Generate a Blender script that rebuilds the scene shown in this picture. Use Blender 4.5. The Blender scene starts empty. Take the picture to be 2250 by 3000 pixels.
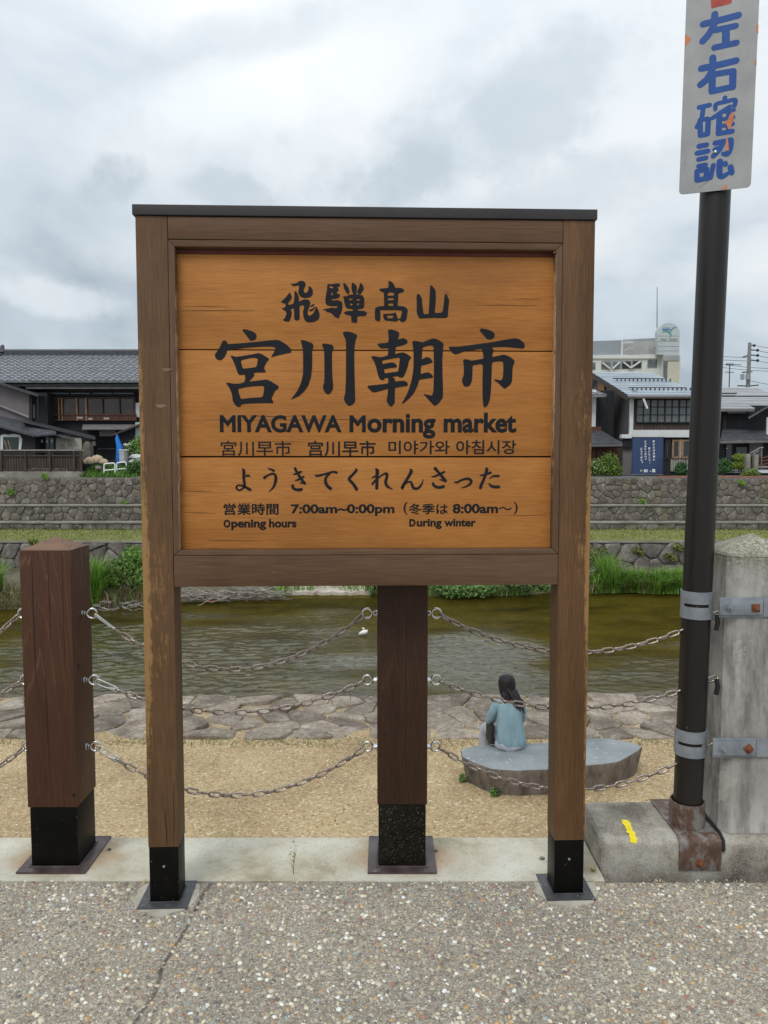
import bpy, bmesh, math, random
import numpy as np
from mathutils import Vector, Matrix
random.seed(7); rng = np.random.default_rng(7)
sc = bpy.context.scene
R = math.radians
# ------------------------------------------------------------------ camera
PITCH = 4.16
F = 2253.0
cam_d = bpy.data.cameras.new('camera'); cam = bpy.data.objects.new('camera', cam_d)
sc.collection.objects.link(cam); sc.camera = cam
cam.location = (0, 0, 1.5); cam.rotation_euler = (R(90 - PITCH), 0, 0)
cam_d.sensor_fit = 'HORIZONTAL'; cam_d.sensor_width = 36; cam_d.lens = 36 * F / 2250
cam_d.clip_start = 0.05; cam_d.clip_end = 3000
# ------------------------------------------------------------------ sky and sun
SUN_EL, SUN_AZ = 52, 205          # azimuth measured from +Y towards +X
w = bpy.data.worlds.new('World'); sc.world = w; w.use_nodes = True
wn, wl = w.node_tree.nodes, w.node_tree.links
wn.clear()
out = wn.new('ShaderNodeOutputWorld'); bg = wn.new('ShaderNodeBackground'); bg.inputs[1].default_value = 0.1
sky = wn.new('ShaderNodeTexSky'); sky.sky_type = 'NISHITA'; sky.sun_disc = False
sky.sun_elevation = R(SUN_EL); sky.sun_rotation = R(SUN_AZ)
tc = wn.new('ShaderNodeTexCoord'); sep = wn.new('ShaderNodeSeparateXYZ'); wl.new(tc.outputs['Generated'], sep.inputs[0])
def wmath(op, a, b):
    n = wn.new('ShaderNodeMath'); n.operation = op
    for i, v in enumerate((a, b)):
        if isinstance(v, (int, float)): n.inputs[i].default_value = v
        else: wl.new(v, n.inputs[i])
    return n.outputs[0]
zc = wmath('MAXIMUM', sep.outputs[2], 0.0)
dv = wmath('ADD', zc, 0.42)
cmb = wn.new('ShaderNodeCombineXYZ')
wl.new(wmath('DIVIDE', sep.outputs[0], dv), cmb.inputs[0]); wl.new(wmath('DIVIDE', sep.outputs[1], dv), cmb.inputs[1])
wl.new(wmath('MULTIPLY', zc, 1.5), cmb.inputs[2])
mp = wn.new('ShaderNodeMapping'); mp.inputs['Location'].default_value = (3.4, 1.7, 0.2); mp.inputs['Scale'].default_value = (0.9, 0.62, 1)
wl.new(cmb.outputs[0], mp.inputs[0])
n1 = wn.new('ShaderNodeTexNoise'); n1.inputs['Scale'].default_value = 2.0; n1.inputs['Detail'].default_value = 7
n1.inputs['Roughness'].default_value = 0.5; n1.inputs['Distortion'].default_value = 0.35
wl.new(mp.outputs[0], n1.inputs['Vector'])
rp = wn.new('ShaderNodeValToRGB'); wl.new(n1.outputs['Fac'], rp.inputs[0])
el = rp.color_ramp.elements
el[0].position = 0.34; el[0].color = (4.1, 4.85, 5.5, 1)
el[1].position = 0.66; el[1].color = (8.3, 8.6, 8.8, 1)
e = el.new(0.44); e.color = (5.9, 6.6, 7.2, 1)
e = el.new(0.53); e.color = (7.3, 7.75, 8.1, 1)
mx = wn.new('ShaderNodeMix'); mx.data_type = 'RGBA'; mx.inputs[0].default_value = 0.93
wl.new(sky.outputs[0], mx.inputs[6]); wl.new(rp.outputs[0], mx.inputs[7])
# cloud masses seen over the river: broad grey banks and small dark puffs
uu = wmath('DIVIDE', sep.outputs[0], wmath('MAXIMUM', sep.outputs[1], 0.05)); vv = wmath('DIVIDE', sep.outputs[2], wmath('MAXIMUM', sep.outputs[1], 0.05))
cw = wn.new('ShaderNodeCombineXYZ'); wl.new(uu, cw.inputs[0]); wl.new(vv, cw.inputs[1])
nw = wn.new('ShaderNodeTexNoise'); nw.inputs['Scale'].default_value = 7.5; nw.inputs['Detail'].default_value = 7; nw.inputs['Roughness'].default_value = 0.6; wl.new(cw.outputs[0], nw.inputs['Vector'])
col = mx.outputs[2]
def cloud(px, py, rx, ry, tilt, c, amt, edge=2.2):
    global col
    cp, sp = math.cos(R(4.16)), math.sin(R(4.16)); a = (px - 1125) / 2253; b = (1500 - py) / 2253; y = cp + b * sp; u0, v0 = a / y, (b * cp - sp) / y
    ct, st = math.cos(R(tilt)), math.sin(R(tilt)); du = wmath('SUBTRACT', uu, u0); dv_ = wmath('SUBTRACT', vv, v0)
    p = wmath('DIVIDE', wmath('ADD', wmath('MULTIPLY', du, ct), wmath('MULTIPLY', dv_, st)), rx / 2253); q = wmath('DIVIDE', wmath('SUBTRACT', wmath('MULTIPLY', dv_, ct), wmath('MULTIPLY', du, st)), ry / 2253)
    r2 = wmath('ADD', wmath('MULTIPLY', p, p), wmath('MULTIPLY', q, q))
    k = wmath('ADD', wmath('SUBTRACT', 1.0, r2), wmath('MULTIPLY', wmath('SUBTRACT', nw.outputs['Fac'], 0.5), edge * 1.6))
    mr = wn.new('ShaderNodeMapRange'); mr.interpolation_type = 'SMOOTHSTEP'; wl.new(k, mr.inputs[0]); mr.inputs[1].default_value = -0.35; mr.inputs[2].default_value = 1.15
    fr_ = wmath('MULTIPLY', wmath('MULTIPLY', mr.outputs[0], amt), wmath('GREATER_THAN', sep.outputs[1], 0.06))
    m_ = wn.new('ShaderNodeMix'); m_.data_type = 'RGBA'; wl.new(fr_, m_.inputs[0]); wl.new(col, m_.inputs[6]); m_.inputs[7].default_value = (*c, 1); col = m_.outputs[2]
GREY = (4.5, 5.25, 5.9); PALE = (8.4, 8.8, 9.0)
for args in ((1500, 330, 640, 170, 24, GREY, 0.6, 3.0), (1190, 520, 230, 85, 14, GREY, 0.6, 3.4), (1700, 560, 420, 110, 18, GREY, 0.45), (640, 560, 150, 60, -14, GREY, 0.55, 4.2), (350, 515, 120, 70, 16, (4.2, 4.9, 5.5), 0.62, 4.4), (300, 560, 60, 60, 60, GREY, 0.4, 4.4), (690, 110, 330, 90, 15, GREY, 0.42), (100, 930, 500, 90, 0, (5.2, 6.1, 6.9), 0.5), (60, 850, 330, 55, -12, PALE, 0.5, 3.5), (700, 300, 420, 120, 5, PALE, 0.55), (1100, 740, 900, 90, 0, PALE, 0.4), (2200, 760, 260, 90, 10, PALE, 0.5), (1900, 900, 500, 60, 0, (6.0, 6.9, 7.6), 0.5)): cloud(*args)
gr = wmath('ADD', wmath('MULTIPLY', zc, 0.75), 0.92)      # overcast: brighter overhead than at the horizon
vm = wn.new('ShaderNodeVectorMath'); vm.operation = 'SCALE'; wl.new(col, vm.inputs[0]); wl.new(gr, vm.inputs['Scale'])
wl.new(vm.outputs[0], bg.inputs[0]); wl.new(bg.outputs[0], out.inputs[0])
sun_d = bpy.data.lights.new('sun', 'SUN'); sun = bpy.data.objects.new('sun', sun_d); sc.collection.objects.link(sun)
sun_d.energy = 1.5; sun_d.angle = R(25); sun_d.color = (1, 0.96, 0.9)
sd = Vector((math.sin(R(SUN_AZ)) * math.cos(R(SUN_EL)), math.cos(R(SUN_AZ)) * math.cos(R(SUN_EL)), math.sin(R(SUN_EL))))
sun.rotation_euler = (-sd).to_track_quat('-Z', 'Y').to_euler(); sun.location = (0, 0, 30)
sc.view_settings.view_transform = 'Standard'; sc.view_settings.look = 'None'
sc.view_settings.exposure = 0.0; sc.view_settings.gamma = 1.0; sc.view_settings.use_curve_mapping = False
# ------------------------------------------------------------------ where things stand: photo directions met with real planes
CP, SP = math.cos(R(PITCH)), math.sin(R(PITCH))
def ray(px, py):
    a = (px - 1125) / F; b = (1500 - py) / F
    return Vector((a, CP + b * SP, -SP + b * CP))
def G(px, py, z=0.0):
    d = ray(px, py); k = (z - 1.5) / d.z; return Vector((d.x * k, d.y * k, z))
def P(px, py, Y):
    d = ray(px, py); k = Y / d.y; return Vector((d.x * k, Y, 1.5 + d.z * k))
def Z(py, Y): return P(1125, py, Y).z
def X(px, Y, py=1300): return P(px, py, Y).x
class Plane:
    def __init__(s, O, U, N, W): s.O, s.U, s.N, s.W = Vector(O), Vector(U), Vector(N), Vector(W)
    def loc(s, px, py):
        d = ray(px, py); C = Vector((0, 0, 1.5)); k = (s.O - C).dot(s.N) / d.dot(s.N); X_ = C + d * k - s.O
        return X_.dot(s.U), X_.dot(s.W)
    def matrix(s):
        return Matrix(((s.U.x, s.N.x, s.W.x, s.O.x), (s.U.y, s.N.y, s.W.y, s.O.y), (s.U.z, s.N.z, s.W.z, s.O.z), (0, 0, 0, 1)))
# ------------------------------------------------------------------ object helpers
OFF = {}
def tag(o, label=None, cat=None, group=None, kind=None):
    if label: o['label'] = label
    if cat: o['category'] = cat
    if group: o['group'] = group
    if kind: o['kind'] = kind
    return o
def thing(name, label, cat, loc=(0, 0, 0), group=None, local=False):
    o = bpy.data.objects.new(name, None); sc.collection.objects.link(o); o.empty_display_size = 0.1
    o.location = loc; OFF[o.name] = Vector((0, 0, 0)) if local else Vector(loc)
    return tag(o, label, cat, group)
def link(name, me, mat=None, parent=None, kind=None, label=None):
    o = bpy.data.objects.new(name, me); sc.collection.objects.link(o)
    if mat and not me.materials: me.materials.append(mat)
    if parent: o.parent = parent; OFF[o.name] = OFF.get(parent.name, Vector((0, 0, 0)))
    if kind: o['kind'] = kind
    if label: o['label'] = label
    return o
def smooth(me, ang=35):
    me.shade_smooth()
    try: me.set_sharp_from_angle(angle=R(ang))
    except Exception: pass
def build(name, verts, faces, mat, parent=None, sm=0, bevel=0, kind=None, label=None, origin=None):
    vs = [Vector(v) for v in verts]
    if parent: off = OFF.get(parent.name, Vector((0, 0, 0)))
    elif origin is not None: off = Vector(origin)
    else:
        xs = [v.x for v in vs]; ys = [v.y for v in vs]; zs = [v.z for v in vs]
        off = Vector(((min(xs) + max(xs)) / 2, (min(ys) + max(ys)) / 2, min(zs)))
    me = bpy.data.meshes.new(name); me.from_pydata([v - off for v in vs], [], faces)
    bm = bmesh.new(); bm.from_mesh(me); bmesh.ops.recalc_face_normals(bm, faces=bm.faces)
    if bevel: bmesh.ops.bevel(bm, geom=[e for e in bm.edges if e.is_manifold and e.calc_face_angle(0) > 0.5], offset=bevel, segments=2, profile=0.6, affect='EDGES', clamp_overlap=True)
    bm.to_mesh(me); bm.free()
    if sm: smooth(me, sm)
    o = link(name, me, mat, parent, kind, label)
    if not parent: o.location = off
    OFF[o.name] = off
    return o
class MB:
    def __init__(s): s.v, s.f = [], []
    def add(s, vs, fs):
        n = len(s.v); s.v += [Vector(v) for v in vs]; s.f += [[n + i for i in f] for f in fs]; return s
    def box(s, x0, x1, y0, y1, z0, z1):
        return s.add([(x, y, z) for z in (z0, z1) for y in (y0, y1) for x in (x0, x1)],
                     [(0, 2, 3, 1), (4, 5, 7, 6), (0, 1, 5, 4), (2, 6, 7, 3), (0, 4, 6, 2), (1, 3, 7, 5)])
    def prism(s, poly, vec):       # closed polygon (3d points) swept by vec
        n = len(poly); vec = Vector(vec); a = [Vector(p) for p in poly]
        return s.add(a + [p + vec for p in a], [list(range(n))[::-1], list(range(n, 2 * n))] + [(i, (i + 1) % n, n + (i + 1) % n, n + i) for i in range(n)])
    def tube(s, path, r, n=8, closed=False, caps=True):
        path = [Vector(p) for p in path]; m = len(path); rr = r if isinstance(r, (list, tuple)) else [r] * m
        vs = []; up = None
        for i, p in enumerate(path):
            if closed: t = path[(i + 1) % m] - path[i - 1]
            else: t = path[min(i + 1, m - 1)] - path[max(i - 1, 0)]
            t.normalize()
            if up is None: up = Vector((0, 0, 1)) if abs(t.z) < 0.9 else Vector((0, 1, 0))
            a = t.cross(up).normalized(); b = a.cross(t).normalized(); up = b
            vs += [p + (a * math.cos(2 * math.pi * k / n) + b * math.sin(2 * math.pi * k / n)) * rr[i] for k in range(n)]
        fs = []
        for i in range(m if closed else m - 1):
            j = (i + 1) % m
            for k in range(n): fs.append((i * n + k, i * n + (k + 1) % n, j * n + (k + 1) % n, j * n + k))
        if not closed and caps: fs += [tuple(range(n))[::-1], tuple(range((m - 1) * n, m * n))]
        return s.add(vs, fs)
    def cyl(s, p0, p1, r0, n=12, r1=None): return s.tube([p0, p1], [r0, r0 if r1 is None else r1], n)
    def build(s, name, mat, parent=None, **k): return build(name, s.v, s.f, mat, parent, **k)
def boxo(name, mat, parent, x0, x1, y0, y1, z0, z1, **k): return MB().box(min(x0, x1), max(x0, x1), y0, y1, min(z0, z1), max(z0, z1)).build(name, mat, parent, **k)
# ------------------------------------------------------------------ material helpers
class NT:
    def __init__(s, name):
        s.m = bpy.data.materials.new(name); s.m.use_nodes = True; s.n = s.m.node_tree.nodes; s.l = s.m.node_tree.links
        s.b = s.n['Principled BSDF']; s.out = s.n['Material Output']; s.tc = s.n.new('ShaderNodeTexCoord').outputs['Object']
    def put(s, sock, v):
        if isinstance(v, bpy.types.NodeSocket): s.l.new(v, sock)
        elif isinstance(v, (tuple, list)) and len(v) == 3 and sock.type == 'RGBA': sock.default_value = (*v, 1)
        else: sock.default_value = v
    def map(s, sc_=(1, 1, 1), loc=(0, 0, 0), rot=(0, 0, 0), v=None):
        n = s.n.new('ShaderNodeMapping'); n.inputs['Scale'].default_value = sc_; n.inputs['Location'].default_value = loc; n.inputs['Rotation'].default_value = rot
        s.l.new(v or s.tc, n.inputs[0]); return n.outputs[0]
    def noise(s, scale, detail=4, rough=0.55, v=None, dist=0.0, col=False):
        n = s.n.new('ShaderNodeTexNoise'); n.inputs['Scale'].default_value = scale; n.inputs['Detail'].default_value = detail
        n.inputs['Roughness'].default_value = rough; n.inputs['Distortion'].default_value = dist; s.l.new(v or s.tc, n.inputs['Vector'])
        return n.outputs['Color' if col else 'Fac']
    def voro(s, scale, v=None, out='Distance', feat='F1', rnd=1.0):
        n = s.n.new('ShaderNodeTexVoronoi'); n.feature = feat; n.inputs['Scale'].default_value = scale; n.inputs['Randomness'].default_value = rnd
        s.l.new(v or s.tc, n.inputs['Vector']); return n.outputs[out]
    def wave(s, scale, dist, v=None, typ='BANDS', d='X', detail=3, dscale=1.0):
        n = s.n.new('ShaderNodeTexWave'); n.wave_type = typ
        if typ == 'BANDS': n.bands_direction = d
        else: n.rings_direction = d
        n.inputs['Scale'].default_value = scale; n.inputs['Distortion'].default_value = dist; n.inputs['Detail'].default_value = detail; n.inputs['Detail Scale'].default_value = dscale
        s.l.new(v or s.tc, n.inputs['Vector']); return n.outputs['Fac']
    def ramp(s, f, stops):
        n = s.n.new('ShaderNodeValToRGB'); s.l.new(f, n.inputs[0]); e = n.color_ramp.elements
        while len(e) < len(stops): e.new(0.5)
        for i, (p, c) in enumerate(stops):
            e[i].position = p; e[i].color = (c, c, c, 1) if isinstance(c, (int, float)) else (*c, 1)
        return n.outputs[0]
    def mix(s, f, a, b, mode='MIX'):
        n = s.n.new('ShaderNodeMix'); n.data_type = 'RGBA'; n.blend_type = mode
        s.put(n.inputs[0], f); s.put(n.inputs[6], a); s.put(n.inputs[7], b); return n.outputs[2]
    def math(s, op, a, b=0.0, clamp=False):
        n = s.n.new('ShaderNodeMath'); n.operation = op; n.use_clamp = clamp
        s.put(n.inputs[0], a); s.put(n.inputs[1], b); return n.outputs[0]
    def xyz(s, v=None):
        n = s.n.new('ShaderNodeSeparateXYZ'); s.l.new(v or s.tc, n.inputs[0]); return n.outputs
    def smoothstep(s, v, a, b):
        n = s.n.new('ShaderNodeMapRange'); n.interpolation_type = 'SMOOTHSTEP'; s.put(n.inputs[0], v)
        n.inputs[1].default_value = a; n.inputs[2].default_value = b; return n.outputs[0]
    def rnd(s): return s.n.new('ShaderNodeObjectInfo').outputs['Random']
    def bump(s, h, strength=0.3, dist=0.01, prev=None):
        n = s.n.new('ShaderNodeBump'); n.inputs['Strength'].default_value = strength; n.inputs['Distance'].default_value = dist
        s.put(n.inputs['Height'], h)
        if prev: s.l.new(prev, n.inputs['Normal'])
        return n.outputs[0]
    def fin(s, col, rough=0.7, bump=None, metal=0.0, spec=0.5, coat=0.0):
        s.put(s.b.inputs['Base Color'], col); s.put(s.b.inputs['Roughness'], rough); s.b.inputs['Metallic'].default_value = metal
        s.b.inputs['Specular IOR Level'].default_value = spec
        if coat: s.b.inputs['Coat Weight'].default_value = coat
        if bump: s.l.new(bump, s.b.inputs['Normal'])
        return s.m
def mottled(name, c1, c2, scale=4, rough=0.8, bs=0.3, bd=0.004, bscale=60, speck=None, rnd=0.0, spec=0.4, stretch=(1, 1, 1), metal=0.0):
    t = NT(name); v = t.map(stretch)
    c = t.ramp(t.noise(scale, 6, 0.6, v), [(0.32, c1), (0.68, c2)])
    if speck: c = t.mix(t.ramp(t.noise(speck[1], 2, 0.5), [(speck[2], 0.0), (speck[2] + 0.06, 1.0)]), c, speck[0])
    if rnd: c = t.mix(1.0, c, t.ramp(t.rnd(), [(0, 1 - rnd), (1, 1 + rnd * 0.6)]), 'MULTIPLY')
    b = t.bump(t.noise(bscale, 5, 0.65, v), bs, bd) if bs else None
    return t.fin(c, rough, b, metal, spec)
def flat(name, c, rough=0.6, metal=0.0, spec=0.5): return NT(name).fin(c, rough, None, metal, spec)

def wood(name, c1, c2, axis='z', line=None, line_amt=0.4, rough=0.55, wear=None, knots=False, freq=1.0, cracks=0.5, vary=0.0):
    """stained wood: fine fibres along an axis, soft growth rings, scratches; wear = rubbed places"""
    t = NT(name)
    st = {'z': (1, 1, 0.045), 'x': (0.045, 1, 1)}[axis]
    fine = t.noise(220 * freq, 4, 0.6, t.map(st)); broad = t.noise(14 * freq, 4, 0.5, t.map(st), dist=0.6); blot = t.noise(2.4, 5, 0.6)
    f = t.math('ADD', t.math('MULTIPLY', fine, 0.46), t.math('ADD', t.math('MULTIPLY', broad, 0.26), t.math('MULTIPLY', blot, 0.28)))
    c = t.ramp(f, [(0.38, c1), (0.62, c2)])
    st2 = {'z': (1, 1, 0.085), 'x': (0.085, 1, 1)}[axis]
    if line:
        rings = t.wave(17 * freq, 5.5, t.map(st2, loc=(0.04, 0.2, 0.02)), 'RINGS', 'Y', 2, 1.6)
        m = t.math('MULTIPLY', t.ramp(rings, [(0.93, 0.0), (1.0, 1.0)]), t.math('MULTIPLY', t.ramp(t.noise(3.0, 3), [(0.38, 0.0), (0.6, 1.0)]), line_amt))
        c = t.mix(m, c, line)
    if vary: c = t.mix(1.0, c, t.ramp(t.rnd(), [(0, (1 - vary, 1 - vary * 1.3, 1 - vary * 1.5)), (1, (1 + vary, 1 + vary, 1 + vary))]), 'MULTIPLY'); c = t.mix(t.math('MULTIPLY', t.smoothstep(t.noise(1.7, 4, 0.6, t.map((0.5, 1, 1.3), loc=(3, 3, 3))), 0.50, 0.70), 0.6), c, (0.20, 0.082, 0.025))
    hair = t.ramp(t.noise(90 * freq, 2, 0.5, t.map({'z': (1, 1, 0.012), 'x': (0.012, 1, 1)}[axis], loc=(5, 2, 1))), [(0.27, 1.0), (0.305, 0.0)])
    hair = t.math('MULTIPLY', hair, t.math('MULTIPLY', t.ramp(t.noise(2.2, 2, 0.5, t.map(loc=(9, 1, 4))), [(0.5, 0.0), (0.62, 1.0)]), cracks))
    c = t.mix(hair, c, (0.012, 0.007, 0.004))
    scr = t.ramp(t.noise(60, 3, 0.7, t.map((1, 1, 1), rot=(0.3, 0.9, 0.4))), [(0.74, 0.0), (0.78, 0.8)])
    if wear:
        wcol, spots, amt = wear            # spots: list of (x, z, radius_x, radius_z)
        x, y, z = t.xyz()
        tot = None
        for (sx, sz, rx, rz, a) in spots:
            dx = t.math('DIVIDE', t.math('SUBTRACT', x, sx), rx); dz = t.math('DIVIDE', t.math('SUBTRACT', z, sz), rz)
            r2 = t.math('ADD', t.math('MULTIPLY', dx, dx), t.math('MULTIPLY', dz, dz))
            g = t.math('MULTIPLY', t.math('SUBTRACT', 1.0, t.math('MINIMUM', r2, 1.0)), a)
            tot = g if tot is None else t.math('MAXIMUM', tot, g)
        nz = t.noise(160, 5, 0.75, t.map({'z': (1, 1, 0.10), 'x': (0.10, 1, 1)}[axis])); nb = t.noise(22, 5, 0.7)
        k = t.math('ADD', t.math('MULTIPLY', nz, 0.6), t.math('MULTIPLY', nb, 0.4))
        wm = t.smoothstep(t.math('ADD', k, t.math('MULTIPLY', tot, 0.36)), 0.66, 0.84)
        c = t.mix(t.math('MULTIPLY', wm, amt), c, wcol)
        c = t.mix(t.math('MULTIPLY', scr, t.math('MULTIPLY', tot, 0.7)), c, (0.42, 0.27, 0.13))
    b = t.bump(fine, 0.25, 0.0015); b = t.bump(broad, 0.2, 0.002, b)
    return t.fin(c, t.ramp(fine, [(0.3, rough - 0.02), (0.7, rough + 0.15)]), b, 0, 0.2)

# ------------------------------------------------------------------ polygons: stones by cells
def cells(pts, x0, x1, y0, y1, rad):
    res = []
    pts = [Vector((p[0], p[1])) for p in pts]
    for i, p in enumerate(pts):
        poly = [Vector((x0, y0)), Vector((x1, y0)), Vector((x1, y1)), Vector((x0, y1))]
        for j, q in enumerate(pts):
            if i == j or abs(q.x - p.x) > rad or abs(q.y - p.y) > rad: continue
            n = q - p; m = (p + q) / 2; new = []
            for a in range(len(poly)):
                A, B = poly[a], poly[(a + 1) % len(poly)]; da, db = (A - m).dot(n), (B - m).dot(n)
                if da <= 0: new.append(A)
                if (da < 0 < db) or (db < 0 < da): new.append(A + (B - A) * (da / (da - db)))
            poly = new
            if len(poly) < 3: break
        if len(poly) >= 3: res.append((p, poly))
    return res
def stone_from(poly, gap, h, O, ex, ey, en, name, mat, parent, rough=0.02, kind=None, cut=0.22, k2=0.9, k3=0.6):
    c = sum(poly, Vector((0, 0))) / len(poly)
    pl = []
    for i in range(len(poly)):              # cut corners once so that edges are rounded
        A, B = poly[i], poly[(i + 1) % len(poly)]
        if (B - A).length < 1e-4: continue
        pl += [A.lerp(B, cut), A.lerp(B, 1 - cut)]
    rad = sum((q - c).length for q in pl) / len(pl)
    if rad < gap * 1.5: return None
    k1 = max(0.3, 1 - gap / rad); n = len(pl); vs = []; fs = []
    tx, ty = random.uniform(-0.12, 0.12), random.uniform(-0.12, 0.12)
    jit = [random.uniform(-rough, rough) * rad * 2 for _ in pl]
    for ring, (k, hh) in enumerate(((k1, -0.3 * h), (k1, 0.45 * h), (k1 * k2, 0.85 * h), (k1 * k3, h))):
        for i, q in enumerate(pl):
            d = (q - c); L = d.length or 1; d2 = d * k * (1 + jit[i] / L)
            z = hh + (tx * d2.x + ty * d2.y) * (hh > 0) + random.uniform(-rough, rough) * h * 3 * (ring > 1)
            vs.append(O + ex * (c.x + d2.x) + ey * (c.y + d2.y) + en * z)
    vs.append(O + ex * c.x + ey * c.y + en * h * random.uniform(0.95, 1.1))
    for r_ in range(3):
        for i in range(n): fs.append((r_ * n + i, r_ * n + (i + 1) % n, (r_ + 1) * n + (i + 1) % n, (r_ + 1) * n + i))
    for i in range(n): fs.append((3 * n + i, 3 * n + (i + 1) % n, 4 * n))
    if name is None: return vs, fs
    o = build(name, vs, fs, mat, parent, sm=50, kind=kind)
    return o
def jitter_pts(x0, x1, y0, y1, sx, sy, jx=0.28, jy=0.22):
    out_ = []; ny = max(1, round((y1 - y0) / sy)); sy = (y1 - y0) / ny; nx = max(1, round((x1 - x0) / sx)); sx = (x1 - x0) / nx
    for j in range(ny):
        for i in range(nx):
            out_.append((x0 + (i + 0.5 + (0.5 if j % 2 else 0) + random.uniform(-jx, jx)) * sx, y0 + (j + 0.5 + random.uniform(-jy, jy)) * sy))
    return out_
# ------------------------------------------------------------------ foliage helpers
def attr_mesh(name, V, Fc, cols, mat, parent=None, kind=None, origin=None, label=None):
    """numpy verts, faces (n,k), per-vertex colour"""
    if parent: off = OFF.get(parent.name, Vector((0, 0, 0)))
    elif origin is not None: off = Vector(origin)
    else: off = Vector(((V[:, 0].min() + V[:, 0].max()) / 2, (V[:, 1].min() + V[:, 1].max()) / 2, V[:, 2].min()))
    me = bpy.data.meshes.new(name); V = V - np.array(off)
    me.vertices.add(len(V)); me.vertices.foreach_set('co', V.astype(np.float32).ravel())
    k = Fc.shape[1]; me.loops.add(Fc.size); me.loops.foreach_set('vertex_index', Fc.astype(np.int32).ravel())
    me.polygons.add(len(Fc)); me.polygons.foreach_set('loop_start', np.arange(0, Fc.size, k, dtype=np.int32))
    me.polygons.foreach_set('loop_total', np.full(len(Fc), k, dtype=np.int32))
    me.update(calc_edges=True)
    a = me.color_attributes.new('tint', 'FLOAT_COLOR', 'POINT')
    a.data.foreach_set('color', np.concatenate([cols, np.ones((len(cols), 1))], 1).astype(np.float32).ravel())
    o = link(name, me, mat, parent, kind, label)
    if not parent: o.location = off
    OFF[o.name] = off
    return o
def leaf_cloud(blobs, n, size, c1, c2, aspect=0.55, flatness=0.3):
    """leaf quads spread in ellipsoids: blobs = [(cx,cy,cz,rx,ry,rz)]; returns V,F,C"""
    B = np.array(blobs, float); wv = (B[:, 3] * B[:, 4] * B[:, 5]) ** 0.66; idx = rng.choice(len(B), n, p=wv / wv.sum())
    d = rng.normal(size=(n, 3)); d /= np.linalg.norm(d, axis=1)[:, None]; r = rng.random(n) ** 0.45
    r = r * (1 + 0.18 * np.sin(d[:, 0] * 7 + idx) * np.cos(d[:, 2] * 6 + idx * 2))
    c = B[idx, :3] + d * B[idx, 3:] * r[:, None]
    nrm = d * 0.6 + rng.normal(size=(n, 3)) * 0.6 + np.array([0, 0, flatness]); nrm /= np.linalg.norm(nrm, axis=1)[:, None]
    t = np.cross(nrm, rng.normal(size=(n, 3))); t /= np.linalg.norm(t, axis=1)[:, None]; b = np.cross(nrm, t)
    s = size * (0.6 + 0.8 * rng.random(n))[:, None]
    V = np.stack([c - t * s, c - b * s * aspect + nrm * s * 0.15, c + t * s, c + b * s * aspect + nrm * s * 0.15], 1).reshape(-1, 3)
    Fc = np.arange(4 * n).reshape(n, 4)
    m = (rng.random(n) * 0.6 + 0.4 * (0.5 + 0.5 * np.sin(idx * 1.7)))[:, None]
    col = np.array(c1) * (1 - m) + np.array(c2) * m
    return V, Fc, np.repeat(col, 4, 0)
def blades(n, sampler, h, wd, c1, c2, bend=0.5, dry=0.0, drycol=(0.33, 0.26, 0.15)):
    """curved grass blades: sampler(n)-> base points (n,3)"""
    p = sampler(n); a = rng.random(n) * 2 * np.pi; dirv = np.stack([np.cos(a), np.sin(a), np.zeros(n)], 1); side = np.stack([-np.sin(a), np.cos(a), np.zeros(n)], 1)
    hh = (h * (0.5 + 0.7 * rng.random(n)))[:, None]; bd = bend * (0.3 + rng.random(n))[:, None]; up = np.array([0, 0, 1.0])
    w_ = (wd * (0.6 + 0.8 * rng.random(n)))[:, None]
    m1 = p + up * hh * 0.55 + dirv * hh * bd * 0.28; tip = p + up * hh * (1 - bd * 0.35) + dirv * hh * bd
    V = np.stack([p - side * w_, p + side * w_, m1 + side * w_ * 0.8, m1 - side * w_ * 0.8, tip], 1).reshape(-1, 3)
    base = np.arange(n)[:, None] * 5
    Fc = np.concatenate([base + np.array([0, 1, 2]), base + np.array([0, 2, 3]), base + np.array([3, 2, 4])], 1).reshape(-1, 3)
    m = rng.random(n)[:, None]; col = np.array(c1) * (1 - m) + np.array(c2) * m
    isd = (rng.random(n) < dry)[:, None]; col = np.where(isd, np.array(drycol) * (0.6 + 0.7 * m), col)
    return V, Fc, np.repeat(col, 5, 0)
def merge(parts):
    V, Fc, C = [], [], []; n = 0
    for v, f, c in parts: V.append(v); Fc.append(f + n); C.append(c); n += len(v)
    return np.concatenate(V), np.concatenate(Fc), np.concatenate(C)
# ------------------------------------------------------------------ materials
def m_tint(name, rough=0.6, trans=0.0, bs=0.0, bscale=200, bd=0.001, mul=1.0, spec=0.4):
    t = NT(name); a = t.n.new('ShaderNodeAttribute'); a.attribute_name = 'tint'; c = a.outputs['Color']
    if mul != 1.0: c = t.mix(1.0, c, (mul, mul, mul), 'MULTIPLY')
    m = t.fin(c, rough, t.bump(t.noise(bscale, 3), bs, bd) if bs else None, 0, spec)
    if trans:
        tr = t.n.new('ShaderNodeBsdfTranslucent'); t.put(tr.inputs[0], c); mixn = t.n.new('ShaderNodeMixShader'); mixn.inputs[0].default_value = trans
        t.l.new(t.b.outputs[0], mixn.inputs[1]); t.l.new(tr.outputs[0], mixn.inputs[2]); t.l.new(mixn.outputs[0], t.out.inputs[0])
    return m
M_leaf = m_tint('leaf', 0.55, 0.3, mul=1.2); M_grass = m_tint('grass_blade', 0.5, 0.3, mul=1.08); M_pebble = m_tint('pebble', 0.6, 0, 0.5, 400, 0.001)

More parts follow.
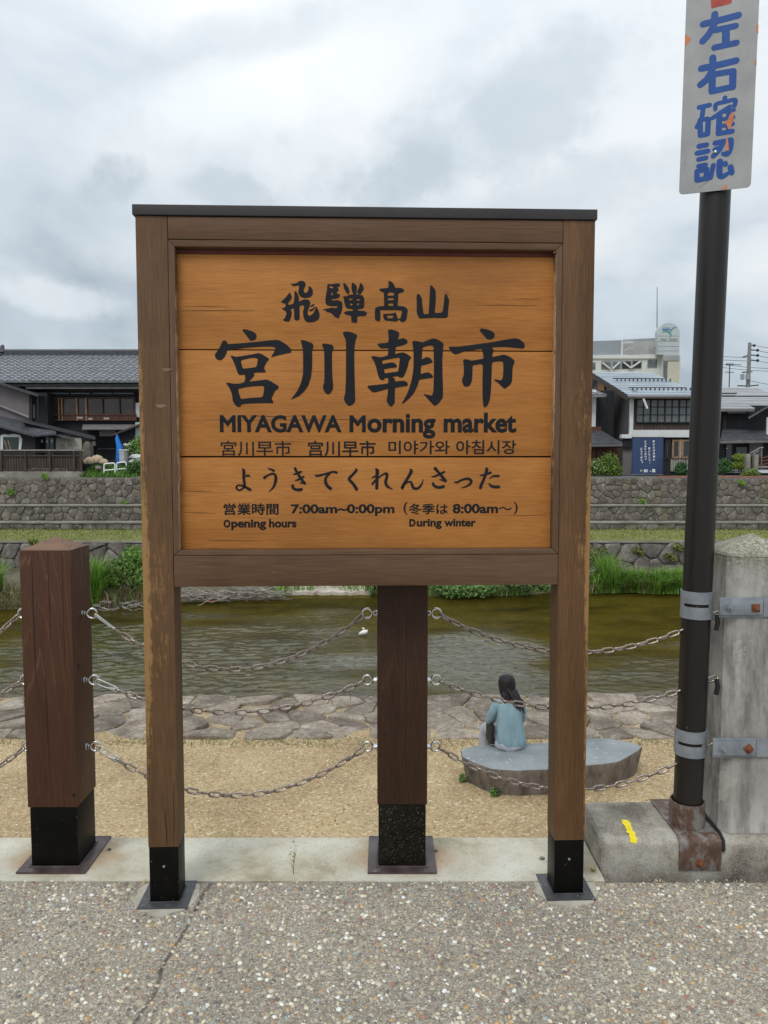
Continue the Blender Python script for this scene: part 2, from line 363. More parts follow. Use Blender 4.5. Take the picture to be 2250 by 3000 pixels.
def mat_pavement():
    t = NT('aggregate_matrix')
    n = t.noise(5, 5, 0.6); c = t.ramp(n, [(0.3, (0.275, 0.24, 0.19)), (0.7, (0.40, 0.36, 0.30))])
    v1 = t.voro(190, out='Color'); vd = t.voro(190)
    g = t.ramp(t.xyz(v1)[0], [(0.0, (0.10, 0.08, 0.065)), (0.35, (0.31, 0.265, 0.20)), (0.7, (0.50, 0.44, 0.35)), (1.0, (0.74, 0.70, 0.62))])
    c = t.mix(t.ramp(vd, [(0.30, 0.85), (0.62, 0.1)]), c, g)
    dk = t.ramp(t.noise(70, 4, 0.7), [(0.35, 0.5), (0.55, 0.0)]); c = t.mix(dk, c, (0.045, 0.037, 0.03))
    x, y, z = t.xyz()                         # a settled, darker joint running across the slab
    ln = t.math('ABSOLUTE', t.math('ADD', t.math('SUBTRACT', x, t.math('MULTIPLY', y, 0.07)), t.math('ADD', 0.797, t.math('MULTIPLY', t.math('SUBTRACT', t.noise(4, 3), 0.5), 0.07))))
    c = t.mix(t.math('MULTIPLY', t.math('SUBTRACT', 1.0, t.smoothstep(ln, 0.001, 0.012)), t.ramp(t.noise(9, 4, 0.6), [(0.35, 0.35), (0.6, 0.9)])), c, (0.04, 0.034, 0.03))
    c = t.mix(t.ramp(t.noise(1.6, 3), [(0.35, 0.28), (0.6, 0.0)]), c, (0.09, 0.085, 0.08))
    b = t.bump(vd, 0.5, 0.003); b = t.bump(t.noise(260, 4, 0.7), 0.5, 0.002, b)
    return t.fin(c, 0.85, b, 0, 0.3)
M_pave = mat_pavement()
def mat_strip():
    t = NT('pale_concrete')
    c = t.ramp(t.noise(3.2, 6, 0.62), [(0.34, (0.29, 0.245, 0.155)), (0.48, (0.48, 0.445, 0.35)), (0.68, (0.60, 0.585, 0.51))])
    c = t.mix(t.ramp(t.noise(120, 3, 0.6), [(0.30, 0.6), (0.42, 0.0)]), c, (0.17, 0.15, 0.11))
    x, y, z = t.xyz()
    for sx in (-1.19, 0.07):                   # rust washed out from under the steel plates
        dx = t.math('DIVIDE', t.math('SUBTRACT', x, sx), 0.23); dy = t.math('DIVIDE', y, 0.14)
        r2 = t.math('ADD', t.math('MULTIPLY', dx, dx), t.math('MULTIPLY', dy, dy))
        k = t.smoothstep(t.math('ADD', t.math('SUBTRACT', 1.0, r2), t.math('MULTIPLY', t.noise(14, 4), 0.9)), 0.25, 1.3)
        c = t.mix(t.math('MULTIPLY', k, 0.55), c, (0.36, 0.20, 0.085))
    return t.fin(c, 0.85, t.bump(t.noise(130, 5, 0.7), 0.35, 0.003), 0, 0.3)
M_strip = mat_strip(); M_patch = mottled('patch_mortar', (0.30, 0.275, 0.22), (0.48, 0.45, 0.38), 12, 0.9, 0.4, 0.003, 90)
def mat_oldconc():
    t = NT('weathered_concrete')
    c = t.ramp(t.noise(3.6, 7, 0.68), [(0.40, (0.105, 0.09, 0.07)), (0.52, (0.27, 0.245, 0.20)), (0.66, (0.47, 0.45, 0.40))])
    sp = t.voro(240, out='Color'); c = t.mix(0.22, c, t.ramp(t.xyz(sp)[1], [(0, (0.05, 0.045, 0.04)), (1, (0.62, 0.58, 0.5))]))
    return t.fin(c, 0.9, t.bump(t.noise(150, 5, 0.7), 0.6, 0.003), 0, 0.25)
M_beam = mat_oldconc()
def mat_pillar():
    t = NT('pillar_concrete')
    c = t.ramp(t.noise(4, 6, 0.6), [(0.3, (0.25, 0.235, 0.21)), (0.55, (0.38, 0.365, 0.34)), (0.78, (0.48, 0.47, 0.44))])
    st = t.noise(9, 5, 0.7, t.map((1, 1, 0.25))); c = t.mix(t.ramp(st, [(0.38, 0.85), (0.54, 0.0)]), c, (0.15, 0.14, 0.125))
    fl = t.smoothstep(t.noise(7, 6, 0.7, t.map(loc=(3, 1, 7))), 0.60, 0.63); c = t.mix(t.math('MULTIPLY', fl, 0.35), c, (0.50, 0.48, 0.43))
    x, y, z = t.xyz()
    top = t.smoothstep(t.math('ADD', z, t.math('MULTIPLY', t.noise(20, 4, 0.7), 0.10)), 0.99, 1.10)
    dots = t.ramp(t.noise(95, 3, 0.6), [(0.42, 1.0), (0.55, 0.1)])
    c = t.mix(t.math('MULTIPLY', top, dots), c, (0.075, 0.07, 0.05)); c = t.mix(t.math('MULTIPLY', top, 0.25), c, (0.42, 0.40, 0.25))
    wv = t.n.new('ShaderNodeVectorMath'); wv.operation = 'ADD'; t.l.new(t.tc, wv.inputs[0]); t.l.new(t.noise(14, 4, 0.7, col=True), wv.inputs[1]); wm_ = t.map((1, 1, 0.8), loc=(1.3, 2.0, .4), v=wv.outputs[0]); cr = t.voro(3.1, wm_, feat='DISTANCE_TO_EDGE'); nn = t.noise(3, 2, 0.5, t.map(loc=(4, 4, 2)))
    warp = t.n.new('ShaderNodeVectorMath'); warp.operation = 'ADD'
    c = t.mix(t.math('MULTIPLY', t.math('SUBTRACT', 1.0, t.smoothstep(cr, 0.001, 0.004)), t.ramp(nn, [(0.55, 0.0), (0.60, 0.7)])), c, (0.06, 0.055, 0.05))
    return t.fin(c, 0.9, t.bump(t.noise(60, 6, 0.7), 0.5, 0.004), 0, 0.25)
M_pillar = mat_pillar()
def mat_gravel():
    t = NT('sandy_gravel')
    c = t.ramp(t.noise(0.9, 5, 0.6), [(0.3, (0.23, 0.165, 0.085)), (0.62, (0.46, 0.355, 0.205))])
    v = t.voro(42, out='Color'); s = t.xyz(v)
    c = t.mix(0.45, c, t.ramp(s[0], [(0, (0.20, 0.13, 0.07)), (0.5, (0.45, 0.33, 0.18)), (0.93, (0.58, 0.46, 0.3)), (1, (0.85, 0.8, 0.68))]))
    f = t.noise(30, 5, 0.75); c = t.mix(t.ramp(f, [(0.34, 0.5), (0.5, 0.0)]), c, (0.13, 0.095, 0.055))
    x, y, z = t.xyz()
    gn = t.math('MULTIPLY', t.smoothstep(t.noise(1.4, 5, 0.7, t.map(loc=(2, 7, 0))), 0.56, 0.72), 0.45); c = t.mix(gn, c, (0.17, 0.165, 0.06))
    return t.fin(c, 0.95, t.bump(t.voro(42), 0.7, 0.012), 0, 0.2)
M_gravel = mat_gravel()
def stone_mat(name, ramp, rnd=0.35, scale=3, green=0.0, pale=0.0, bs=0.5):
    t = NT(name); loc = t.n.new('ShaderNodeVectorMath'); loc.operation = 'ADD'; t.l.new(t.tc, loc.inputs[0])
    oi = t.n.new('ShaderNodeObjectInfo'); t.l.new(oi.outputs['Random'], loc.inputs[1]); v = loc.outputs[0]
    c = t.ramp(t.noise(scale, 6, 0.65, v), ramp)
    c = t.mix(1.0, c, t.ramp(oi.outputs['Random'], [(0, 1 - rnd), (0.5, 1.0), (1, 1 + rnd)]), 'MULTIPLY')
    c = t.mix(t.ramp(t.noise(scale * 9, 4, 0.7, v), [(0.4, 0.4), (0.6, 0.0)]), c, (0.035, 0.03, 0.026))
    if pale: c = t.mix(t.math('MULTIPLY', t.smoothstep(t.noise(scale * 2.2, 4, 0.6, t.map(loc=(5, 5, 5), v=v)), 0.56, 0.66), pale), c, (0.42, 0.40, 0.35))
    if green: c = t.mix(t.math('MULTIPLY', t.smoothstep(t.noise(1.3, 5, 0.7), 0.52, 0.68), green), c, (0.12, 0.13, 0.04))
    b = t.bump(t.noise(scale * 6, 6, 0.7, v), bs, 0.02)
    return t.fin(c, 0.9, b, 0, 0.25)
M_wstone = stone_mat('wall_stone', [(0.3, (0.10, 0.086, 0.072)), (0.55, (0.19, 0.168, 0.143)), (0.75, (0.30, 0.275, 0.24))], 0.3, 3, 0.5, 0.4)
M_rock = stone_mat('rough_rock', [(0.3, (0.10, 0.088, 0.078)), (0.55, (0.21, 0.19, 0.17)), (0.75, (0.34, 0.31, 0.28))], 0.25, 2.2, 0.25, 0.3)
M_flag = stone_mat('flagstone', [(0.3, (0.14, 0.11, 0.085)), (0.5, (0.27, 0.225, 0.18)), (0.75, (0.44, 0.385, 0.31))], 0.32, 2.2, 0.08, 0.35, 0.8)
M_mortar = mottled('wall_mortar', (0.11, 0.10, 0.085), (0.22, 0.205, 0.175), 5, 0.95, 0.5, 0.01, 30)
M_coping = mottled('coping_concrete', (0.16, 0.148, 0.122), (0.31, 0.295, 0.255), 1.6, 0.95, 0.4, 0.01, 25)
M_sandmort = mottled('sandy_mortar', (0.20, 0.15, 0.085), (0.42, 0.33, 0.20), 3, 0.95, 0.5, 0.01, 30)
M_soil = mottled('bank_soil', (0.05, 0.045, 0.03), (0.15, 0.13, 0.08), 3, 0.95, 0.5, 0.02, 20)
M_turf = mottled('turf', (0.10, 0.115, 0.03), (0.22, 0.21, 0.075), 2, 0.95, 0.4, 0.02, 30)

BR1, BR2 = (0.085, 0.049, 0.030), (0.150, 0.090, 0.058)
TAN = (0.33, 0.19, 0.07)
M_post_l = wood('stained_post_left', (0.070, 0.035, 0.0155), (0.152, 0.084, 0.042), 'z', None, 0, 0.5,
    (TAN, [(-0.785, 1.0, 0.036, 0.75, 1.1), (-0.735, 1.10, 0.06, 0.25, 0.55), (-0.785, 1.6, 0.022, 0.5, 0.8), (-0.73, 0.85, 0.06, 0.2, 0.5)], 0.85))
M_post_r = wood('stained_post_right', (0.070, 0.034, 0.0145), (0.152, 0.080, 0.037), 'z', None, 0, 0.5,
    (TAN, [(0.682, 1.15, 0.022, 0.6, 1.05), (0.655, 1.65, 0.05, 0.3, 0.52), (0.684, 0.6, 0.014, 0.8, 0.8), (0.655, 1.2, 0.06, 0.2, 0.55)], 0.85))
M_rail = wood('stained_rail', (0.078, 0.042, 0.023), (0.145, 0.082, 0.047), 'x', None, 0, 0.5,
    ((0.45, 0.30, 0.17), [(0, 1.12, 1.2, 0.09, 0.25)], 0.6), freq=0.8)
M_trim = wood('stained_trim', (0.082, 0.046, 0.026), (0.148, 0.088, 0.052), 'x', None, 0, 0.5, cracks=0.1)
M_board = wood('sign_board', (0.285, 0.105, 0.022), (0.44, 0.188, 0.048), 'x', (0.55, 0.28, 0.10), 0.15, 0.5,
    ((0.50, 0.30, 0.14), [(-0.3, 1.35, 0.7, 0.25, 0.30), (0.3, 1.9, 0.8, 0.3, 0.2), (0.1, 1.55, 0.9, 0.2, 0.25)], 0.4), freq=1.2, cracks=0.45, vary=0.09)
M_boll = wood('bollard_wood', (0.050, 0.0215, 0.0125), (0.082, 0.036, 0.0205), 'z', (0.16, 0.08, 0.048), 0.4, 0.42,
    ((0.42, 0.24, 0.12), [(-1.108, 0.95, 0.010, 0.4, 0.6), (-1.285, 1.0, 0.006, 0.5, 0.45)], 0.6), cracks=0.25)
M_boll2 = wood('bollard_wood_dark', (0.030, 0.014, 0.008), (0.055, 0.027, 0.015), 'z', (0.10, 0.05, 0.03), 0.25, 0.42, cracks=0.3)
M_bcap = wood('weathered_endgrain', (0.13, 0.075, 0.05), (0.25, 0.16, 0.11), 'x', (0.06, 0.035, 0.02), 0.6, 0.7, cracks=1.0)
M_red = mottled('dark_red_batten', (0.10, 0.022, 0.012), (0.15, 0.035, 0.02), 20, 0.6, 0.2, 0.001)
M_shoe = mottled('black_painted_steel', (0.002, 0.002, 0.0018), (0.005, 0.0045, 0.004), 8, 0.4, 0.1, 0.0005, 200, speck=((0.25, 0.22, 0.18), 150, 0.72), spec=0.13)
M_shoe_sand = mottled('sandy_black_steel', (0.004, 0.004, 0.0025), (0.014, 0.012, 0.008), 25, 0.45, 0.15, 0.0005, 200, speck=((0.25, 0.22, 0.16), 260, 0.66), spec=0.13)
M_plate = mottled('steel_base_plate', (0.045, 0.028, 0.025), (0.13, 0.10, 0.10), 9, 0.35, 0.2, 0.001, 80, metal=0.3)
M_plate2 = mottled('black_base_plate', (0.03, 0.03, 0.032), (0.075, 0.075, 0.08), 9, 0.4, 0.2, 0.001, 80, speck=((0.25, 0.23, 0.2), 90, 0.66))
M_cap = mottled('dark_metal_cap', (0.032, 0.028, 0.029), (0.046, 0.041, 0.042), 4, 0.6, 0.05, 0.001, 90, spec=0.3)
M_ink = mottled('black_gloss_paint', (0.0025, 0.003, 0.0045), (0.006, 0.007, 0.010), 30, 0.33, 0.3, 0.0008, 60, spec=0.28, stretch=(0.2, 1, 1))
M_crk = flat('shallow_crack', (0.075, 0.032, 0.012), 0.9)
M_joint = flat('dark_joint_gap', (0.012, 0.008, 0.006), 0.9)  # near-black tone of plank joints, cracks and knots
M_steel = mottled('stainless_steel', (0.55, 0.54, 0.52), (0.75, 0.74, 0.72), 30, 0.22, 0, metal=1.0)
M_chain = mottled('tarnished_chain', (0.055, 0.040, 0.032), (0.50, 0.42, 0.36), 70, 0.30, 0.2, 0.0005, 300, metal=0.65)
M_pole = mottled('dark_brown_pole', (0.009, 0.0075, 0.0065), (0.019, 0.015, 0.013), 5, 0.40, 0.08, 0.001, 60, stretch=(1, 1, 0.15), speck=((0.12, 0.11, 0.10), 55, 0.745), spec=0.35)
M_galv = mottled('galvanised_steel', (0.17, 0.19, 0.21), (0.31, 0.335, 0.36), 11, 0.55, 0.2, 0.001, 90, metal=0.3)
def mat_rusty():
    t = NT('rusting_steel'); n = t.noise(11, 6, 0.7); n2 = t.noise(40, 5, 0.75, t.map((1, 1, 0.35)))
    f = t.math('ADD', t.math('MULTIPLY', n, 0.6), t.math('MULTIPLY', n2, 0.4))
    c = t.ramp(f, [(0.36, (0.06, 0.03, 0.02)), (0.48, (0.13, 0.078, 0.055)), (0.55, (0.20, 0.185, 0.175)), (0.72, (0.27, 0.265, 0.26))])
    return t.fin(c, 0.6, t.bump(n2, 0.35, 0.001), 0.2, 0.4)
M_rusty = mat_rusty()
M_rust = mottled('rust', (0.09, 0.03, 0.015), (0.24, 0.085, 0.035), 40, 0.85, 0.4, 0.001, 120)
M_rubber = flat('black_rubber', (0.008, 0.008, 0.008), 0.7)
M_yellow = mottled('yellow_marking_paint', (0.72, 0.58, 0.01), (0.85, 0.70, 0.02), 60, 0.6, 0.5, 0.002, 150)
def mat_panel():
    t = NT('reflective_sheet')
    c = t.ramp(t.noise(9, 4, 0.55), [(0.35, (0.25, 0.255, 0.25)), (0.65, (0.32, 0.32, 0.315))])
    c = t.mix(t.ramp(t.noise(120, 2, 0.5), [(0.70, 0.0), (0.74, 0.6)]), c, (0.12, 0.11, 0.1))
    x, y, z = t.xyz()
    dx = t.math('SUBTRACT', x, -0.02); dz = t.math('ADD', z, 0.02); rr = t.math('SQRT', t.math('ADD', t.math('MULTIPLY', dx, dx), t.math('MULTIPLY', dz, dz)))
    ang = t.math('DIVIDE', dx, t.math('ADD', rr, 0.01)); cm = t.n.new('ShaderNodeCombineXYZ'); t.l.new(ang, cm.inputs[0]); t.l.new(t.math('MULTIPLY', rr, 0.5), cm.inputs[1])
    crk = t.ramp(t.noise(26, 3, 0.8, cm.outputs[0]), [(0.36, 0.75), (0.40, 0.0)])
    crk = t.math('MULTIPLY', crk, t.math('MULTIPLY', t.smoothstep(rr, 0.26, 0.10), t.ramp(t.noise(20, 2), [(0.4, 0.3), (0.55, 1.0)])))
    c = t.mix(crk, c, (0.06, 0.055, 0.05))
    return t.fin(c, 0.45, t.bump(t.noise(40, 3), 0.06, 0.001), 0.1, 0.5)
M_panel = mat_panel()
M_blue = mottled('blue_lettering', (0.002, 0.048, 0.22), (0.004, 0.065, 0.28), 20, 0.45, 0.05)
M_redmark = mottled('red_print', (0.33, 0.03, 0.02), (0.5, 0.08, 0.05), 15, 0.5, 0.05)
M_peel = mottled('exposed_orange_primer', (0.45, 0.14, 0.06), (0.62, 0.24, 0.12), 20, 0.7, 0.2, 0.001)
# ------------------------------------------------------------------ the setting: near side
LOW, WAT = -2.25, -2.52
def sheet(name, x0, x1, y0, y1, z, mat, z0=None, **k):
    m = MB()
    if z0 is None: m.add([(x0, y0, z), (x1, y0, z), (x1, y1, z), (x0, y1, z)], [(0, 1, 2, 3)])
    else: m.box(x0, x1, y0, y1, z0, z)
    return tag(m.build(name, mat, **k), kind='structure')
YS0, YS1 = 2.613, 2.922
sheet('pavement', -8, 8, -6, YS0 - 0.004, 0.0, M_pave, -0.6, origin=(0, 0, 0))
XB = 0.79
strip = sheet('kerb_strip', -8, XB - 0.01, YS0, YS1, 0.004, M_strip, -0.5, origin=(0, 2.77, 0))
# raised, rounded concrete beam on the right
def beam():
    n = 7; prof = []
    y0, y1, zt, r = 2.690, 2.996, 0.118, 0.032
    prof.append((y0, -0.5)); prof.append((y0, 0.0))
    for i in range(n): a = math.pi / 2 * i / (n - 1); prof.append((y0 + r - r * math.cos(a), zt - r + r * math.sin(a)))
    prof += [(y1 - 0.01, zt), (y1, zt - 0.01), (y1, -0.5)]
    vs, fs = [], []; xs = [XB, XB + 0.012, XB + 0.05] + list(np.linspace(1.0, 8, 30))
    for ix, x in enumerate(xs):
        for (y, z) in prof:
            k = (0.018, 0.004, 0)[min(ix, 2)]
            vs.append((x - (0.03 * (1 - max(z, 0) / 0.12) if ix == 0 else 0) * 0 + random.uniform(-0.004, 0.004) * (z > 0.01), y + (k if y < y1 - 0.03 else -k) + random.uniform(-0.0015, 0.0015), z - (k if z > 0.05 else 0)))
    m = len(prof)
    for i in range(len(xs) - 1):
        for j in range(m): fs.append((i * m + j, i * m + (j + 1) % m, (i + 1) * m + (j + 1) % m, (i + 1) * m + j))
    fs.append(tuple(range(m)))
    return tag(build('raised_kerb', vs, fs, M_beam, sm=40, origin=(XB, 2.84, 0)), kind='structure')
beam()
# retaining wall under the path, lower ground, river bed, far terraces
tag(MB().box(-30, 30, 2.70, 2.918, LOW - 0.3, -0.52).build('retaining_wall', M_coping), kind='structure')
sheet('riverside_ground', -40, 40, 2.95, 10.3, LOW, M_gravel, LOW - 0.6, origin=(0, 0, LOW))
sheet('riverbed', -60, 60, 11.4, 24.6, WAT - 0.42, mottled('riverbed_stones', (0.06, 0.048, 0.010), (0.22, 0.175, 0.05), 1.6, 0.9, 0.6, 0.04, 9, speck=((0.26, 0.22, 0.12), 7, 0.62)))
def mat_water():
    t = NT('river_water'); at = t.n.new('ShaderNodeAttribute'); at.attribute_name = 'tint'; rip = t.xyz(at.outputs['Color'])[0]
    b = t.bump(t.noise(14, 3, 0.6, t.map((0.6, 1.0, 1)), dist=0.5), 1.0, 0.012)
    tr = t.n.new('ShaderNodeBsdfTransparent'); tr.inputs[0].default_value = (0.72, 0.66, 0.28, 1)
    df = t.n.new('ShaderNodeBsdfDiffuse'); t.put(df.inputs[0], t.ramp(t.noise(0.7, 5, 0.65, t.map((0.5, 1, 1))), [(0.35, (0.040, 0.032, 0.005)), (0.65, (0.115, 0.092, 0.014))]))
    body = t.n.new('ShaderNodeMixShader'); body.inputs[0].default_value = 0.5; t.l.new(tr.outputs[0], body.inputs[1]); t.l.new(df.outputs[0], body.inputs[2])
    gl = t.n.new('ShaderNodeBsdfGlossy'); gl.inputs['Roughness'].default_value = 0.05; t.l.new(b, gl.inputs['Normal']); gl.inputs[0].default_value = (0.96, 0.97, 0.95, 1)
    fr = t.n.new('ShaderNodeFresnel'); fr.inputs[0].default_value = 1.33; t.l.new(b, fr.inputs['Normal'])
    fac = t.math('MULTIPLY', fr.outputs[0], t.math('ADD', 0.17, t.math('MULTIPLY', rip, 1.35)), True)  # ripple mask paints the sky reflection: boosted in riffles, cut in calm water
    ms = t.n.new('ShaderNodeMixShader'); t.l.new(fac, ms.inputs[0]); t.l.new(body.outputs[0], ms.inputs[1]); t.l.new(gl.outputs[0], ms.inputs[2]); t.l.new(ms.outputs[0], t.out.inputs[0])
    return t.m
def water():
    """the river surface with real wavelets; riffled reaches are rougher than the calm ones"""
    xs = np.concatenate([[-60, -30, -14], np.arange(-10.5, 10.5, 0.05), [14, 30, 60]]); ys = np.concatenate([np.arange(11.45, 22.8, 0.042), [23.4, 24.4]])
    X_, Y_ = np.meshgrid(xs, ys); r = np.random.default_rng(11)
    def field(n, lo, hi, sx=1.0, sy=1.0, p=1.0):
        f = np.zeros_like(X_)
        for i in range(n):
            k = 2 * np.pi / np.exp(r.uniform(np.log(lo), np.log(hi))); a = r.normal(np.pi / 2, 0.75); ph = r.uniform(0, 6.28)
            f += np.sin(k * (X_ * np.cos(a) * sx + Y_ * np.sin(a) * sy) + ph) / k ** p
        return f
    def blob(cx, cy, rx, ry): return 1 - ((X_ - cx) / rx) ** 2 - ((Y_ - cy) / ry) ** 2
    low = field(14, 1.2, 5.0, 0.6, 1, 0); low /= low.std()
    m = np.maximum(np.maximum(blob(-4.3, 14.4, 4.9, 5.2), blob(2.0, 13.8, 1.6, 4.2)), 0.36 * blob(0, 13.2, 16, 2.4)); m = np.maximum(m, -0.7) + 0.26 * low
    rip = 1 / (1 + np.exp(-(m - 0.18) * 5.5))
    w = field(80, 0.09, 0.42, 0.75, 1.0, 1.0); w /= w.std()
    inner = (np.abs(X_) < 11)
    Z_ = WAT + inner * w * (0.0012 + 0.0058 * rip)
    V = np.stack([X_, Y_, Z_], 2).reshape(-1, 3); ny, nx = X_.shape; a = np.arange(nx - 1)[None, :] + np.arange(ny - 1)[:, None] * nx; a = a.ravel()
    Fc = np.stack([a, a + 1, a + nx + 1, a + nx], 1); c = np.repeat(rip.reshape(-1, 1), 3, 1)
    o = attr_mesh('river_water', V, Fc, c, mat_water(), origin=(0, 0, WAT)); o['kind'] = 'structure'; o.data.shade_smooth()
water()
# pebbles set in the pavement
def pebbles(name, n, x0, x1, y0, y1, z, smin, smax, seed, joint=False, tone=(1.0, 1.0, 1.0)):
    r = np.random.default_rng(seed)
    x = r.uniform(x0, x1, n); y = r.uniform(y0, y1, n); s = smin + (smax - smin) * r.random(n) ** 3.0
    if joint:
        ok = np.abs(x - 0.07 * y + 0.797 + 0.008 * np.sin(y * 23)) > 0.0035
        x, y, s = x[ok], y[ok], s[ok]; n = len(x)
    a = r.uniform(0, 6.28, n); asp = r.uniform(0.55, 1.0, n); hh = s * r.uniform(0.28, 0.6, n); K = 7
    ang = np.arange(K) * 2 * np.pi / K; jr = 1 + r.uniform(-0.22, 0.22, (n, K))
    def ring(k, zz):
        lx = np.cos(ang) * jr * s[:, None] * k; ly = np.sin(ang) * jr * (s * asp)[:, None] * k
        X_ = x[:, None] + lx * np.cos(a)[:, None] - ly * np.sin(a)[:, None]; Y_ = y[:, None] + lx * np.sin(a)[:, None] + ly * np.cos(a)[:, None]
        return np.stack([X_, Y_, np.broadcast_to(zz[:, None], X_.shape)], 2)
    V = np.concatenate([ring(1.0, np.full(n, z - 0.001)), ring(0.72, z + hh * 0.8), np.stack([x, y, z + hh], 1)[:, None, :]], 1).reshape(-1, 3)
    b = np.arange(n)[:, None] * (2 * K + 1); F_ = []
    for i in range(K):
        j = (i + 1) % K
        F_ += [b + np.array([i, j, K + j]), b + np.array([i, K + j, K + i]), b + np.array([K + i, K + j, 2 * K])]
    F_ = np.concatenate(F_, 1).reshape(-1, 3)
    pal = np.array([(0.60, 0.57, 0.49), (0.44, 0.40, 0.32), (0.36, 0.31, 0.235), (0.28, 0.245, 0.20), (0.20, 0.175, 0.15), (0.30, 0.20, 0.13), (0.13, 0.12, 0.115), (0.40, 0.25, 0.11), (0.25, 0.29, 0.29), (0.25, 0.13, 0.10), (0.72, 0.71, 0.66)])
    pr = np.array([9, 20, 24, 20, 12, 7, 6, 2.5, 3, 3, 2]); pr = pr / pr.sum()
    c = pal[r.choice(len(pal), n, p=pr)] * r.uniform(0.85, 1.25, (n, 1)); c = np.clip(c * np.array([1.07, 1.07, 1.01]), 0, 0.66) * np.array(tone)
    big = s > smin + (smax - smin) * 0.62; c[big] = np.clip(c[big] * 1.12, 0, 0.8)
    o = attr_mesh(name, V, F_, np.repeat(c, 2 * K + 1, 0), M_pebble, kind='stuff', origin=((x0 + x1) / 2, (y0 + y1) / 2, z))
    return o
o = pebbles('pavement_pebbles', 46000, -1.75, 1.75, 1.35, YS0 - 0.012, 0.0, 0.0017, 0.0094, 3, True)
tag(o, 'small multicoloured pebbles embedded across the grey aggregate pavement', 'pebbles')
o = pebbles('loose_grit', 260, -1.6, 1.6, YS0 - 0.02, YS0 + 0.012, 0.002, 0.003, 0.009, 5)
tag(o, 'loose grit lying in the seam between pavement and pale kerb strip', 'grit')
o = pebbles('riverside_gravel', 12000, -5.5, 5.5, 5.4, 10.0, LOW, 0.005, 0.017, 9, False, (0.95, 0.80, 0.56))
tag(o, 'scattered tan gravel over the sandy riverside ground below the path', 'gravel')
# yellow paint dash on the beam
def dash():
    a, b = G(1829, 2405, 0.1195), G(1857, 2456, 0.1195); d = (b - a); n = Vector((-d.y, d.x, 0)).normalized(); L = []; R_ = []
    for i in range(17):
        c = a + d * i / 16; wd = 0.013 + random.uniform(-0.004, 0.004)
        L.append(c + n * wd); R_.append(c - n * (0.013 + random.uniform(-0.004, 0.004)))
    pl = L + R_[::-1]; zs = []
    for p in pl:
        t = max(0, (2.722 - p.y) / 0.032); p.z = 0.1240 - 0.032 * (1 - math.sqrt(max(0, 1 - min(t, 1) ** 2)))
    m = MB(); k = len(L)
    m.add(L + R_, [(i, i + 1, k + i + 1, k + i) for i in range(k - 1)])
    o = m.build('paint_mark', M_yellow); tag(o, 'short bright yellow paint dash on top of the raised concrete kerb', 'paint mark')
dash()
# stone edging along the river (each flagstone its own piece)
edge = sheet('river_edge', -16, 16, 9.9, 11.75, LOW - 0.012, M_sandmort, WAT - 0.6, origin=(0, 10.8, LOW))
ex, ey, ez = Vector((1, 0, 0)), Vector((0, 1, 0)), Vector((0, 0, 1))
pts = [p for p in jitter_pts(-8.6, 8.6, 9.95, 11.75, 0.60, 0.34, 0.48, 0.42)]
nst = 0
for c, poly in cells(pts, -8.7, 8.7, 9.95, 11.82, 2.2):
    if stone_from(poly, random.uniform(0.008, 0.022), random.uniform(0.012, 0.045), Vector((0, 0, LOW - 0.01)), ex, ey, ez, 'stone', M_flag, edge, 0.05, None, 0.12, 0.97, 0.8): nst += 1
# ------------------------------------------------------------------ the wooden notice board
ps, th = R(2.053), R(0.436)
SP_ = Plane((0, 2.5046, 0), (math.cos(ps), math.sin(ps), 0), (-math.sin(ps) * math.cos(th), math.cos(ps) * math.cos(th), -math.sin(th)), (-math.sin(ps) * math.sin(th), math.cos(ps) * math.sin(th), math.cos(th)))
board = thing('notice_board', 'brown wooden notice board on two posts with black carved Miyagawa morning market lettering', 'notice board', local=True)
board.matrix_world = SP_.matrix()
XL0, XL1, XR0, XR1 = -0.787, -0.687, 0.580, 0.684
ZSL, ZSR = SP_.loc(478, 2482)[1], SP_.loc(1660, 2462)[1]
D = 0.100
ZT = 2.2585
def bx(name, mat, x0, x1, y0, y1, z0, z1, bev=0.002, **k): return boxo(name, mat, board, x0, x1, y0, y1, z0, z1, bevel=bev, sm=40, **k)
bx('post', M_post_l, XL0, XL1, 0, D, ZSL, ZT, label='left post with its outer edge rubbed down to pale wood')
bx('post', M_post_r, XR0, XR1, 0, D, ZSR, ZT, label='right post with scratches down its outer edge')
bx('roof_cap', M_cap, XL0 - 0.008, XR1 + 0.005, -0.006, D + 0.02, ZT + 0.002, ZT + 0.034, 0.0015)
bx('top_rail', M_rail, XL1 + 0.0015, XR0 - 0.0015, 0.0, D, 2.1875, ZT - 0.001)
bx('bottom_rail', M_rail, XL1 + 0.0015, XR0 - 0.0015, 0.0, D, 1.0735, 1.1750)
# mitred trim
fx0, fx1, fz0, fz1 = XL1 + 0.001, XR0 - 0.001, 1.1765, 2.1855; tw = 0.0205
def trim(a, b, c, d_):
    MB().prism([(p[0], 0.0012, p[1]) for p in (a, b, c, d_)], (0, D - 0.03, 0)).build('frame_trim', M_trim if abs(a[0] - b[0]) > abs(a[1] - b[1]) else M_trimv, board, bevel=0.0012, sm=40)
M_trimv = wood('stained_trim_upright', (0.082, 0.046, 0.026), (0.148, 0.088, 0.052), 'z', None, 0, 0.5, ((0.5, 0.34, 0.2), [(fx0 + tw, 1.6, 0.003, 0.7, 0.8), (fx1 - tw, 1.8, 0.003, 0.6, 0.9)], 0.8), cracks=0.1)
i0, i1, j0, j1 = fx0 + tw, fx1 - tw, fz0 + tw * 0.85, fz1 - tw
g_ = 0.0007
trim((fx0 + g_, fz1), (fx1 - g_, fz1), (i1 - g_, j1), (i0 + g_, j1)); trim((fx0 + g_, fz0), (fx1 - g_, fz0), (i1 - g_, j0), (i0 + g_, j0))
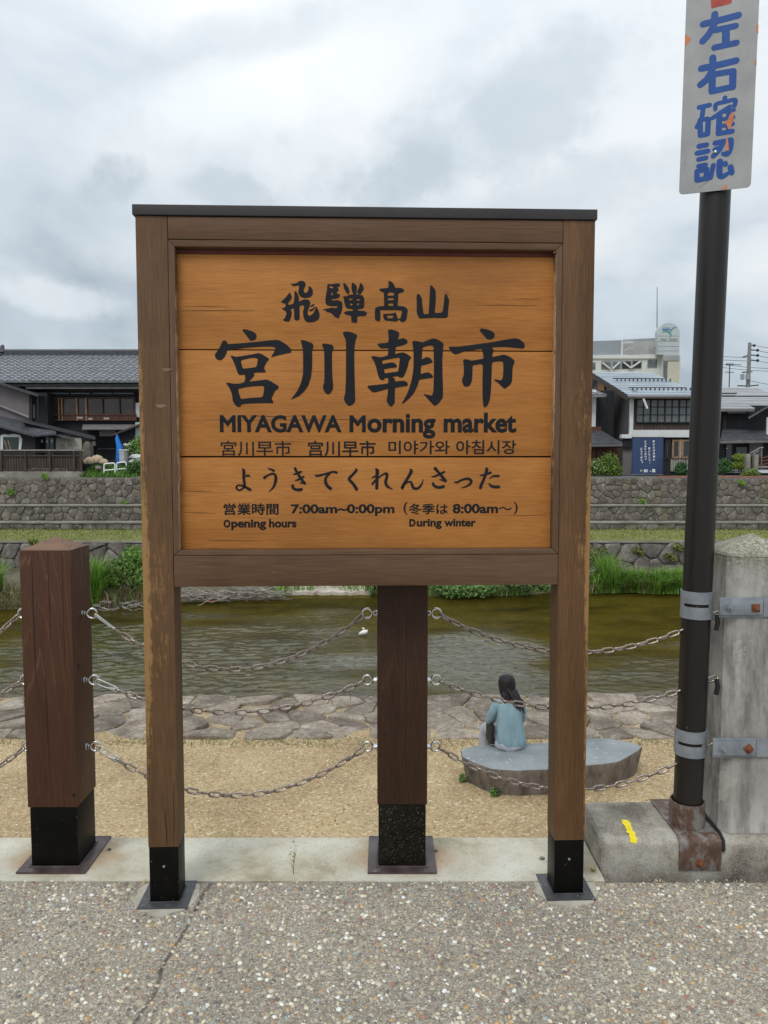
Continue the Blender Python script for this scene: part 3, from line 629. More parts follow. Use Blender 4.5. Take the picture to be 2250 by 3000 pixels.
trim((fx0, fz0 + g_), (fx0, fz1 - g_), (i0, j1 - g_), (i0, j0 + g_)); trim((fx1, fz0 + g_), (fx1, fz1 - g_), (i1, j1 - g_), (i1, j0 + g_))
BD = 0.030                                      # planks sit back in the frame
zb1 = SP_.loc(1125, 1023)[1]; zb2 = SP_.loc(1125, 1338)[1]; ztop = SP_.loc(1125, 746)[1] + 0.004
bx('plank', M_board, i0, i1, BD, BD + 0.03, zb1 + 0.0018, ztop, 0.0015)
bx('plank', M_board, i0, i1, BD, BD + 0.03, zb2 + 0.0025, zb1 - 0.0018, 0.0015)
bx('plank', M_board, i0, i1, BD, BD + 0.03, j0 + 0.0005, zb2 - 0.0025, 0.0015)
bx('batten', M_red, i0, i1, BD + 0.004, BD + 0.03, ztop + 0.002, j1 - 0.0005, 0.001)
bx('backing_panel', M_joint, i0, i1, BD + 0.0305, BD + 0.05, j0, j1, 0)
# black steel shoes and flanges
for (x0, x1, zs, lab) in ((XL0, XL1, ZSL, None), (XR0, XR1, ZSR, None)):
    s = bx('post_shoe', M_shoe, x0 + 0.0015, x1 - 0.0015, 0.002, D - 0.002, 0.007, zs - 0.0005, 0.0025)
    c = (x0 + x1) / 2
    MB().cyl((c, 0.003, zs * 0.66), (c, 0.0005, zs * 0.66), 0.0045, 8).build('screw', M_galv, s)
    pl = bx('base_plate', M_plate2, c - 0.083, c + 0.083, -0.034, D + 0.034, 0.0, 0.007, 0.002)
    MB().tube([(x0 - 0.001, -0.001, 0.0075), (x1 + 0.001, -0.001, 0.0075), (x1 + 0.001, D + 0.001, 0.0075), (x0 - 0.001, D + 0.001, 0.0075)], 0.0035, 6, closed=True).build('weld_bead', M_plate2, pl, sm=60)
    # ring of mortar in the pavement round the plate
    w0 = board.matrix_world @ Vector((c, D / 2, 0)); n = 22
    pts_ = [(w0.x + (0.112 + random.uniform(-0.012, 0.010)) * math.cos(2 * math.pi * i / n), w0.y + (0.118 + random.uniform(-0.012, 0.010)) * math.sin(2 * math.pi * i / n)) for i in range(n)]
    pts_ = [(x, min(y, YS0 - 0.006)) for x, y in pts_]
    tag(MB().prism([(x, y, -0.01) for x, y in pts_], (0, 0, 0.0135)).build('mortar_patch', M_patch), kind='structure')
M_KN = 0
# a few real cracks and knots in the timber
def crack(parent, mat, x, y, z0, z1, wd=0.0012, wob=0.002, n=14, name='crack', horiz=False):
    L, Rr = [], []; o = 0
    for i in range(n + 1):
        t = i / n; o += random.uniform(-wob, wob) * 0.5; ww = wd * math.sin(math.pi * min(max(t, 0.03), 0.97)) + 0.0002
        if horiz: L.append((z0 + (z1 - z0) * t, y, x + o + ww)); Rr.append((z0 + (z1 - z0) * t, y, x + o - ww))
        else: L.append((x + o - ww, y, z0 + (z1 - z0) * t)); Rr.append((x + o + ww, y, z0 + (z1 - z0) * t))
    k = len(L)
    return MB().add(L + Rr, [(i, i + 1, k + i + 1, k + i) for i in range(k - 1)]).build(name, mat, parent)
for (zz, xa, xb, ww) in ((SP_.loc(600, 893)[1], -0.64, -0.50, 0.0005), (SP_.loc(600, 905)[1], -0.65, -0.42, 0.0006), (SP_.loc(900, 866)[1], 0.42, 0.52, 0.0006), (SP_.loc(900, 884)[1], 0.30, 0.50, 0.0005), (SP_.loc(900, 1230)[1], -0.62, 0.05, 0.0006),
                         (SP_.loc(900, 1217)[1], -0.45, -0.30, 0.0008), (SP_.loc(900, 1440)[1], -0.66, -0.56, 0.0006), (SP_.loc(900, 1502)[1], -0.66, -0.55, 0.0009), (SP_.loc(900, 1515)[1], 0.42, 0.54, 0.0006), (SP_.loc(900, 1585)[1], -0.58, -0.40, 0.0008)):
    crack(board, M_crk, zz, BD - 0.0006, xa, xb, ww, 0.0015, 18, horiz=True)
kx, kz = SP_.loc(1312, 851)
MB().prism([(kx + 0.0085 * math.cos(a), BD - 0.0008, kz + 0.0085 * math.sin(a)) for a in np.linspace(0, 6.28, 15)[:-1]], (0, 0.002, 0)).build('knot', mottled('knot_wood', (0.22, 0.07, 0.03), (0.34, 0.12, 0.05), 60), board)
for (px, py) in ((487, 1083), (470, 1190)):
    a, b = SP_.loc(px, py); n = 16; m = MB()
    m.prism([(a + 0.020 * math.cos(t) * (1 - 0.4 * (t > 3.1)), -0.0007, b + 0.0058 * math.sin(t)) for t in np.linspace(0, 6.28, n + 1)[:-1]], (0, 0.001, 0)); m.build('knot', M_bcap, board)
crack(board, M_joint, SP_.loc(487, 2340)[0], -0.0006, 0.19, 0.33, 0.0013, 0.003); crack(board, M_joint, SP_.loc(505, 2300)[0], -0.0006, 0.2, 0.42, 0.0009, 0.003)
# ------------------------------------------------------------------ lettering: painted glyphs on the planks
def curve_to_mesh(cu):
    tmp = bpy.data.objects.new('tmp', cu); sc.collection.objects.link(tmp); dg = bpy.context.evaluated_depsgraph_get(); dg.update()
    me = bpy.data.meshes.new_from_object(tmp.evaluated_get(dg)); bpy.data.objects.remove(tmp); return me
def glyph_mesh(text, bold, sx=1.0):
    cu = bpy.data.curves.new('glyphs', 'FONT'); cu.body = text; cu.resolution_u = 6; cu.bevel_depth = bold; cu.bevel_resolution = 1; cu.extrude = 0.0
    me = curve_to_mesh(cu); v = np.empty(len(me.vertices) * 3); me.vertices.foreach_get('co', v); return me, v.reshape(-1, 3)
def lay(me, v, name, mat, parent, depth, thick=0.0012, local=True):
    """v: (n,3) with columns plane-x, plane-z, relief"""
    z = v[:, 2]; zz = (z - z.min()) / max(np.ptp(z), 1e-9)
    V = np.stack([v[:, 0], depth - zz * thick, v[:, 1]], 1)
    me.vertices.foreach_set('co', V.astype(np.float32).ravel()); me.update(); me.name = name
    me.materials.clear(); me.materials.append(mat); me.polygons.foreach_set('material_index', [0] * len(me.polygons))
    o = link(name, me, None, parent); OFF[o.name] = Vector((0, 0, 0)); return o
def text_at(text, x0, x1, yb, yc, bold, name, cap=None, plane=None, parent=None, mat=None, depth=None):
    """photo box: x0..x1 and baseline yb / cap height yc (cap: glyph that defines them; None = bounding box)"""
    plane = plane or SP_
    me, v = glyph_mesh(text, bold); u0, wb = plane.loc(x0, yb); u1, wc = plane.loc(x1, yc)
    if cap:
        _, cv = glyph_mesh(cap, bold); lo, hi = cv[:, 1].min(), cv[:, 1].max()
    else: lo, hi = v[:, 1].min(), v[:, 1].max()
    a, b = v[:, 0].min(), v[:, 0].max()
    w_ = v.copy(); w_[:, 0] = u0 + (v[:, 0] - a) / (b - a) * (u1 - u0); w_[:, 1] = wb + (v[:, 1] - lo) / (hi - lo) * (wc - wb)
    return lay(me, w_, name, mat or M_ink, parent or board, BD if depth is None else depth)
S4 = 1140 / 1659
def r4(x, y): return 500 + x * S4, 1180 + y * S4
def t4(text, x0, x1, yb, yc, bold, cap=None, name='lettering'):
    a, yb_ = r4(x0, yb); b, yc_ = r4(x1, yc); text_at(text, a, b, yb_, yc_, bold, name, cap)
t4('MIYAGAWA', 203, 728, 124, 51, 0.034, 'M'); t4('M', 762, 832, 124, 51, 0.034, 'M'); t4('orning', 839, 1133, 125, 66, 0.034, 'x'); t4('market', 1168, 1482, 125, 66, 0.034, 'x')
t4('宮川早市', 207, 510, 226, 161, 0.008); t4('宫川早市', 583, 875, 227, 160, 0.016)
t4('미야가와', 930, 1195, 219, 160, 0.014); t4('아침시장', 1222, 1482, 219, 158, 0.014)
t4('営業時間', 219, 456, 481, 430, 0.020)
t4('7:00am~0:00pm', 510, 956, 475, 434, 0.032, '7'); t4('(', 995, 1013, 480, 425, 0.012); t4('冬季は', 1017, 1187, 479, 431, 0.020)
t4('8:00am', 1207, 1403, 474, 432, 0.032, '8'); t4('～', 1405, 1463, 460, 446, 0.016); t4(')', 1470, 1488, 478, 424, 0.012)
t4('O', 219, 248, 536, 501, 0.05, 'O'); t4('pening', 252, 402, 535, 509, 0.036, 'x'); t4('hours', 415, 533, 535, 509, 0.036, 'x'); t4('D', 1020, 1047, 531, 498, 0.05, 'D'); t4('uring', 1052, 1160, 531, 506, 0.036, 'x'); t4('winter', 1170, 1307, 531, 506, 0.036, 'x')
# brush characters, outlines measured on the board: (origin x, origin y, scale, outlines)
def glyph_outline(name, ox, oy, s, loops, bold=0.0006, sm=True, plane=None, parent=None, mat=None, depth=None, thick=0.0014):
    plane = plane or SP_
    cu = bpy.data.curves.new(name, 'CURVE'); cu.dimensions = '2D'; cu.fill_mode = 'BOTH'; cu.bevel_depth = bold; cu.bevel_resolution = 1; cu.resolution_u = 4
    for lp in loops:
        q = [plane.loc(ox + x * s, oy + y * s) for x, y in lp]
        if sm:                                  # one pass of corner cutting keeps the brush feel
            q2 = []
            for i in range(len(q)):
                A, B = q[i], q[(i + 1) % len(q)]; k = 0.14
                q2 += [(A[0] + (B[0] - A[0]) * k, A[1] + (B[1] - A[1]) * k), (B[0] - (B[0] - A[0]) * k, B[1] - (B[1] - A[1]) * k)]
            q = q2
        sp = cu.splines.new('POLY'); sp.points.add(len(q) - 1); sp.use_cyclic_u = True
        for i, (a, b) in enumerate(q): sp.points[i].co = (a, b, 0, 1)
    me = curve_to_mesh(cu); v = np.empty(len(me.vertices) * 3); me.vertices.foreach_get('co', v); v = v.reshape(-1, 3)
    return lay(me, v, 'lettering', mat or M_ink, parent or board, BD if depth is None else depth, thick)
g1 = (610, 940, 250 / 1659); g2 = (840, 950, 220 / 1659); g3 = (1060, 940, 260 / 1659); g4 = (1300, 940, 260 / 1659); g5 = (810, 800, 270 / 1659); g6 = (1080, 800, 270 / 1659)
glyph_outline('miya', *g1, [[(648, 132), (700, 135), (830, 175), (890, 210), (912, 250), (912, 300), (895, 328), (830, 357), (785, 345), (750, 295), (690, 215), (648, 165)]])
glyph_outline('miya', *g1, [[(262, 355), (305, 358), (330, 385), (352, 428), (600, 412), (900, 385), (1200, 350), (1325, 343), (1400, 372), (1500, 435), (1590, 520), (1595, 590), (1530, 598), (1350, 640), (1200, 680), (1260, 590), (1295, 490), (1200, 470), (1000, 472), (700, 495), (450, 530), (330, 545), (320, 610), (275, 690), (215, 738), (160, 735), (110, 690), (98, 630), (150, 560), (200, 480), (240, 390)]])
glyph_outline('miya', *g1, [[(405, 655), (440, 655), (500, 678), (620, 665), (850, 625), (955, 602), (1030, 630), (1165, 715), (1110, 780), (1055, 900), (1090, 945), (1085, 980), (960, 978), (850, 990), (875, 1035), (830, 1090), (760, 1165), (900, 1150), (1110, 1122), (1200, 1160), (1350, 1255), (1340, 1300), (1280, 1340), (1240, 1420), (1205, 1500), (1240, 1550), (1240, 1585), (1100, 1580), (900, 1585), (700, 1595), (615, 1610), (600, 1650), (560, 1665), (500, 1625), (450, 1540), (440, 1420), (400, 1310), (320, 1190), (350, 1183), (450, 1205), (560, 1208), (680, 1180), (700, 1100), (685, 1018), (610, 1030), (570, 1025), (545, 980), (500, 850), (450, 730)],
    [(600, 742), (640, 910), (750, 900), (915, 878), (940, 780), (945, 710), (880, 688), (780, 695)], [(545, 1305), (570, 1400), (605, 1510), (800, 1485), (1035, 1470), (1060, 1380), (1070, 1265), (1030, 1240), (850, 1250), (700, 1270)]], sm=True)
glyph_outline('kawa', *g2, [[(295, 330), (340, 320), (420, 340), (540, 385), (575, 430), (570, 480), (545, 550), (548, 750), (545, 950), (520, 1150), (460, 1330), (370, 1460), (250, 1570), (80, 1640), (130, 1580), (230, 1440), (310, 1260), (350, 1080), (352, 850), (350, 560), (325, 420)]])
glyph_outline('kawa', *g2, [[(772, 415), (800, 398), (900, 405), (1000, 430), (1028, 470), (1018, 530), (990, 590), (990, 900), (1000, 1150), (1015, 1330), (1010, 1420), (960, 1500), (905, 1532), (850, 1500), (800, 1410), (797, 1340), (825, 1260), (830, 1000), (825, 600), (805, 500)]])
glyph_outline('kawa', *g2, [[(1242, 155), (1270, 130), (1370, 132), (1480, 165), (1550, 205), (1550, 250), (1520, 310), (1495, 450), (1487, 700), (1495, 1100), (1505, 1500), (1510, 1680), (1470, 1740), (1390, 1790), (1340, 1765), (1280, 1690), (1262, 1620), (1295, 1500), (1310, 1200), (1312, 700), (1312, 400), (1300, 290), (1250, 200)]])
glyph_outline('asa', *g3, [[(497, 150), (520, 132), (580, 138), (660, 165), (710, 200), (695, 260), (678, 330), (720, 315), (780, 297), (830, 315), (865, 350), (855, 395), (790, 425), (640, 460), (635, 530), (625, 600), (700, 580), (775, 565), (850, 595), (935, 660), (890, 720), (870, 820), (840, 920), (800, 1000), (780, 1035), (720, 1038), (680, 1010), (570, 1025), (620, 1060), (630, 1120), (700, 1110), (800, 1102), (850, 1130), (875, 1170), (850, 1200), (760, 1210), (625, 1235), (622, 1400), (620, 1520), (590, 1560), (555, 1592), (515, 1560), (470, 1480), (492, 1380), (500, 1245), (400, 1280), (230, 1322), (180, 1300), (108, 1215), (120, 1195), (300, 1180), (505, 1155), (505, 1040), (430, 1050), (425, 1080), (390, 1090), (340, 1065), (310, 990), (280, 860), (240, 740), (178, 650), (200, 637), (260, 642), (350, 660), (430, 645), (500, 620), (508, 480), (400, 490), (350, 478), (295, 415), (310, 400), (400, 395), (510, 378), (512, 250)],
    [(378, 718), (392, 790), (500, 765), (570, 757), (620, 770), (665, 810), (655, 845), (580, 855), (415, 878), (432, 965), (560, 945), (690, 930), (705, 850), (725, 670), (690, 660), (560, 680)]])
glyph_outline('asa', *g3, [[(957, 365), (1000, 348), (1060, 358), (1150, 380), (1230, 345), (1360, 300), (1440, 325), (1545, 395), (1535, 500), (1520, 700), (1525, 1000), (1535, 1300), (1530, 1420), (1460, 1520), (1385, 1578), (1330, 1530), (1240, 1430), (1170, 1350), (1210, 1360), (1330, 1390), (1360, 1300), (1368, 1000), (1368, 700), (1360, 450), (1310, 430), (1240, 440), (1150, 468), (1140, 560), (1130, 705), (1190, 670), (1240, 655), (1290, 675), (1340, 735), (1330, 755), (1230, 790), (1120, 810), (1110, 980), (1180, 955), (1260, 945), (1310, 970), (1350, 1025), (1330, 1045), (1220, 1058), (1085, 1078), (1050, 1200), (980, 1340), (880, 1450), (790, 1525), (762, 1528), (800, 1460), (880, 1310), (940, 1120), (980, 900), (985, 600), (970, 430)]])
glyph_outline('ichi', *g4, [[(705, 130), (735, 116), (830, 130), (930, 165), (980, 215), (980, 265), (945, 310), (900, 318), (845, 315), (800, 265), (740, 195), (705, 155)]])
glyph_outline('ichi', *g4, [[(115, 460), (300, 460), (600, 420), (900, 380), (1200, 325), (1370, 302), (1450, 318), (1530, 380), (1552, 440), (1530, 490), (1400, 480), (1200, 458), (1000, 462), (920, 470), (965, 520), (940, 580), (935, 660), (1020, 640), (1150, 608), (1240, 635), (1350, 710), (1355, 760), (1325, 820), (1315, 920), (1310, 1110), (1270, 1180), (1170, 1252), (1110, 1200), (1030, 1120), (965, 1085), (1000, 1078), (1110, 1098), (1140, 1040), (1150, 920), (1148, 740), (1080, 728), (930, 745), (920, 1000), (910, 1250), (890, 1450), (850, 1560), (795, 1612), (770, 1560), (757, 1400), (755, 1100), (765, 775), (560, 805), (560, 950), (548, 1110), (510, 1190), (445, 1215), (395, 1190), (370, 1110), (370, 1070), (400, 1000), (405, 860), (388, 710), (420, 695), (480, 705), (540, 725), (640, 710), (775, 685), (770, 600), (745, 495), (600, 515), (400, 545), (260, 600), (210, 590), (160, 540), (125, 490)]])
glyph_outline('hi', *g5, [[(240, 150), (262, 158), (340, 148), (400, 110), (440, 100), (490, 118), (512, 160), (500, 210), (470, 262), (490, 320), (520, 325), (562, 290), (570, 240), (570, 200), (600, 210), (640, 262), (642, 330), (620, 380), (560, 405), (490, 412), (420, 385), (385, 330), (385, 270), (400, 220), (390, 180), (340, 185), (290, 200), (262, 170)]])
glyph_outline('hi', *g5, [[(225, 315), (240, 340), (262, 400), (240, 440), (200, 495), (180, 515), (212, 545), (300, 515), (312, 400), (312, 300), (325, 288), (355, 320), (385, 380), (392, 485), (470, 445), (540, 440), (585, 465), (598, 510), (580, 570), (550, 640), (548, 720), (590, 745), (650, 700), (690, 630), (700, 565), (722, 590), (762, 690), (765, 760), (740, 805), (670, 845), (560, 855), (510, 830), (475, 750), (468, 660), (490, 590), (480, 540), (400, 550), (400, 700), (402, 790), (370, 822), (325, 815), (305, 770), (310, 690), (300, 600), (240, 610), (260, 680), (240, 780), (210, 845), (140, 835), (100, 812), (140, 780), (170, 700), (160, 660), (82, 605), (150, 580), (155, 520), (62, 485), (120, 440), (180, 370)]])
glyph_outline('hi', *g5, [[(592, 575), (620, 545), (662, 520), (675, 528), (645, 560)], [(582, 630), (640, 610), (680, 575), (682, 590), (640, 640), (592, 658)]])
glyph_outline('da', *g5, [[(912, 160), (1000, 165), (1090, 148), (1130, 155), (1138, 185), (1120, 208), (1075, 215), (1112, 250), (1110, 285), (1075, 300), (1088, 335), (1138, 352), (1132, 380), (1110, 405), (1060, 425), (985, 430), (985, 462), (1100, 455), (1175, 485), (1182, 580), (1165, 670), (1135, 720), (1118, 780), (1080, 770), (1040, 750), (1000, 700), (960, 675), (900, 665), (880, 635), (825, 628), (900, 608), (1000, 592), (1075, 605), (1100, 570), (1080, 555), (960, 560), (890, 530), (875, 470), (885, 370), (905, 280)],
    [(925, 188), (960, 235), (1015, 240), (1015, 200)], [(985, 305), (972, 350), (1010, 370), (1008, 310)]])
glyph_outline('da', *g5, [[(1205, 135), (1240, 160), (1290, 225), (1312, 290), (1300, 340), (1262, 320), (1225, 260), (1205, 190)], [(1360, 132), (1400, 155), (1445, 200), (1440, 270), (1430, 350), (1470, 350), (1550, 368), (1580, 430), (1580, 540), (1560, 605), (1470, 610), (1455, 640), (1500, 648), (1590, 655), (1635, 690), (1600, 738), (1450, 740), (1450, 860), (1400, 862), (1350, 850), (1348, 735), (1250, 715), (1210, 680), (1260, 655), (1380, 650), (1375, 615), (1265, 600), (1245, 570), (1222, 500), (1205, 375), (1240, 390), (1300, 360), (1390, 350), (1360, 290), (1350, 220)],
    [(1275, 415), (1325, 462), (1400, 430), (1330, 420)], [(1420, 435), (1455, 465), (1500, 460), (1505, 425)], [(1315, 512), (1330, 550), (1360, 555), (1375, 520), (1340, 505)], [(1445, 545), (1470, 550), (1498, 515), (1480, 500), (1450, 515)]])
glyph_outline('da', *g5, [[(1510, 140), (1545, 165), (1575, 240), (1540, 300), (1510, 345), (1455, 320), (1450, 300), (1490, 220)]])
glyph_outline('taka', *g6, [[(362, 108), (400, 110), (450, 150), (475, 200), (485, 235), (570, 228), (640, 255), (645, 290), (600, 315), (535, 330), (540, 420), (525, 560), (640, 568), (690, 595), (715, 640), (700, 720), (690, 800), (655, 845), (600, 848), (545, 800), (520, 838), (450, 835), (300, 820), (275, 770), (270, 700), (330, 705), (440, 695), (495, 678), (518, 740), (520, 785), (580, 795), (620, 640), (500, 630), (320, 632), (220, 632), (190, 590), (210, 640), (215, 800), (200, 835), (140, 825), (118, 780), (120, 640), (125, 595), (180, 572), (290, 562), (285, 420), (285, 310), (225, 290), (195, 252), (270, 240), (362, 232), (370, 170)],
    [(345, 325), (345, 375), (468, 370), (468, 318), (400, 305)], [(348, 415), (350, 460), (462, 452), (462, 408)], [(355, 512), (358, 558), (455, 558), (452, 505)], [(330, 730), (345, 785), (440, 785), (455, 740), (440, 728)]])
glyph_outline('yama', *g6, [[(902, 340), (930, 355), (970, 420), (980, 560), (1000, 712), (1100, 705), (1102, 640), (1110, 500), (1120, 300), (1130, 178), (1155, 195), (1215, 260), (1225, 380), (1218, 520), (1200, 690), (1330, 685), (1360, 640), (1375, 500), (1390, 360), (1408, 340), (1440, 390), (1468, 450), (1450, 620), (1440, 775), (1200, 772), (1000, 780), (925, 785), (882, 680), (882, 560), (878, 400), (885, 360)]])
# hiragana and hangers drawn as brush strokes with changing width
def strokes(name, ox, oy, s, sts, plane=None, parent=None, mat=None, depth=None, label=None, partname='lettering', thick=0.0010):
    plane = plane or SP_; V, Fc = [], []
    for k, st in enumerate(sts):
        pts = [(Vector(plane.loc(ox + x * s, oy + y * s)), w_) for x, y, w_ in st]
        u0 = plane.loc(ox, oy); u1 = plane.loc(ox + 100 * s, oy); unit = abs(u1[0] - u0[0]) / 100
        q = []                                          # Catmull-Rom through the stroke
        for i in range(len(pts) - 1):
            p0, p1, p2, p3 = pts[max(i - 1, 0)], pts[i], pts[i + 1], pts[min(i + 2, len(pts) - 1)]
            for t in (0, 0.25, 0.5, 0.75):
                a = 0.5 * ((2 * p1[0]) + (p2[0] - p0[0]) * t + (2 * p0[0] - 5 * p1[0] + 4 * p2[0] - p3[0]) * t * t + (3 * p1[0] - p0[0] - 3 * p2[0] + p3[0]) * t ** 3)
                q.append((a, p1[1] + (p2[1] - p1[1]) * t))
        q.append(pts[-1]); m = len(q); L, Rr = [], []
        for i in range(m):
            d = (q[min(i + 1, m - 1)][0] - q[max(i - 1, 0)][0]).normalized(); nn = Vector((-d.y, d.x)); r_ = q[i][1] * unit / 2
            L.append(q[i][0] + nn * r_); Rr.append(q[i][0] - nn * r_)
        d0 = (q[1][0] - q[0][0]).normalized(); d1 = (q[-1][0] - q[-2][0]).normalized()
        e0 = [q[0][0] - d0 * (q[0][1] * unit / 2 * math.sin(a)) + Vector((-d0.y, d0.x)) * (-q[0][1] * unit / 2 * math.cos(a)) for a in (0.6, 1.2, 1.9, 2.5)]
        e1 = [q[-1][0] + d1 * (q[-1][1] * unit / 2 * math.sin(a)) + Vector((-d1.y, d1.x)) * (q[-1][1] * unit / 2 * math.cos(a)) for a in (0.6, 1.2, 1.9, 2.5)]
        dep = (BD if depth is None else depth) - thick - 0.00004 * k
        n = len(V); C = [a.lerp(b, 0.5) for a, b in zip(L, Rr)]
        V += [(p.x, dep, p.y) for p in L] + [(p.x, dep, p.y) for p in Rr] + [(p.x, dep + 0, p.y) for p in e0] + [(p.x, dep, p.y) for p in e1]
        for i in range(m - 1): Fc.append((n + i, n + i + 1, n + m + i + 1, n + m + i))
        Fc.append((n + m, n + 2 * m, n + 2 * m + 1, n + 2 * m + 2, n + 2 * m + 3, n)) ; Fc.append((n + m - 1, n + 2 * m + 4, n + 2 * m + 5, n + 2 * m + 6, n + 2 * m + 7, n + 2 * m - 1))
    return build(partname, V, Fc, mat or M_ink, parent or board, label=label)
h7 = (660, 1355, 420 / 1659); h8 = (1070, 1355, 420 / 1659)
strokes('yo', *h7, [[(188, 78, 22), (200, 105, 38), (198, 180, 33), (208, 270, 32), (190, 300, 20), (150, 325, 20), (118, 310, 22), (112, 285, 20), (140, 265, 20), (190, 275, 26), (240, 300, 32), (272, 318, 34)], [(215, 162, 16), (245, 152, 26), (268, 158, 18)]])
strokes('u', *h7, [[(478, 66, 6), (520, 82, 26), (548, 95, 30)], [(440, 178, 34), (480, 150, 22), (540, 130, 26), (572, 160, 34), (570, 220, 36), (545, 290, 26), (490, 345, 5)]])
strokes('ki', *h7, [[(775, 143, 6), (810, 130, 26), (868, 108, 26)], [(800, 210, 8), (840, 198, 26), (900, 165, 22)], [(800, 70, 34), (820, 110, 30), (870, 190, 34), (915, 245, 30)], [(850, 238, 6), (885, 240, 24), (915, 246, 24)], [(785, 262, 12), (768, 275, 30), (785, 305, 34), (830, 320, 34), (872, 315, 38)]])
strokes('te', *h7, [[(1032, 145, 12), (1060, 155, 28), (1140, 138, 24), (1240, 110, 26), (1285, 118, 30)], [(1210, 128, 16), (1165, 170, 28), (1155, 220, 36), (1175, 270, 38), (1215, 305, 38)]])
strokes('ku', *h7, [[(1512, 75, 20), (1515, 95, 34), (1470, 145, 30), (1432, 192, 36), (1470, 240, 34), (1500, 280, 38), (1518, 312, 40)]])
strokes('re', *h8, [[(122, 72, 14), (142, 95, 44), (138, 160, 36), (138, 250, 38), (136, 300, 38)], [(75, 180, 8), (110, 165, 22), (160, 130, 16)], [(85, 252, 26), (130, 200, 24), (200, 145, 20), (250, 128, 30), (255, 165, 34), (240, 230, 36), (262, 280, 32), (325, 316, 5)]])
strokes('n', *h8, [[(530, 82, 22), (540, 105, 40), (500, 180, 34), (450, 260, 34), (430, 308, 34), (470, 245, 20), (530, 225, 22), (548, 255, 32), (565, 295, 34), (610, 305, 32), (655, 265, 24), (684, 195, 5)]])
strokes('sa', *h8, [[(775, 165, 6), (820, 160, 24), (925, 110, 26)], [(820, 70, 40), (860, 115, 30), (910, 175, 36), (940, 215, 36)], [(868, 200, 5), (900, 205, 20), (935, 216, 26)], [(800, 230, 12), (795, 255, 30), (830, 285, 34), (880, 290, 34), (918, 280, 36)]])
strokes('tsu', *h8, [[(1050, 228, 16), (1075, 232, 24), (1130, 205, 24), (1200, 190, 32), (1242, 215, 34), (1225, 255, 28), (1170, 285, 18), (1118, 300, 5)]])
strokes('ta', *h8, [[(1415, 66, 20), (1425, 85, 40), (1400, 170, 32), (1365, 250, 34), (1350, 295, 36)], [(1345, 150, 12), (1390, 145, 26), (1470, 118, 30)], [(1450, 190, 5), (1500, 160, 24), (1562, 158, 28)], [(1450, 245, 14), (1475, 275, 30), (1520, 285, 34), (1562, 285, 38)]])
# ------------------------------------------------------------------ bollards
def eye_bolt(parent, x, z, side, yaw=0.0, y=None):
    """stainless ring on a hex shank standing out of the bollard's side"""
    y = BY if y is None else y
    m = MB(); Rr, r = 0.0175, 0.0042; cx = x + side * 0.036
    cs, sn = math.cos(yaw), math.sin(yaw)
    m.tube([(cx + Rr * math.cos(a) * cs, y + Rr * math.cos(a) * sn, z + Rr * math.sin(a)) for a in np.linspace(0, 2 * math.pi, 25)[:-1]], r, 8, closed=True)
    o = m.build('eye_ring', M_steel, parent, sm=60)
    s = MB(); s.cyl((x - side * 0.004, y, z), (x + side * 0.020, y, z), 0.0062, 8)
    s.cyl((x + side * 0.0005, y, z), (x + side * 0.0035, y, z), 0.0125, 16); s.cyl((x + side * 0.0036, y, z), (x + side * 0.012, y, z), 0.0095, 6)
    s.build('shank', M_steel, o, sm=30)
    return o
BY = 2.781                                          # middle line of the row of bollards
BW = 0.090
def bollard(x, label, wmat, zs, zt, zeyes, sandy, sides, cracks_):
    t = thing('bollard', label, 'bollard', (x, BY, 0.004), 'brown wooden bollards along the kerb')
    x0, x1, y0, y1 = x - BW, x + BW, BY - BW, BY + BW
    boxo('post', wmat, t, x0, x1, y0, y1, zs, zt, bevel=0.004, sm=40)
    m = MB(); k = 0.0005; h = 0.042
    a = [(x0 + k, y0 + k, zt + 0.001), (x1 - k, y0 + k, zt + 0.001), (x1 - k, y1 - k, zt + 0.001), (x0 + k, y1 - k, zt + 0.001)]
    m.add(a + [(x, BY, zt + h)], [(0, 1, 4), (1, 2, 4), (2, 3, 4), (3, 0, 4), (3, 2, 1, 0)])
    m.build('cap', M_bcap, t, bevel=0.002)
    s = boxo('shoe', M_shoe_sand if sandy else M_shoe, t, x0 + 0.004, x1 - 0.004, y0 + 0.004, y1 - 0.004, 0.012, zs - 0.001, bevel=0.008, sm=40)
    pl = boxo('base_plate', M_plate, t, x - 0.125, x + 0.125, y0 - 0.035, y1 + 0.045, 0.005, 0.012, bevel=0.002, sm=40)
    MB().tube([(x0, y0, 0.0125), (x1, y0, 0.0125), (x1, y1, 0.0125), (x0, y1, 0.0125)], 0.0045, 6, closed=True).build('weld_bead', M_plate, pl, sm=60)
    MB().box(x - 0.125, x + 0.125, y1 + 0.0455, y1 + 0.050, -0.03, 0.012).build('rear_flange', M_plate, pl)
    for z in zeyes:
        if 1 in sides: eye_bolt(t, x1, z, 1, 0.12)
        if -1 in sides: eye_bolt(t, x0, z, -1, -0.12)
    for (dx, z0, z1, ww, wob) in cracks_:
        crack(t, M_joint, x + dx, y0 - 0.0008, z0, z1, ww, wob, 16)
    return t
XLb = (G(47, 2564).x + G(250, 2564).x) / 2; XMb = (G(1078, 2549).x + G(1278, 2549).x) / 2
ZE = [P(1125, 1797, BY).z, P(1125, 1992, BY).z, P(1125, 2187, BY).z]
zt_l = P(80, 1614, BY - BW).z; zs_l = P(100, 2366, BY - BW).z; zs_m = P(1180, 2358, BY - BW).z
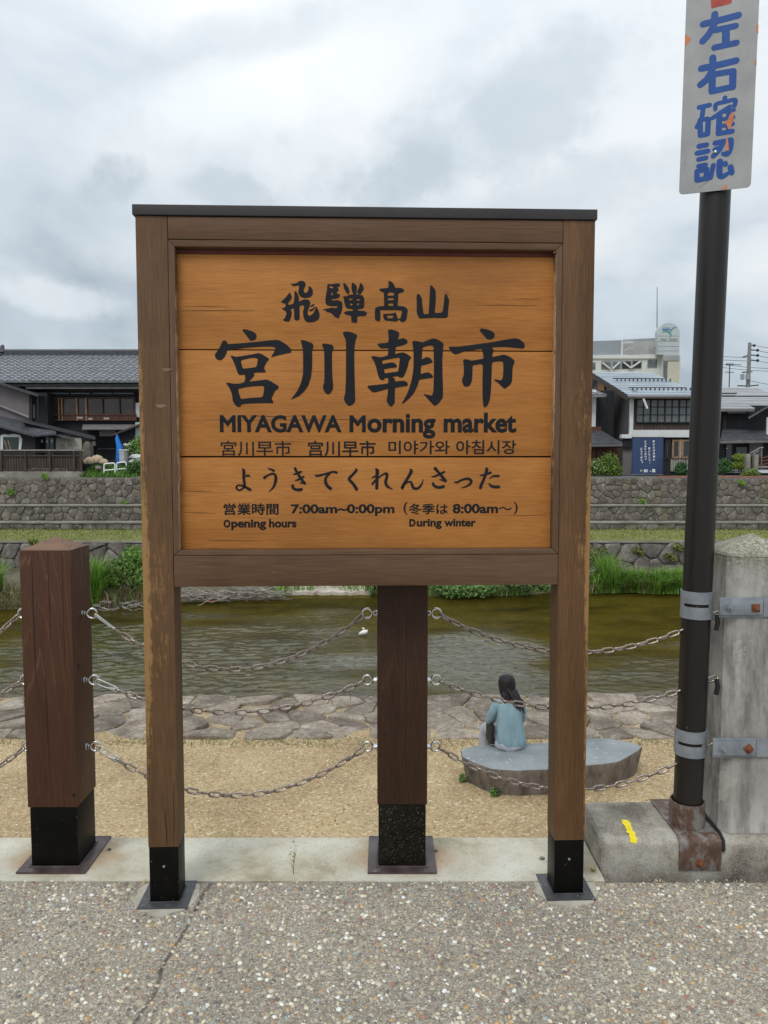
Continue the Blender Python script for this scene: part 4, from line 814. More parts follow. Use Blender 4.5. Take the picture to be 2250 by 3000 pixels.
b1 = bollard(XLb, 'reddish brown wooden bollard with pyramid top, left of the notice board', M_boll, zs_l, zt_l, ZE, False, (1, -1), [(-0.045, 0.62, zt_l - 0.003, 0.0016, 0.0015), (0.012, 0.80, zt_l - 0.003, 0.0009, 0.001), (-0.008, 0.30, 0.75, 0.0011, 0.0015), (0.06, 0.75, zt_l - 0.01, 0.0008, 0.0008)])
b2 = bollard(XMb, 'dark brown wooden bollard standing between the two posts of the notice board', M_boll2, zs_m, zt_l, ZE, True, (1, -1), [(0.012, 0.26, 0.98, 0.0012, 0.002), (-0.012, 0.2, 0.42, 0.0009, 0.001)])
XP = P(2112, 1830, 2.80).x                          # left face of the stone pillar
# knots on the bollards
for (t_, dx, z, r1, r2) in ((b1, 0.093, 0.28, 0.007, 0.008), (b2, -0.062, P(1125, 2152, BY - BW).z, 0.006, 0.007), (b2, 0.045, P(1125, 2033, BY - BW).z, 0.003, 0.003)):
    cx = XLb + dx if t_ is b1 else XMb + dx
    if t_ is b1: cx = XLb + 0.078
    MB().prism([(cx + r1 * math.cos(a) * (1 + 0.2 * math.sin(3 * a)), BY - BW - 0.0009, z + r2 * math.sin(a)) for a in np.linspace(0, 6.28, 13)[:-1]], (0, 0.002, 0)).build('knot', M_joint, t_)
MB().prism([(XLb + BW + 0.0009, BY - 0.045 + 0.006 * math.cos(a), P(220, 1951, BY - 0.04).z + 0.014 * math.sin(a)) for a in np.linspace(0, 6.28, 13)[:-1]], (-0.002, 0, 0)).build('knot', M_joint, b1)
# ------------------------------------------------------------------ chains
def link_mesh(L=0.0500, W=0.0240, r=0.0040):
    m = MB(); path = []; a = (L - W) / 2; rr = W / 2 - r
    for k in range(6): t = -math.pi / 2 + math.pi * k / 5; path.append((a + rr * math.cos(t), rr * math.sin(t), 0))
    for k in range(6): t = math.pi / 2 + math.pi * k / 5; path.append((-a + rr * math.cos(t), rr * math.sin(t), 0))
    n = 6; vs, fs = [], []; M_ = len(path)
    for i in range(M_):
        p = Vector(path[i]); t = (Vector(path[(i + 1) % M_]) - Vector(path[i - 1])).normalized(); s = t.cross(Vector((0, 0, 1))); u = Vector((0, 0, 1))
        vs += [p + (s * math.cos(2 * math.pi * k / n) + u * math.sin(2 * math.pi * k / n)) * r for k in range(n)]
    for i in range(M_):
        for k in range(n): fs.append((i * n + k, i * n + (k + 1) % n, ((i + 1) % M_) * n + (k + 1) % n, ((i + 1) % M_) * n + k))
    me = bpy.data.meshes.new('chain_link'); me.from_pydata(vs, [], fs); me.materials.append(M_chain); me.shade_smooth(); return me
LINK = link_mesh(); PITCHL = 0.0500 - 2 * 0.0043
def chain(A, B, zlow, label, skip=0.0):
    """links hanging along a curve from A to B whose lowest point is zlow"""
    A, B = Vector(A), Vector(B); W_ = math.hypot(B.x - A.x, B.y - A.y)
    sa, sb = math.sqrt(max(A.z - zlow, 0)), math.sqrt(max(B.z - zlow, 0)); a = ((sa + sb) / W_) ** 2; x0 = sa / math.sqrt(a)
    f = lambda s: zlow + a * (s - x0) ** 2
    N = 600; ss = np.linspace(0, W_, N); zz = f(ss); cum = np.concatenate([[0], np.cumsum(np.hypot(np.diff(ss), np.diff(zz)))])
    tot = cum[-1] - skip; n = int(round(tot / PITCHL)); pit = tot / n; mid = (A + B) / 2
    t = thing('chain', label, 'chain', (mid.x, mid.y, zlow), 'steel chains strung between the bollards')
    dirx = Vector((B.x - A.x, B.y - A.y, 0)).normalized(); base = random.uniform(0.5, 0.9)
    for i in range(n):
        d = skip + (i + 0.5) * pit; s = float(np.interp(d, cum, ss)); z = f(s); sl = 2 * a * (s - x0)
        tx = (dirx + Vector((0, 0, sl))).normalized(); side = tx.cross(Vector((0, 0, 1))).normalized(); up = side.cross(tx)
        ro = base + (math.pi / 2 if i % 2 else 0) + random.uniform(-0.25, 0.25)
        y = side * math.cos(ro) + up * math.sin(ro); zv = tx.cross(y); p = Vector((A.x, A.y, 0)) + dirx * s + Vector((0, 0, z)) - Vector(t.location)
        o = bpy.data.objects.new('link', LINK); sc.collection.objects.link(o); o.parent = t
        o.matrix_local = Matrix(((tx.x, y.x, zv.x, p.x), (tx.y, y.y, zv.y, p.y), (tx.z, y.z, zv.z, p.z), (0, 0, 0, 1)))
    return t, (A, dirx, f, a, x0)
def zp(py): return P(1125, py, BY).z
rx = 0.036 + 0.0175                                  # far side of an eye ring from the bollard face
names = ['top', 'middle', 'bottom']
for i, (lo_l, lo_r, end_z, lz) in enumerate(((1961, 1913, 1800, 1885), (2087, 2077, 1990, 2076), (2330, 2317, 2180, 2279))):
    zr = ZE[i] - 0.006
    c, info = chain((XLb + BW + rx - 0.004, BY, zr), (XMb - BW - rx + 0.004, BY, zr), zp(lo_l), f'{names[i]} chain of the three hanging behind the left half of the notice board', skip=0.075)
    A, dirx, f, a, x0 = info
    # quick link or snap hook that joins this chain to the left bollard's eye
    s0 = 0.066; p0 = Vector(A); p1 = A + dirx * s0; p1.z = f(s0); d = (p1 - p0).normalized(); up = Vector((0, 0, 1)); nn = d.cross(Vector((0, 1, 0))).normalized()
    off = OFF[c.name]; h = 0.009 if i else 0.003; m = MB()
    loop = []
    for k in range(7): t_ = -math.pi / 2 + math.pi * k / 6; loop.append(p1 + d * (h * math.cos(t_)) + nn * (h * math.sin(t_)))
    for k in range(7): t_ = math.pi / 2 + math.pi * k / 6; loop.append(p0 + d * (h * math.cos(t_)) + nn * (h * math.sin(t_)))
    m.tube(loop, 0.0026, 7, closed=True)
    hook = m.build('snap_hook', M_steel, c, sm=60)
    if i:
        e0, e1 = p1 - d * 0.034 - nn * h, p1 + d * 0.002 - nn * 0.001
        MB().prism([e0 + Vector((0, -0.004, 0)), e0 + nn * 0.003 + Vector((0, -0.004, 0)), e1 + nn * 0.006 + Vector((0, -0.004, 0)), e1 + Vector((0, -0.004, 0)) - nn * 0.007], (0, 0.008, 0)).build('gate', M_steel, hook, bevel=0.001, sm=40)
    chain((XMb + BW + rx - 0.004, BY, zr), (XP - 0.006, 2.80, zp(end_z) + 0.004), zp(lo_r), f'{names[i]} chain of the three running from the middle bollard to the stone pillar')
    # chain leaving the picture on the left: reaches the next bollard
    xe = XLb - 1.262
    chain((xe + BW + rx, BY, zr), (XLb - BW - rx + 0.004, BY, zr), zp((1975, 2120, 2345)[i]), f'{names[i]} chain running out of view to the left of the left bollard')
# wire tie hanging from the middle left chain
tie = MB().tube([P(1025, 2012, BY - 0.01), P(1027, 2022, BY - 0.012), P(1026, 2035, BY - 0.012), P(1028, 2052, BY - 0.01)], 0.0011, 5).build('wire_tie', M_chain)
tag(tie, 'short wire end dangling from the middle chain near the middle bollard', 'wire')
# ------------------------------------------------------------------ stone pillar
pil = thing('stone_pillar', 'weathered grey concrete pillar with pyramid top, right of the sign pole', 'pillar', (XP + 0.11, 2.83, 0.118))
def pillar():
    fy = 2.735; top = P(2150, 1632, fy).z; z0 = 0.119
    xl0 = P(2100, 2420, fy + 0.04).x; Wd = 0.27; ch = 0.032
    def ring(x0, y0, wd, z, c=ch): 
        x1, y1 = x0 + wd, y0 + wd
        return [(x0 + c, y0, z), (x1 - c, y0, z), (x1, y0 + c, z), (x1, y1 - c, z), (x1 - c, y1, z), (x0 + c, y1, z), (x0, y1 - c, z), (x0, y0 + c, z)]
    m = MB(); rings = [ring(xl0 - 0.006, fy - 0.006, Wd + 0.012, z0), ring(xl0, fy, Wd, z0 + 0.03)]
    for k in range(1, 9): rings.append(ring(xl0 + random.uniform(-0.0015, 0.0015), fy + random.uniform(-0.001, 0.001), Wd, z0 + 0.03 + (top - z0 - 0.03) * k / 8))
    vs = [v for r_ in rings for v in r_]; fs = []
    for i in range(len(rings) - 1):
        for j in range(8): fs.append((i * 8 + j, i * 8 + (j + 1) % 8, (i + 1) * 8 + (j + 1) % 8, (i + 1) * 8 + j))
    m.add(vs, fs); m.build('shaft', M_pillar, pil, sm=25)
    m2 = MB(); r0 = ring(xl0 - 0.001, fy - 0.001, Wd + 0.002, top + 0.0005); r1 = ring(xl0 + 0.004, fy + 0.004, Wd - 0.008, top + 0.010, 0.03); r2 = ring(xl0 + Wd * .44, fy + Wd * .44, Wd * .12, top + 0.066, 0.004)
    vs = r0 + r1 + r2 + [(xl0 + Wd / 2, fy + Wd / 2, top + 0.072)]
    fs = [(i * 8 + j, i * 8 + (j + 1) % 8, (i + 1) * 8 + (j + 1) % 8, (i + 1) * 8 + j) for i in range(2) for j in range(8)] + [(16 + j, 16 + (j + 1) % 8, 24) for j in range(8)] + [tuple(range(8))[::-1]]
    m2.add(vs, fs).build('cap', M_pillar, pil, sm=20)
    return xl0, fy, Wd
PX0, PFY, PWD = pillar()
# ------------------------------------------------------------------ steel pole with its sign
base = G(2028, 2432, 0.122); PB = Vector((base.x, 2.800, 0.122)); PT = P(2096, 560, 2.800)
dpole = (PT - PB).normalized(); pole = thing('traffic_sign', 'tall dark brown pole carrying a narrow white plate with blue vertical characters', 'traffic sign', tuple(PB))
PR = 0.0515
m = MB(); m.tube([PB + dpole * s for s in (0.012, 0.8, 1.6, 2.4, 3.5)], PR, 32); m.build('pole', M_pole, pole, sm=60)
sk = MB(); n = 32                                     # socket ring, open at the top
pr = [(PR + 0.0115, 0.0), (PR + 0.0115, 0.088), (PR + 0.0065, 0.088), (PR + 0.0065, 0.0)]
vs = [Vector((PB.x + r_ * math.cos(2 * math.pi * k / n), PB.y + r_ * math.sin(2 * math.pi * k / n), 0.126 + z)) for (r_, z) in pr for k in range(n)]
sk.add(vs, [(i * n + k, i * n + (k + 1) % n, ((i + 1) % 4) * n + (k + 1) % n, ((i + 1) % 4) * n + k) for i in range(4) for k in range(n)])
sk.build('socket', M_rusty, pole, sm=40)
# folded saddle plate over the kerb
sx0, sx1 = G(1990, 2456, 0.122).x, G(2107, 2448, 0.122).x
prof = [(3.0, 0.1205), (2.715, 0.1205)] + [(2.715 - 0.028 * math.sin(a), 0.0925 + 0.028 * math.cos(a)) for a in np.linspace(0.3, math.pi / 2, 5)] + [(2.687, 0.004)]
sa = MB(); tk = 0.0045; vs = []
for (y, z) in prof: vs += [(sx0, y, z), (sx1, y, z)]
k = len(prof); inn = [(y, z) for y, z in prof]
outp = []
for i, (y, z) in enumerate(prof):
    a_ = Vector(prof[max(i - 1, 0)]); b_ = Vector(prof[min(i + 1, k - 1)]); d = (b_ - a_).normalized(); nrm = Vector((d.y, -d.x)); 
    if nrm.y < 0 and nrm.x > 0: nrm = -nrm
    outp.append((y + nrm.x * tk, z + nrm.y * tk))
for (y, z) in outp: vs += [(sx0, y, z), (sx1, y, z)]
fs = []
for i in range(k - 1): fs += [(2 * i, 2 * i + 1, 2 * i + 3, 2 * i + 2), (2 * k + 2 * i, 2 * k + 2 * i + 1, 2 * k + 2 * i + 3, 2 * k + 2 * i + 2), (2 * i, 2 * i + 2, 2 * k + 2 * i + 2, 2 * k + 2 * i), (2 * i + 1, 2 * i + 3, 2 * k + 2 * i + 3, 2 * k + 2 * i + 1)]
fs += [(0, 1, 2 * k + 1, 2 * k), (2 * k - 2, 2 * k - 1, 4 * k - 1, 4 * k - 2)]
sad = sa.add(vs, fs).build('saddle_plate', M_rusty, pole, sm=40)
def bolt(parent, p, r=0.010, L=0.016, mat=M_galv, axis=(0, -1, 0), name='bolt'):
    p = Vector(p); a = Vector(axis); m = MB(); m.cyl(p, p + a * 0.002, r * 1.5, 16); m.cyl(p + a * 0.0021, p + a * 0.009, r, 6); m.cyl(p + a * 0.0091, p + a * L, r * 0.5, 10, r * 0.4)
    return m.build(name, mat, parent, sm=30)
bolt(sad, ((sx0 + sx1) / 2 - 0.002, 2.6825, P(2055, 2530, 2.68).z), 0.011, 0.020, M_rust)
for (yy) in (2.86,): bolt(sad, (PB.x + 0.0, 2.95, 0.1255), 0.009, 0.014, M_rust, (0, 0, 1))
# clamp bands and arms to the pillar
for (pyt, pyb, aw) in ((1734, 1820, 0), (2144, 2226, 0)):
    zt, zb_ = P(2050, pyt + 2, 2.75).z, P(2050, pyb - 4, 2.75).z; zc_ = (zt + zb_) / 2; hh = (zt - zb_) / 2
    cpt = PB + dpole * ((zc_ - PB.z) / dpole.z); r0 = PR + 0.0015; r1 = PR + 0.0055
    band = MB(); n = 40
    for (z0, z1) in ((zc_ - hh, zc_ - 0.006), (zc_ + 0.006, zc_ + hh)):       # two hoops, slot between them
        vs = [Vector((cpt.x + r_ * math.cos(2 * math.pi * q / n), cpt.y + r_ * math.sin(2 * math.pi * q / n), z)) for (r_, z) in ((r1, z0), (r1, z1), (r0, z1), (r0, z0)) for q in range(n)]
        band.add(vs, [(i * n + q, i * n + (q + 1) % n, ((i + 1) % 4) * n + (q + 1) % n, ((i + 1) % 4) * n + q) for i in range(4) for q in range(n)])
    for a0, a1 in ((-1.15, 0.6), (2.55, 4.0)):                                  # bridges either side of the slot
        aa = np.linspace(a0, a1, 9)
        if a0 > 0: aa = np.linspace(2.3, math.pi + 0.35, 7)
        vs = []
        for a in aa:
            for (r_, z) in ((r1 - 0.0002, zc_ - 0.0062), (r1 - 0.0002, zc_ + 0.0062), (r0 + 0.0002, zc_ + 0.0062), (r0 + 0.0002, zc_ - 0.0062)): vs.append((cpt.x + r_ * math.cos(a), cpt.y + r_ * math.sin(a), z))
        band.add(vs, [(4 * i + j, 4 * i + (j + 1) % 4, 4 * i + 4 + (j + 1) % 4, 4 * i + 4 + j) for i in range(len(aa) - 1) for j in range(4)])
    bd_ = band.build('clamp_band', M_galv, pole, sm=40)
    # pressed arm from the pole clamp to the strap round the pillar
    x0a = cpt.x + PR - 0.002; fy = PFY - 0.004
    boxo('clamp_arm', M_galv, bd_, x0a, x0a + 0.155, fy - 0.013, fy - 0.005, zc_ - 0.026, zc_ + 0.026, bevel=0.003, sm=40)
    boxo('clamp_arm', M_galv, bd_, x0a + 0.002, x0a + 0.160, fy - 0.0045, fy - 0.0005, zc_ - 0.036, zc_ + 0.036, bevel=0.001, sm=40)
    boxo('pillar_strap', M_galv, pole, x0a + 0.161, PX0 + PWD + 0.004, fy - 0.005, fy - 0.001, zc_ - 0.034, zc_ + 0.034, bevel=0.001)
    bolt(bd_, (x0a + 0.032, fy - 0.0135, zc_ + 0.002), 0.0095, 0.028, M_galv)
    wq = MB(); cx = x0a + 0.128; q = 0.5 if aw == 0 else 0.2; q = 0.05 if pyt < 2000 else 0.65
    wq.prism([(cx + 0.0205 * math.cos(q + math.pi / 4 + k_ * math.pi / 2), fy - 0.0165, zc_ + 0.0205 * math.sin(q + math.pi / 4 + k_ * math.pi / 2)) for k_ in range(4)], (0, 0.003, 0)); wsh = wq.build('square_washer', M_rust, bd_, bevel=0.0006)
    o_ = MB(); o_.cyl((cx, fy - 0.017, zc_), (cx, fy - 0.027, zc_), 0.0095, 6); o_.cyl((cx, fy - 0.0272, zc_), (cx, fy - 0.031, zc_), 0.005, 10); o_.build('washer_nut', M_rust, bd_, sm=30)
# rubber edge strips seen beside the pole and saddle
rb = MB().tube([(sx1 + 0.008, 2.88, 0.129), (sx1 + 0.008, 2.78, 0.128), (sx1 + 0.009, 2.725, 0.124), (sx1 + 0.010, 2.694, 0.110), (sx1 + 0.008, 2.684, 0.085), (sx1 + 0.005, 2.684, 0.075)], 0.0065, 8).build('rubber_strip', M_rubber, pole, sm=60)
for py in (1824, 2012): MB().tube([P(2099, py - 22, 2.76), P(2103, py, 2.757), P(2098, py + 22, 2.76)], 0.009, 8).build('rubber_pad', M_rubber, pole, sm=60)
# the plate: faces the walker, a little bent to the left
ph = R(21.5); tl = 0.0
xa = PT + Vector((-0.02, -PR - 0.006, 0))
PL = Plane((xa.x, xa.y, xa.z), (math.cos(ph), -math.sin(ph), 0), (math.sin(ph), math.cos(ph), 0), (0, 0, 1))
bl, br = PL.loc(1989, 571), PL.loc(2200, 545); tl_, tr_ = PL.loc(2009.5, 0), PL.loc(2226, 0)
lean = math.atan2((tl_[0] - bl[0]) + (tr_[0] - br[0]), (tl_[1] - bl[1]) + (tr_[1] - br[1])); slope = math.atan2(br[1] - bl[1], br[0] - bl[0])
print('plate', bl, br, tl_, tr_, lean, slope)
cl, sl_ = math.cos(lean), math.sin(lean)
U0, W0 = PL.U.copy(), PL.W.copy(); rot = slope if abs(slope) < 0.12 else 0
PL.W = (W0 * cl + U0 * sl_).normalized(); PL.U = (U0 * cl - W0 * sl_).normalized()
PL.O = PL.O + U0 * bl[0] + W0 * ((bl[1] + br[1]) / 2)
WP = (br[0] - bl[0]); HP = 1.15
frame = bpy.data.objects.new('sign_plate', None)
c8 = []
rc = 0.014
for (cx, cz, a0) in ((rc, rc, math.pi), (WP - rc, rc, 1.5 * math.pi), (WP - rc, HP - rc, 0), (rc, HP - rc, 0.5 * math.pi)):
    for q in range(5): a = a0 + q * math.pi / 8; c8.append((cx + rc * math.cos(a), 0, cz + rc * math.sin(a)))
me = bpy.data.meshes.new('plate'); n = len(c8); me.from_pydata([Vector((x, 0, z)) for x, y, z in c8] + [Vector((x, 0.003, z)) for x, y, z in c8], [], [tuple(range(n)), tuple(range(n, 2 * n))[::-1]] + [(i, n + i, n + (i + 1) % n, (i + 1) % n) for i in range(n)])
plate = link('sign_plate', me, M_panel, pole); plate.matrix_local = Matrix.Translation(-PB) @ PL.matrix(); OFF[plate.name] = Vector((0, 0, 0))
# work in the plate's own frame for the prints
eE = (1900, 0, 350 / 1290)
wS = 74; wT = 50
chars = [
 [[(590, 262, wS), (780, 215, wS), (970, 165, wS)], [(715, 155, wS), (705, 270, wS), (650, 370, wS), (585, 445, wS)], [(725, 325, wS * .9), (940, 280, wS * .9)], [(835, 310, wS * 1.1), (835, 480, wS * 1.1)], [(710, 515, wS * .9), (950, 462, wS * .9)]],
 [[(570, 740, wS), (760, 700, wS), (945, 655, wS)], [(693, 625, wS), (690, 740, wS), (635, 850, wS), (560, 915, wS)], [(688, 830, wS), (685, 985, wS)], [(725, 800, wS * .9), (915, 768, wS * .9)], [(912, 772, wS), (907, 940, wS)], [(690, 985, wS * .9), (905, 938, wS * .9)]],
 [[(545, 1160, 52), (660, 1135, 52)], [(590, 1160, 52), (575, 1270, 52), (525, 1370, 55)], [(556, 1300, 58), (560, 1460, 58)], [(590, 1292, 46), (640, 1280, 46)], [(645, 1290, 58), (637, 1445, 58)], [(560, 1462, 56), (637, 1447, 56)],
  [(825, 1055, 50), (825, 1100, 50)], [(722, 1180, 46), (730, 1125, 46), (828, 1100, 46), (935, 1078, 46), (928, 1140, 50)], [(880, 1150, 44), (830, 1180, 46), (760, 1230, 50), (690, 1275, 46)], [(766, 1240, 62), (757, 1440, 62)], [(866, 1180, 52), (862, 1420, 52)], [(775, 1212, 44), (920, 1188, 44)], [(775, 1292, 40), (915, 1265, 44)], [(775, 1365, 40), (910, 1338, 44)], [(760, 1442, 52), (905, 1417, 52)]],
 [[(545, 1580, 58), (625, 1565, 58)], [(525, 1655, 58), (640, 1632, 58)], [(540, 1722, 54), (620, 1705, 54)], [(540, 1795, 52), (615, 1780, 52)], [(525, 1850, 56), (630, 1828, 56)], [(523, 1850, 56), (523, 1945, 56)], [(627, 1832, 56), (622, 1925, 56)], [(523, 1945, 58), (622, 1928, 58)],
  [(720, 1545, 58), (890, 1512, 58)], [(890, 1520, 62), (882, 1600, 62), (852, 1660, 60), (805, 1660, 46)], [(800, 1540, 60), (770, 1610, 56), (700, 1685, 56)], [(712, 1612, 44), (745, 1598, 44)], [(700, 1785, 52), (668, 1920, 52)], [(770, 1745, 66), (766, 1880, 66), (800, 1905, 60), (860, 1870, 40)], [(825, 1765, 56), (830, 1775, 56)], [(885, 1805, 62), (898, 1865, 60)]]]
def pl_strokes(sts, mat, name, dep, lab=None):
    return strokes('c', *eE, sts, plane=PL, parent=plate, mat=mat, depth=dep, partname=name, thick=0.0004, label=lab)
class PLocal:                                           # photo point -> plate frame
    def loc(s, px, py): return PL.loc(px, py)
for ch in chars: pl_strokes(ch, M_blue, 'character', 0.0)
def patch(pts, mat, name, dep):
    q = [PL.loc(1900 + x * eE[2], y * eE[2]) for x, y in pts]; c = (sum(a for a, b in q) / len(q), sum(b for a, b in q) / len(q))
    vs = [(a, dep, b) for a, b in q]; build(name, vs, [tuple(range(len(vs)))], mat, plate)
patch([(672, -60), (900, -110), (900, 25), (885, 40), (690, 90), (675, 80)], M_redmark, 'red_mark', -0.0006)
patch([(912, 1205), (922, 1230), (915, 1300), (890, 1365), (885, 1398), (860, 1395), (845, 1350), (810, 1322), (850, 1300), (880, 1240)], M_peel, 'peeled_patch', -0.0016)
patch([(850, 1480), (862, 1540), (866, 1630), (835, 1625), (832, 1560), (838, 1500)], M_peel, 'peeled_patch', -0.0016)
patch([(392, 372), (460, 405), (440, 460), (400, 495), (391, 495)], M_peel, 'peeled_patch', -0.0006)
patch([(1188, 262), (1165, 275), (1158, 330), (1185, 372)], M_peel, 'peeled_patch', -0.0006)
patch([(1168, 628), (1140, 660), (1150, 700), (1166, 712)], M_peel, 'peeled_patch', -0.0006)
patch([(780, 2035), (820, 2015), (840, 1985), (850, 2010), (850, 2034), (790, 2048)], M_peel, 'peeled_patch', -0.0006)
bp = PL.loc(1900 + 722 * eE[2], 1642 * eE[2]); bb = MB(); bb.tube([(bp[0], -0.0016, bp[1]), (bp[0], -0.004, bp[1]), (bp[0], -0.006, bp[1])], [0.0062, 0.0055, 0.002], 12); bb.build('rivet', M_steel, plate, sm=60)
# ------------------------------------------------------------------ weeds in the kerb joint
def weed(name, p, h, n, label, spread=0.5):
    t = thing(name, label, 'weed', tuple(p))
    m = MB()
    for i in range(n):
        a = random.uniform(0, 6.28); l = h * random.uniform(0.5, 1.0); q = [p + Vector((math.cos(a) * l * spread * s * s, math.sin(a) * l * spread * s * s, l * s)) for s in (0, 0.35, 0.7, 1)]
        m.tube(q, [0.0009, 0.0007, 0.0005, 0.0003], 4)
    m.build('stem', M_drystem, t)
    V, Fc, C = leaf_cloud([(p.x, p.y, p.z + h * 0.6, h * spread * 0.5, h * spread * 0.5, h * 0.4)], 14, 0.006, (0.12, 0.15, 0.04), (0.3, 0.27, 0.1)); attr_mesh('leaf', V, Fc, C, M_leaf, t, kind='stuff')
M_drystem = mottled('dry_stem', (0.20, 0.15, 0.07), (0.36, 0.29, 0.15), 30, 0.8, 0)
weed('weed', G(860, 2566, 0.0), 0.13, 6, 'thin dry weed growing in the joint before the pale kerb strip', 0.30)
weed('weed', G(1738, 2556, 0.0), 0.02, 7, 'tiny green weed at the left end of the raised concrete kerb', 1.2)
for (px, py, s, lab) in ((1588, 2517, 0.008, 'small grey stone lying on the kerb strip beside the right sign post'), (1098, 2557, 0.009, 'small pale stone lying before the middle bollard base plate'), (320, 2490, 0.006, 'small brown stone on the kerb strip right of the left bollard'), (1277, 2494, 0.006, 'small dark stone just right of the middle bollard base plate')):
    p = G(px, py, 0.005); bm = bmesh.new(); bmesh.ops.create_icosphere(bm, subdivisions=2, radius=s)
    for v in bm.verts: v.co = Vector((v.co.x * 1.3, v.co.y, v.co.z * 0.7)) * random.uniform(0.85, 1.12)
    vs = [p + v.co + Vector((0, 0, s * 0.5)) for v in bm.verts]; fs = [[v.index for v in f.verts] for f in bm.faces]; bm.free()
    tag(build('stone', vs, fs, M_rock, sm=30), lab, 'stone')
# ------------------------------------------------------------------ far bank
YA, YB_, YC, YD = 24.1, 27.6, 28.15, 28.7          # faces of the low wall and the three upper walls
zA = Z(1583, YA); zB = Z(1529, YB_); zC = Z(1479, YC); zD = Z(1399, YD)
zB0 = zA
sheet('grass_terrace', -45, 45, YA + 0.03, YB_ + 0.6, zA, M_turf, WAT - 0.6, origin=(0, YA, zA))
sheet('wall_ledge', -45, 45, YB_ + 0.02, YC + 0.1, zB, M_coping, zA - 0.2)
sheet('wall_ledge', -45, 45, YC + 0.02, YD + 0.1, zC, M_coping, zB - 0.2)
sheet('far_street', -60, 60, YD + 0.02, 62, zD, mottled('street_asphalt', (0.10, 0.10, 0.10), (0.20, 0.195, 0.185), 2, 0.9, 0.2), zC - 0.3)
sheet('town_ground', -900, 900, 62.01, 1500, zD - 0.05, M_turf, origin=(0, 62, zD))
def stone_wall(label, y, z0, z1, sx, sy, gap, h, mat, xr, cop, limit=300, jx=0.4, jy=0.34):
    t = thing('stone_wall', label, 'stone wall', (0, y, z0))
    boxo('mortar_backing', M_mortar, t, -45, 45, y, y + 0.25, z0 - 0.1, z1 - 0.02)
    if cop: boxo('coping', M_coping, t, -45, 45, y - 0.07, y + 0.3, z1 - 0.055, z1 + 0.004, bevel=0.01); z1 -= 0.06
    cl = cells(jitter_pts(-xr, xr, z0, z1, sx, sy, jx, jy), -xr, xr, z0, z1, max(sx, sy) * 3)
    vis = lambda p: (-14.8 < p.x < -8.3) or (7.2 < p.x < 14.8)
    cl.sort(key=lambda c: (not vis(c[0]), abs(abs(c[0].x) - 11)))
    SV, SF = [], []; k = 0
    for c, poly in cl:
        hh = h * random.uniform(0.7, 1.3)
        if k < limit:
            if stone_from(poly, gap, hh, Vector((0, y, 0)), ex, ez, Vector((0, -1, 0)), 'stone', mat, t, 0.04, None, 0.16, 0.92, 0.65): k += 1
        else:
            r_ = stone_from(poly, gap, hh, Vector((0, y, 0)), ex, ez, Vector((0, -1, 0)), None, mat, t, 0.025)
            if r_: n = len(SV); SV += r_[0]; SF += [[n + i for i in f] for f in r_[1]]
    if SV: build('stones', SV, SF, mat, t, sm=50, kind='stuff')
    return t
stone_wall('low wall of large rough rocks rising from the far river bank', YA, WAT + 0.25, zA - 0.02, 0.58, 0.42, 0.014, 0.09, M_rock, 17, True, 240, 0.45, 0.4)
stone_wall('lowest grey stone course directly behind the grass terrace', YB_, zA, zB, 0.44, 0.26, 0.009, 0.04, M_wstone, 17, True, 150)
stone_wall('middle grey stone wall stepped between the two ledges', YC, zB, zC, 0.33, 0.22, 0.008, 0.035, M_wstone, 17, True, 200)
stone_wall('tall upper wall of hexagonal grey stones under the far street', YD, zC, zD - 0.02, 0.32, 0.23, 0.008, 0.035, M_wstone, 17, False, 290)
# terrace turf, bank soil, reeds
V, Fc, C = blades(16000, lambda n: np.stack([rng.uniform(-17, 17, n), rng.uniform(YA + 0.12, YB_ - 0.05, n), np.full(n, zA)], 1), 0.085, 0.010, (0.13, 0.19, 0.035), (0.30, 0.33, 0.07), 0.5, 0.22, (0.38, 0.33, 0.17))
o = attr_mesh('terrace_grass', V, Fc, C, M_grass, kind='stuff'); tag(o, 'short yellow green grass strip on top of the low far wall', 'grass')
BLX = [-30, -16, -9, -7.4, -5.6, -3.3, -2.7, 0, 1.5, 3, 5, 9, 16, 30]; BLY = [20, 20.0, 19.9, 20.2, 20.9, 21.2, 22.3, 22.3, 21.8, 21.8, 22.3, 22.2, 21.8, 22]
def bankline(x): return float(np.interp(x, BLX, BLY)) + 0.12 * math.sin(x * 2.9) + 0.06 * math.sin(x * 7.1)
def bank():
    xs = np.linspace(-30, 30, 160); vs = []; fs = []; prof = [(-0.2, WAT - 0.3), (0.05, WAT - 0.02), (0.25, WAT + 0.14), (0.8, WAT + 0.26), (1.9, WAT + 0.36), (4.4, WAT + 0.5)]
    for x in xs:
        for j, (dy, z) in enumerate(prof): vs.append((x, min(bankline(x) + dy, YA + 0.2) + random.uniform(-0.05, 0.05) * (j < 3), z + random.uniform(-0.04, 0.04)))
    m = len(prof)
    for i in range(len(xs) - 1):
        for j in range(m - 1): fs.append((i * m + j, i * m + j + 1, (i + 1) * m + j + 1, (i + 1) * m + j))
    tag(build('far_bank', vs, fs, M_soil, sm=40), kind='structure')
bank()
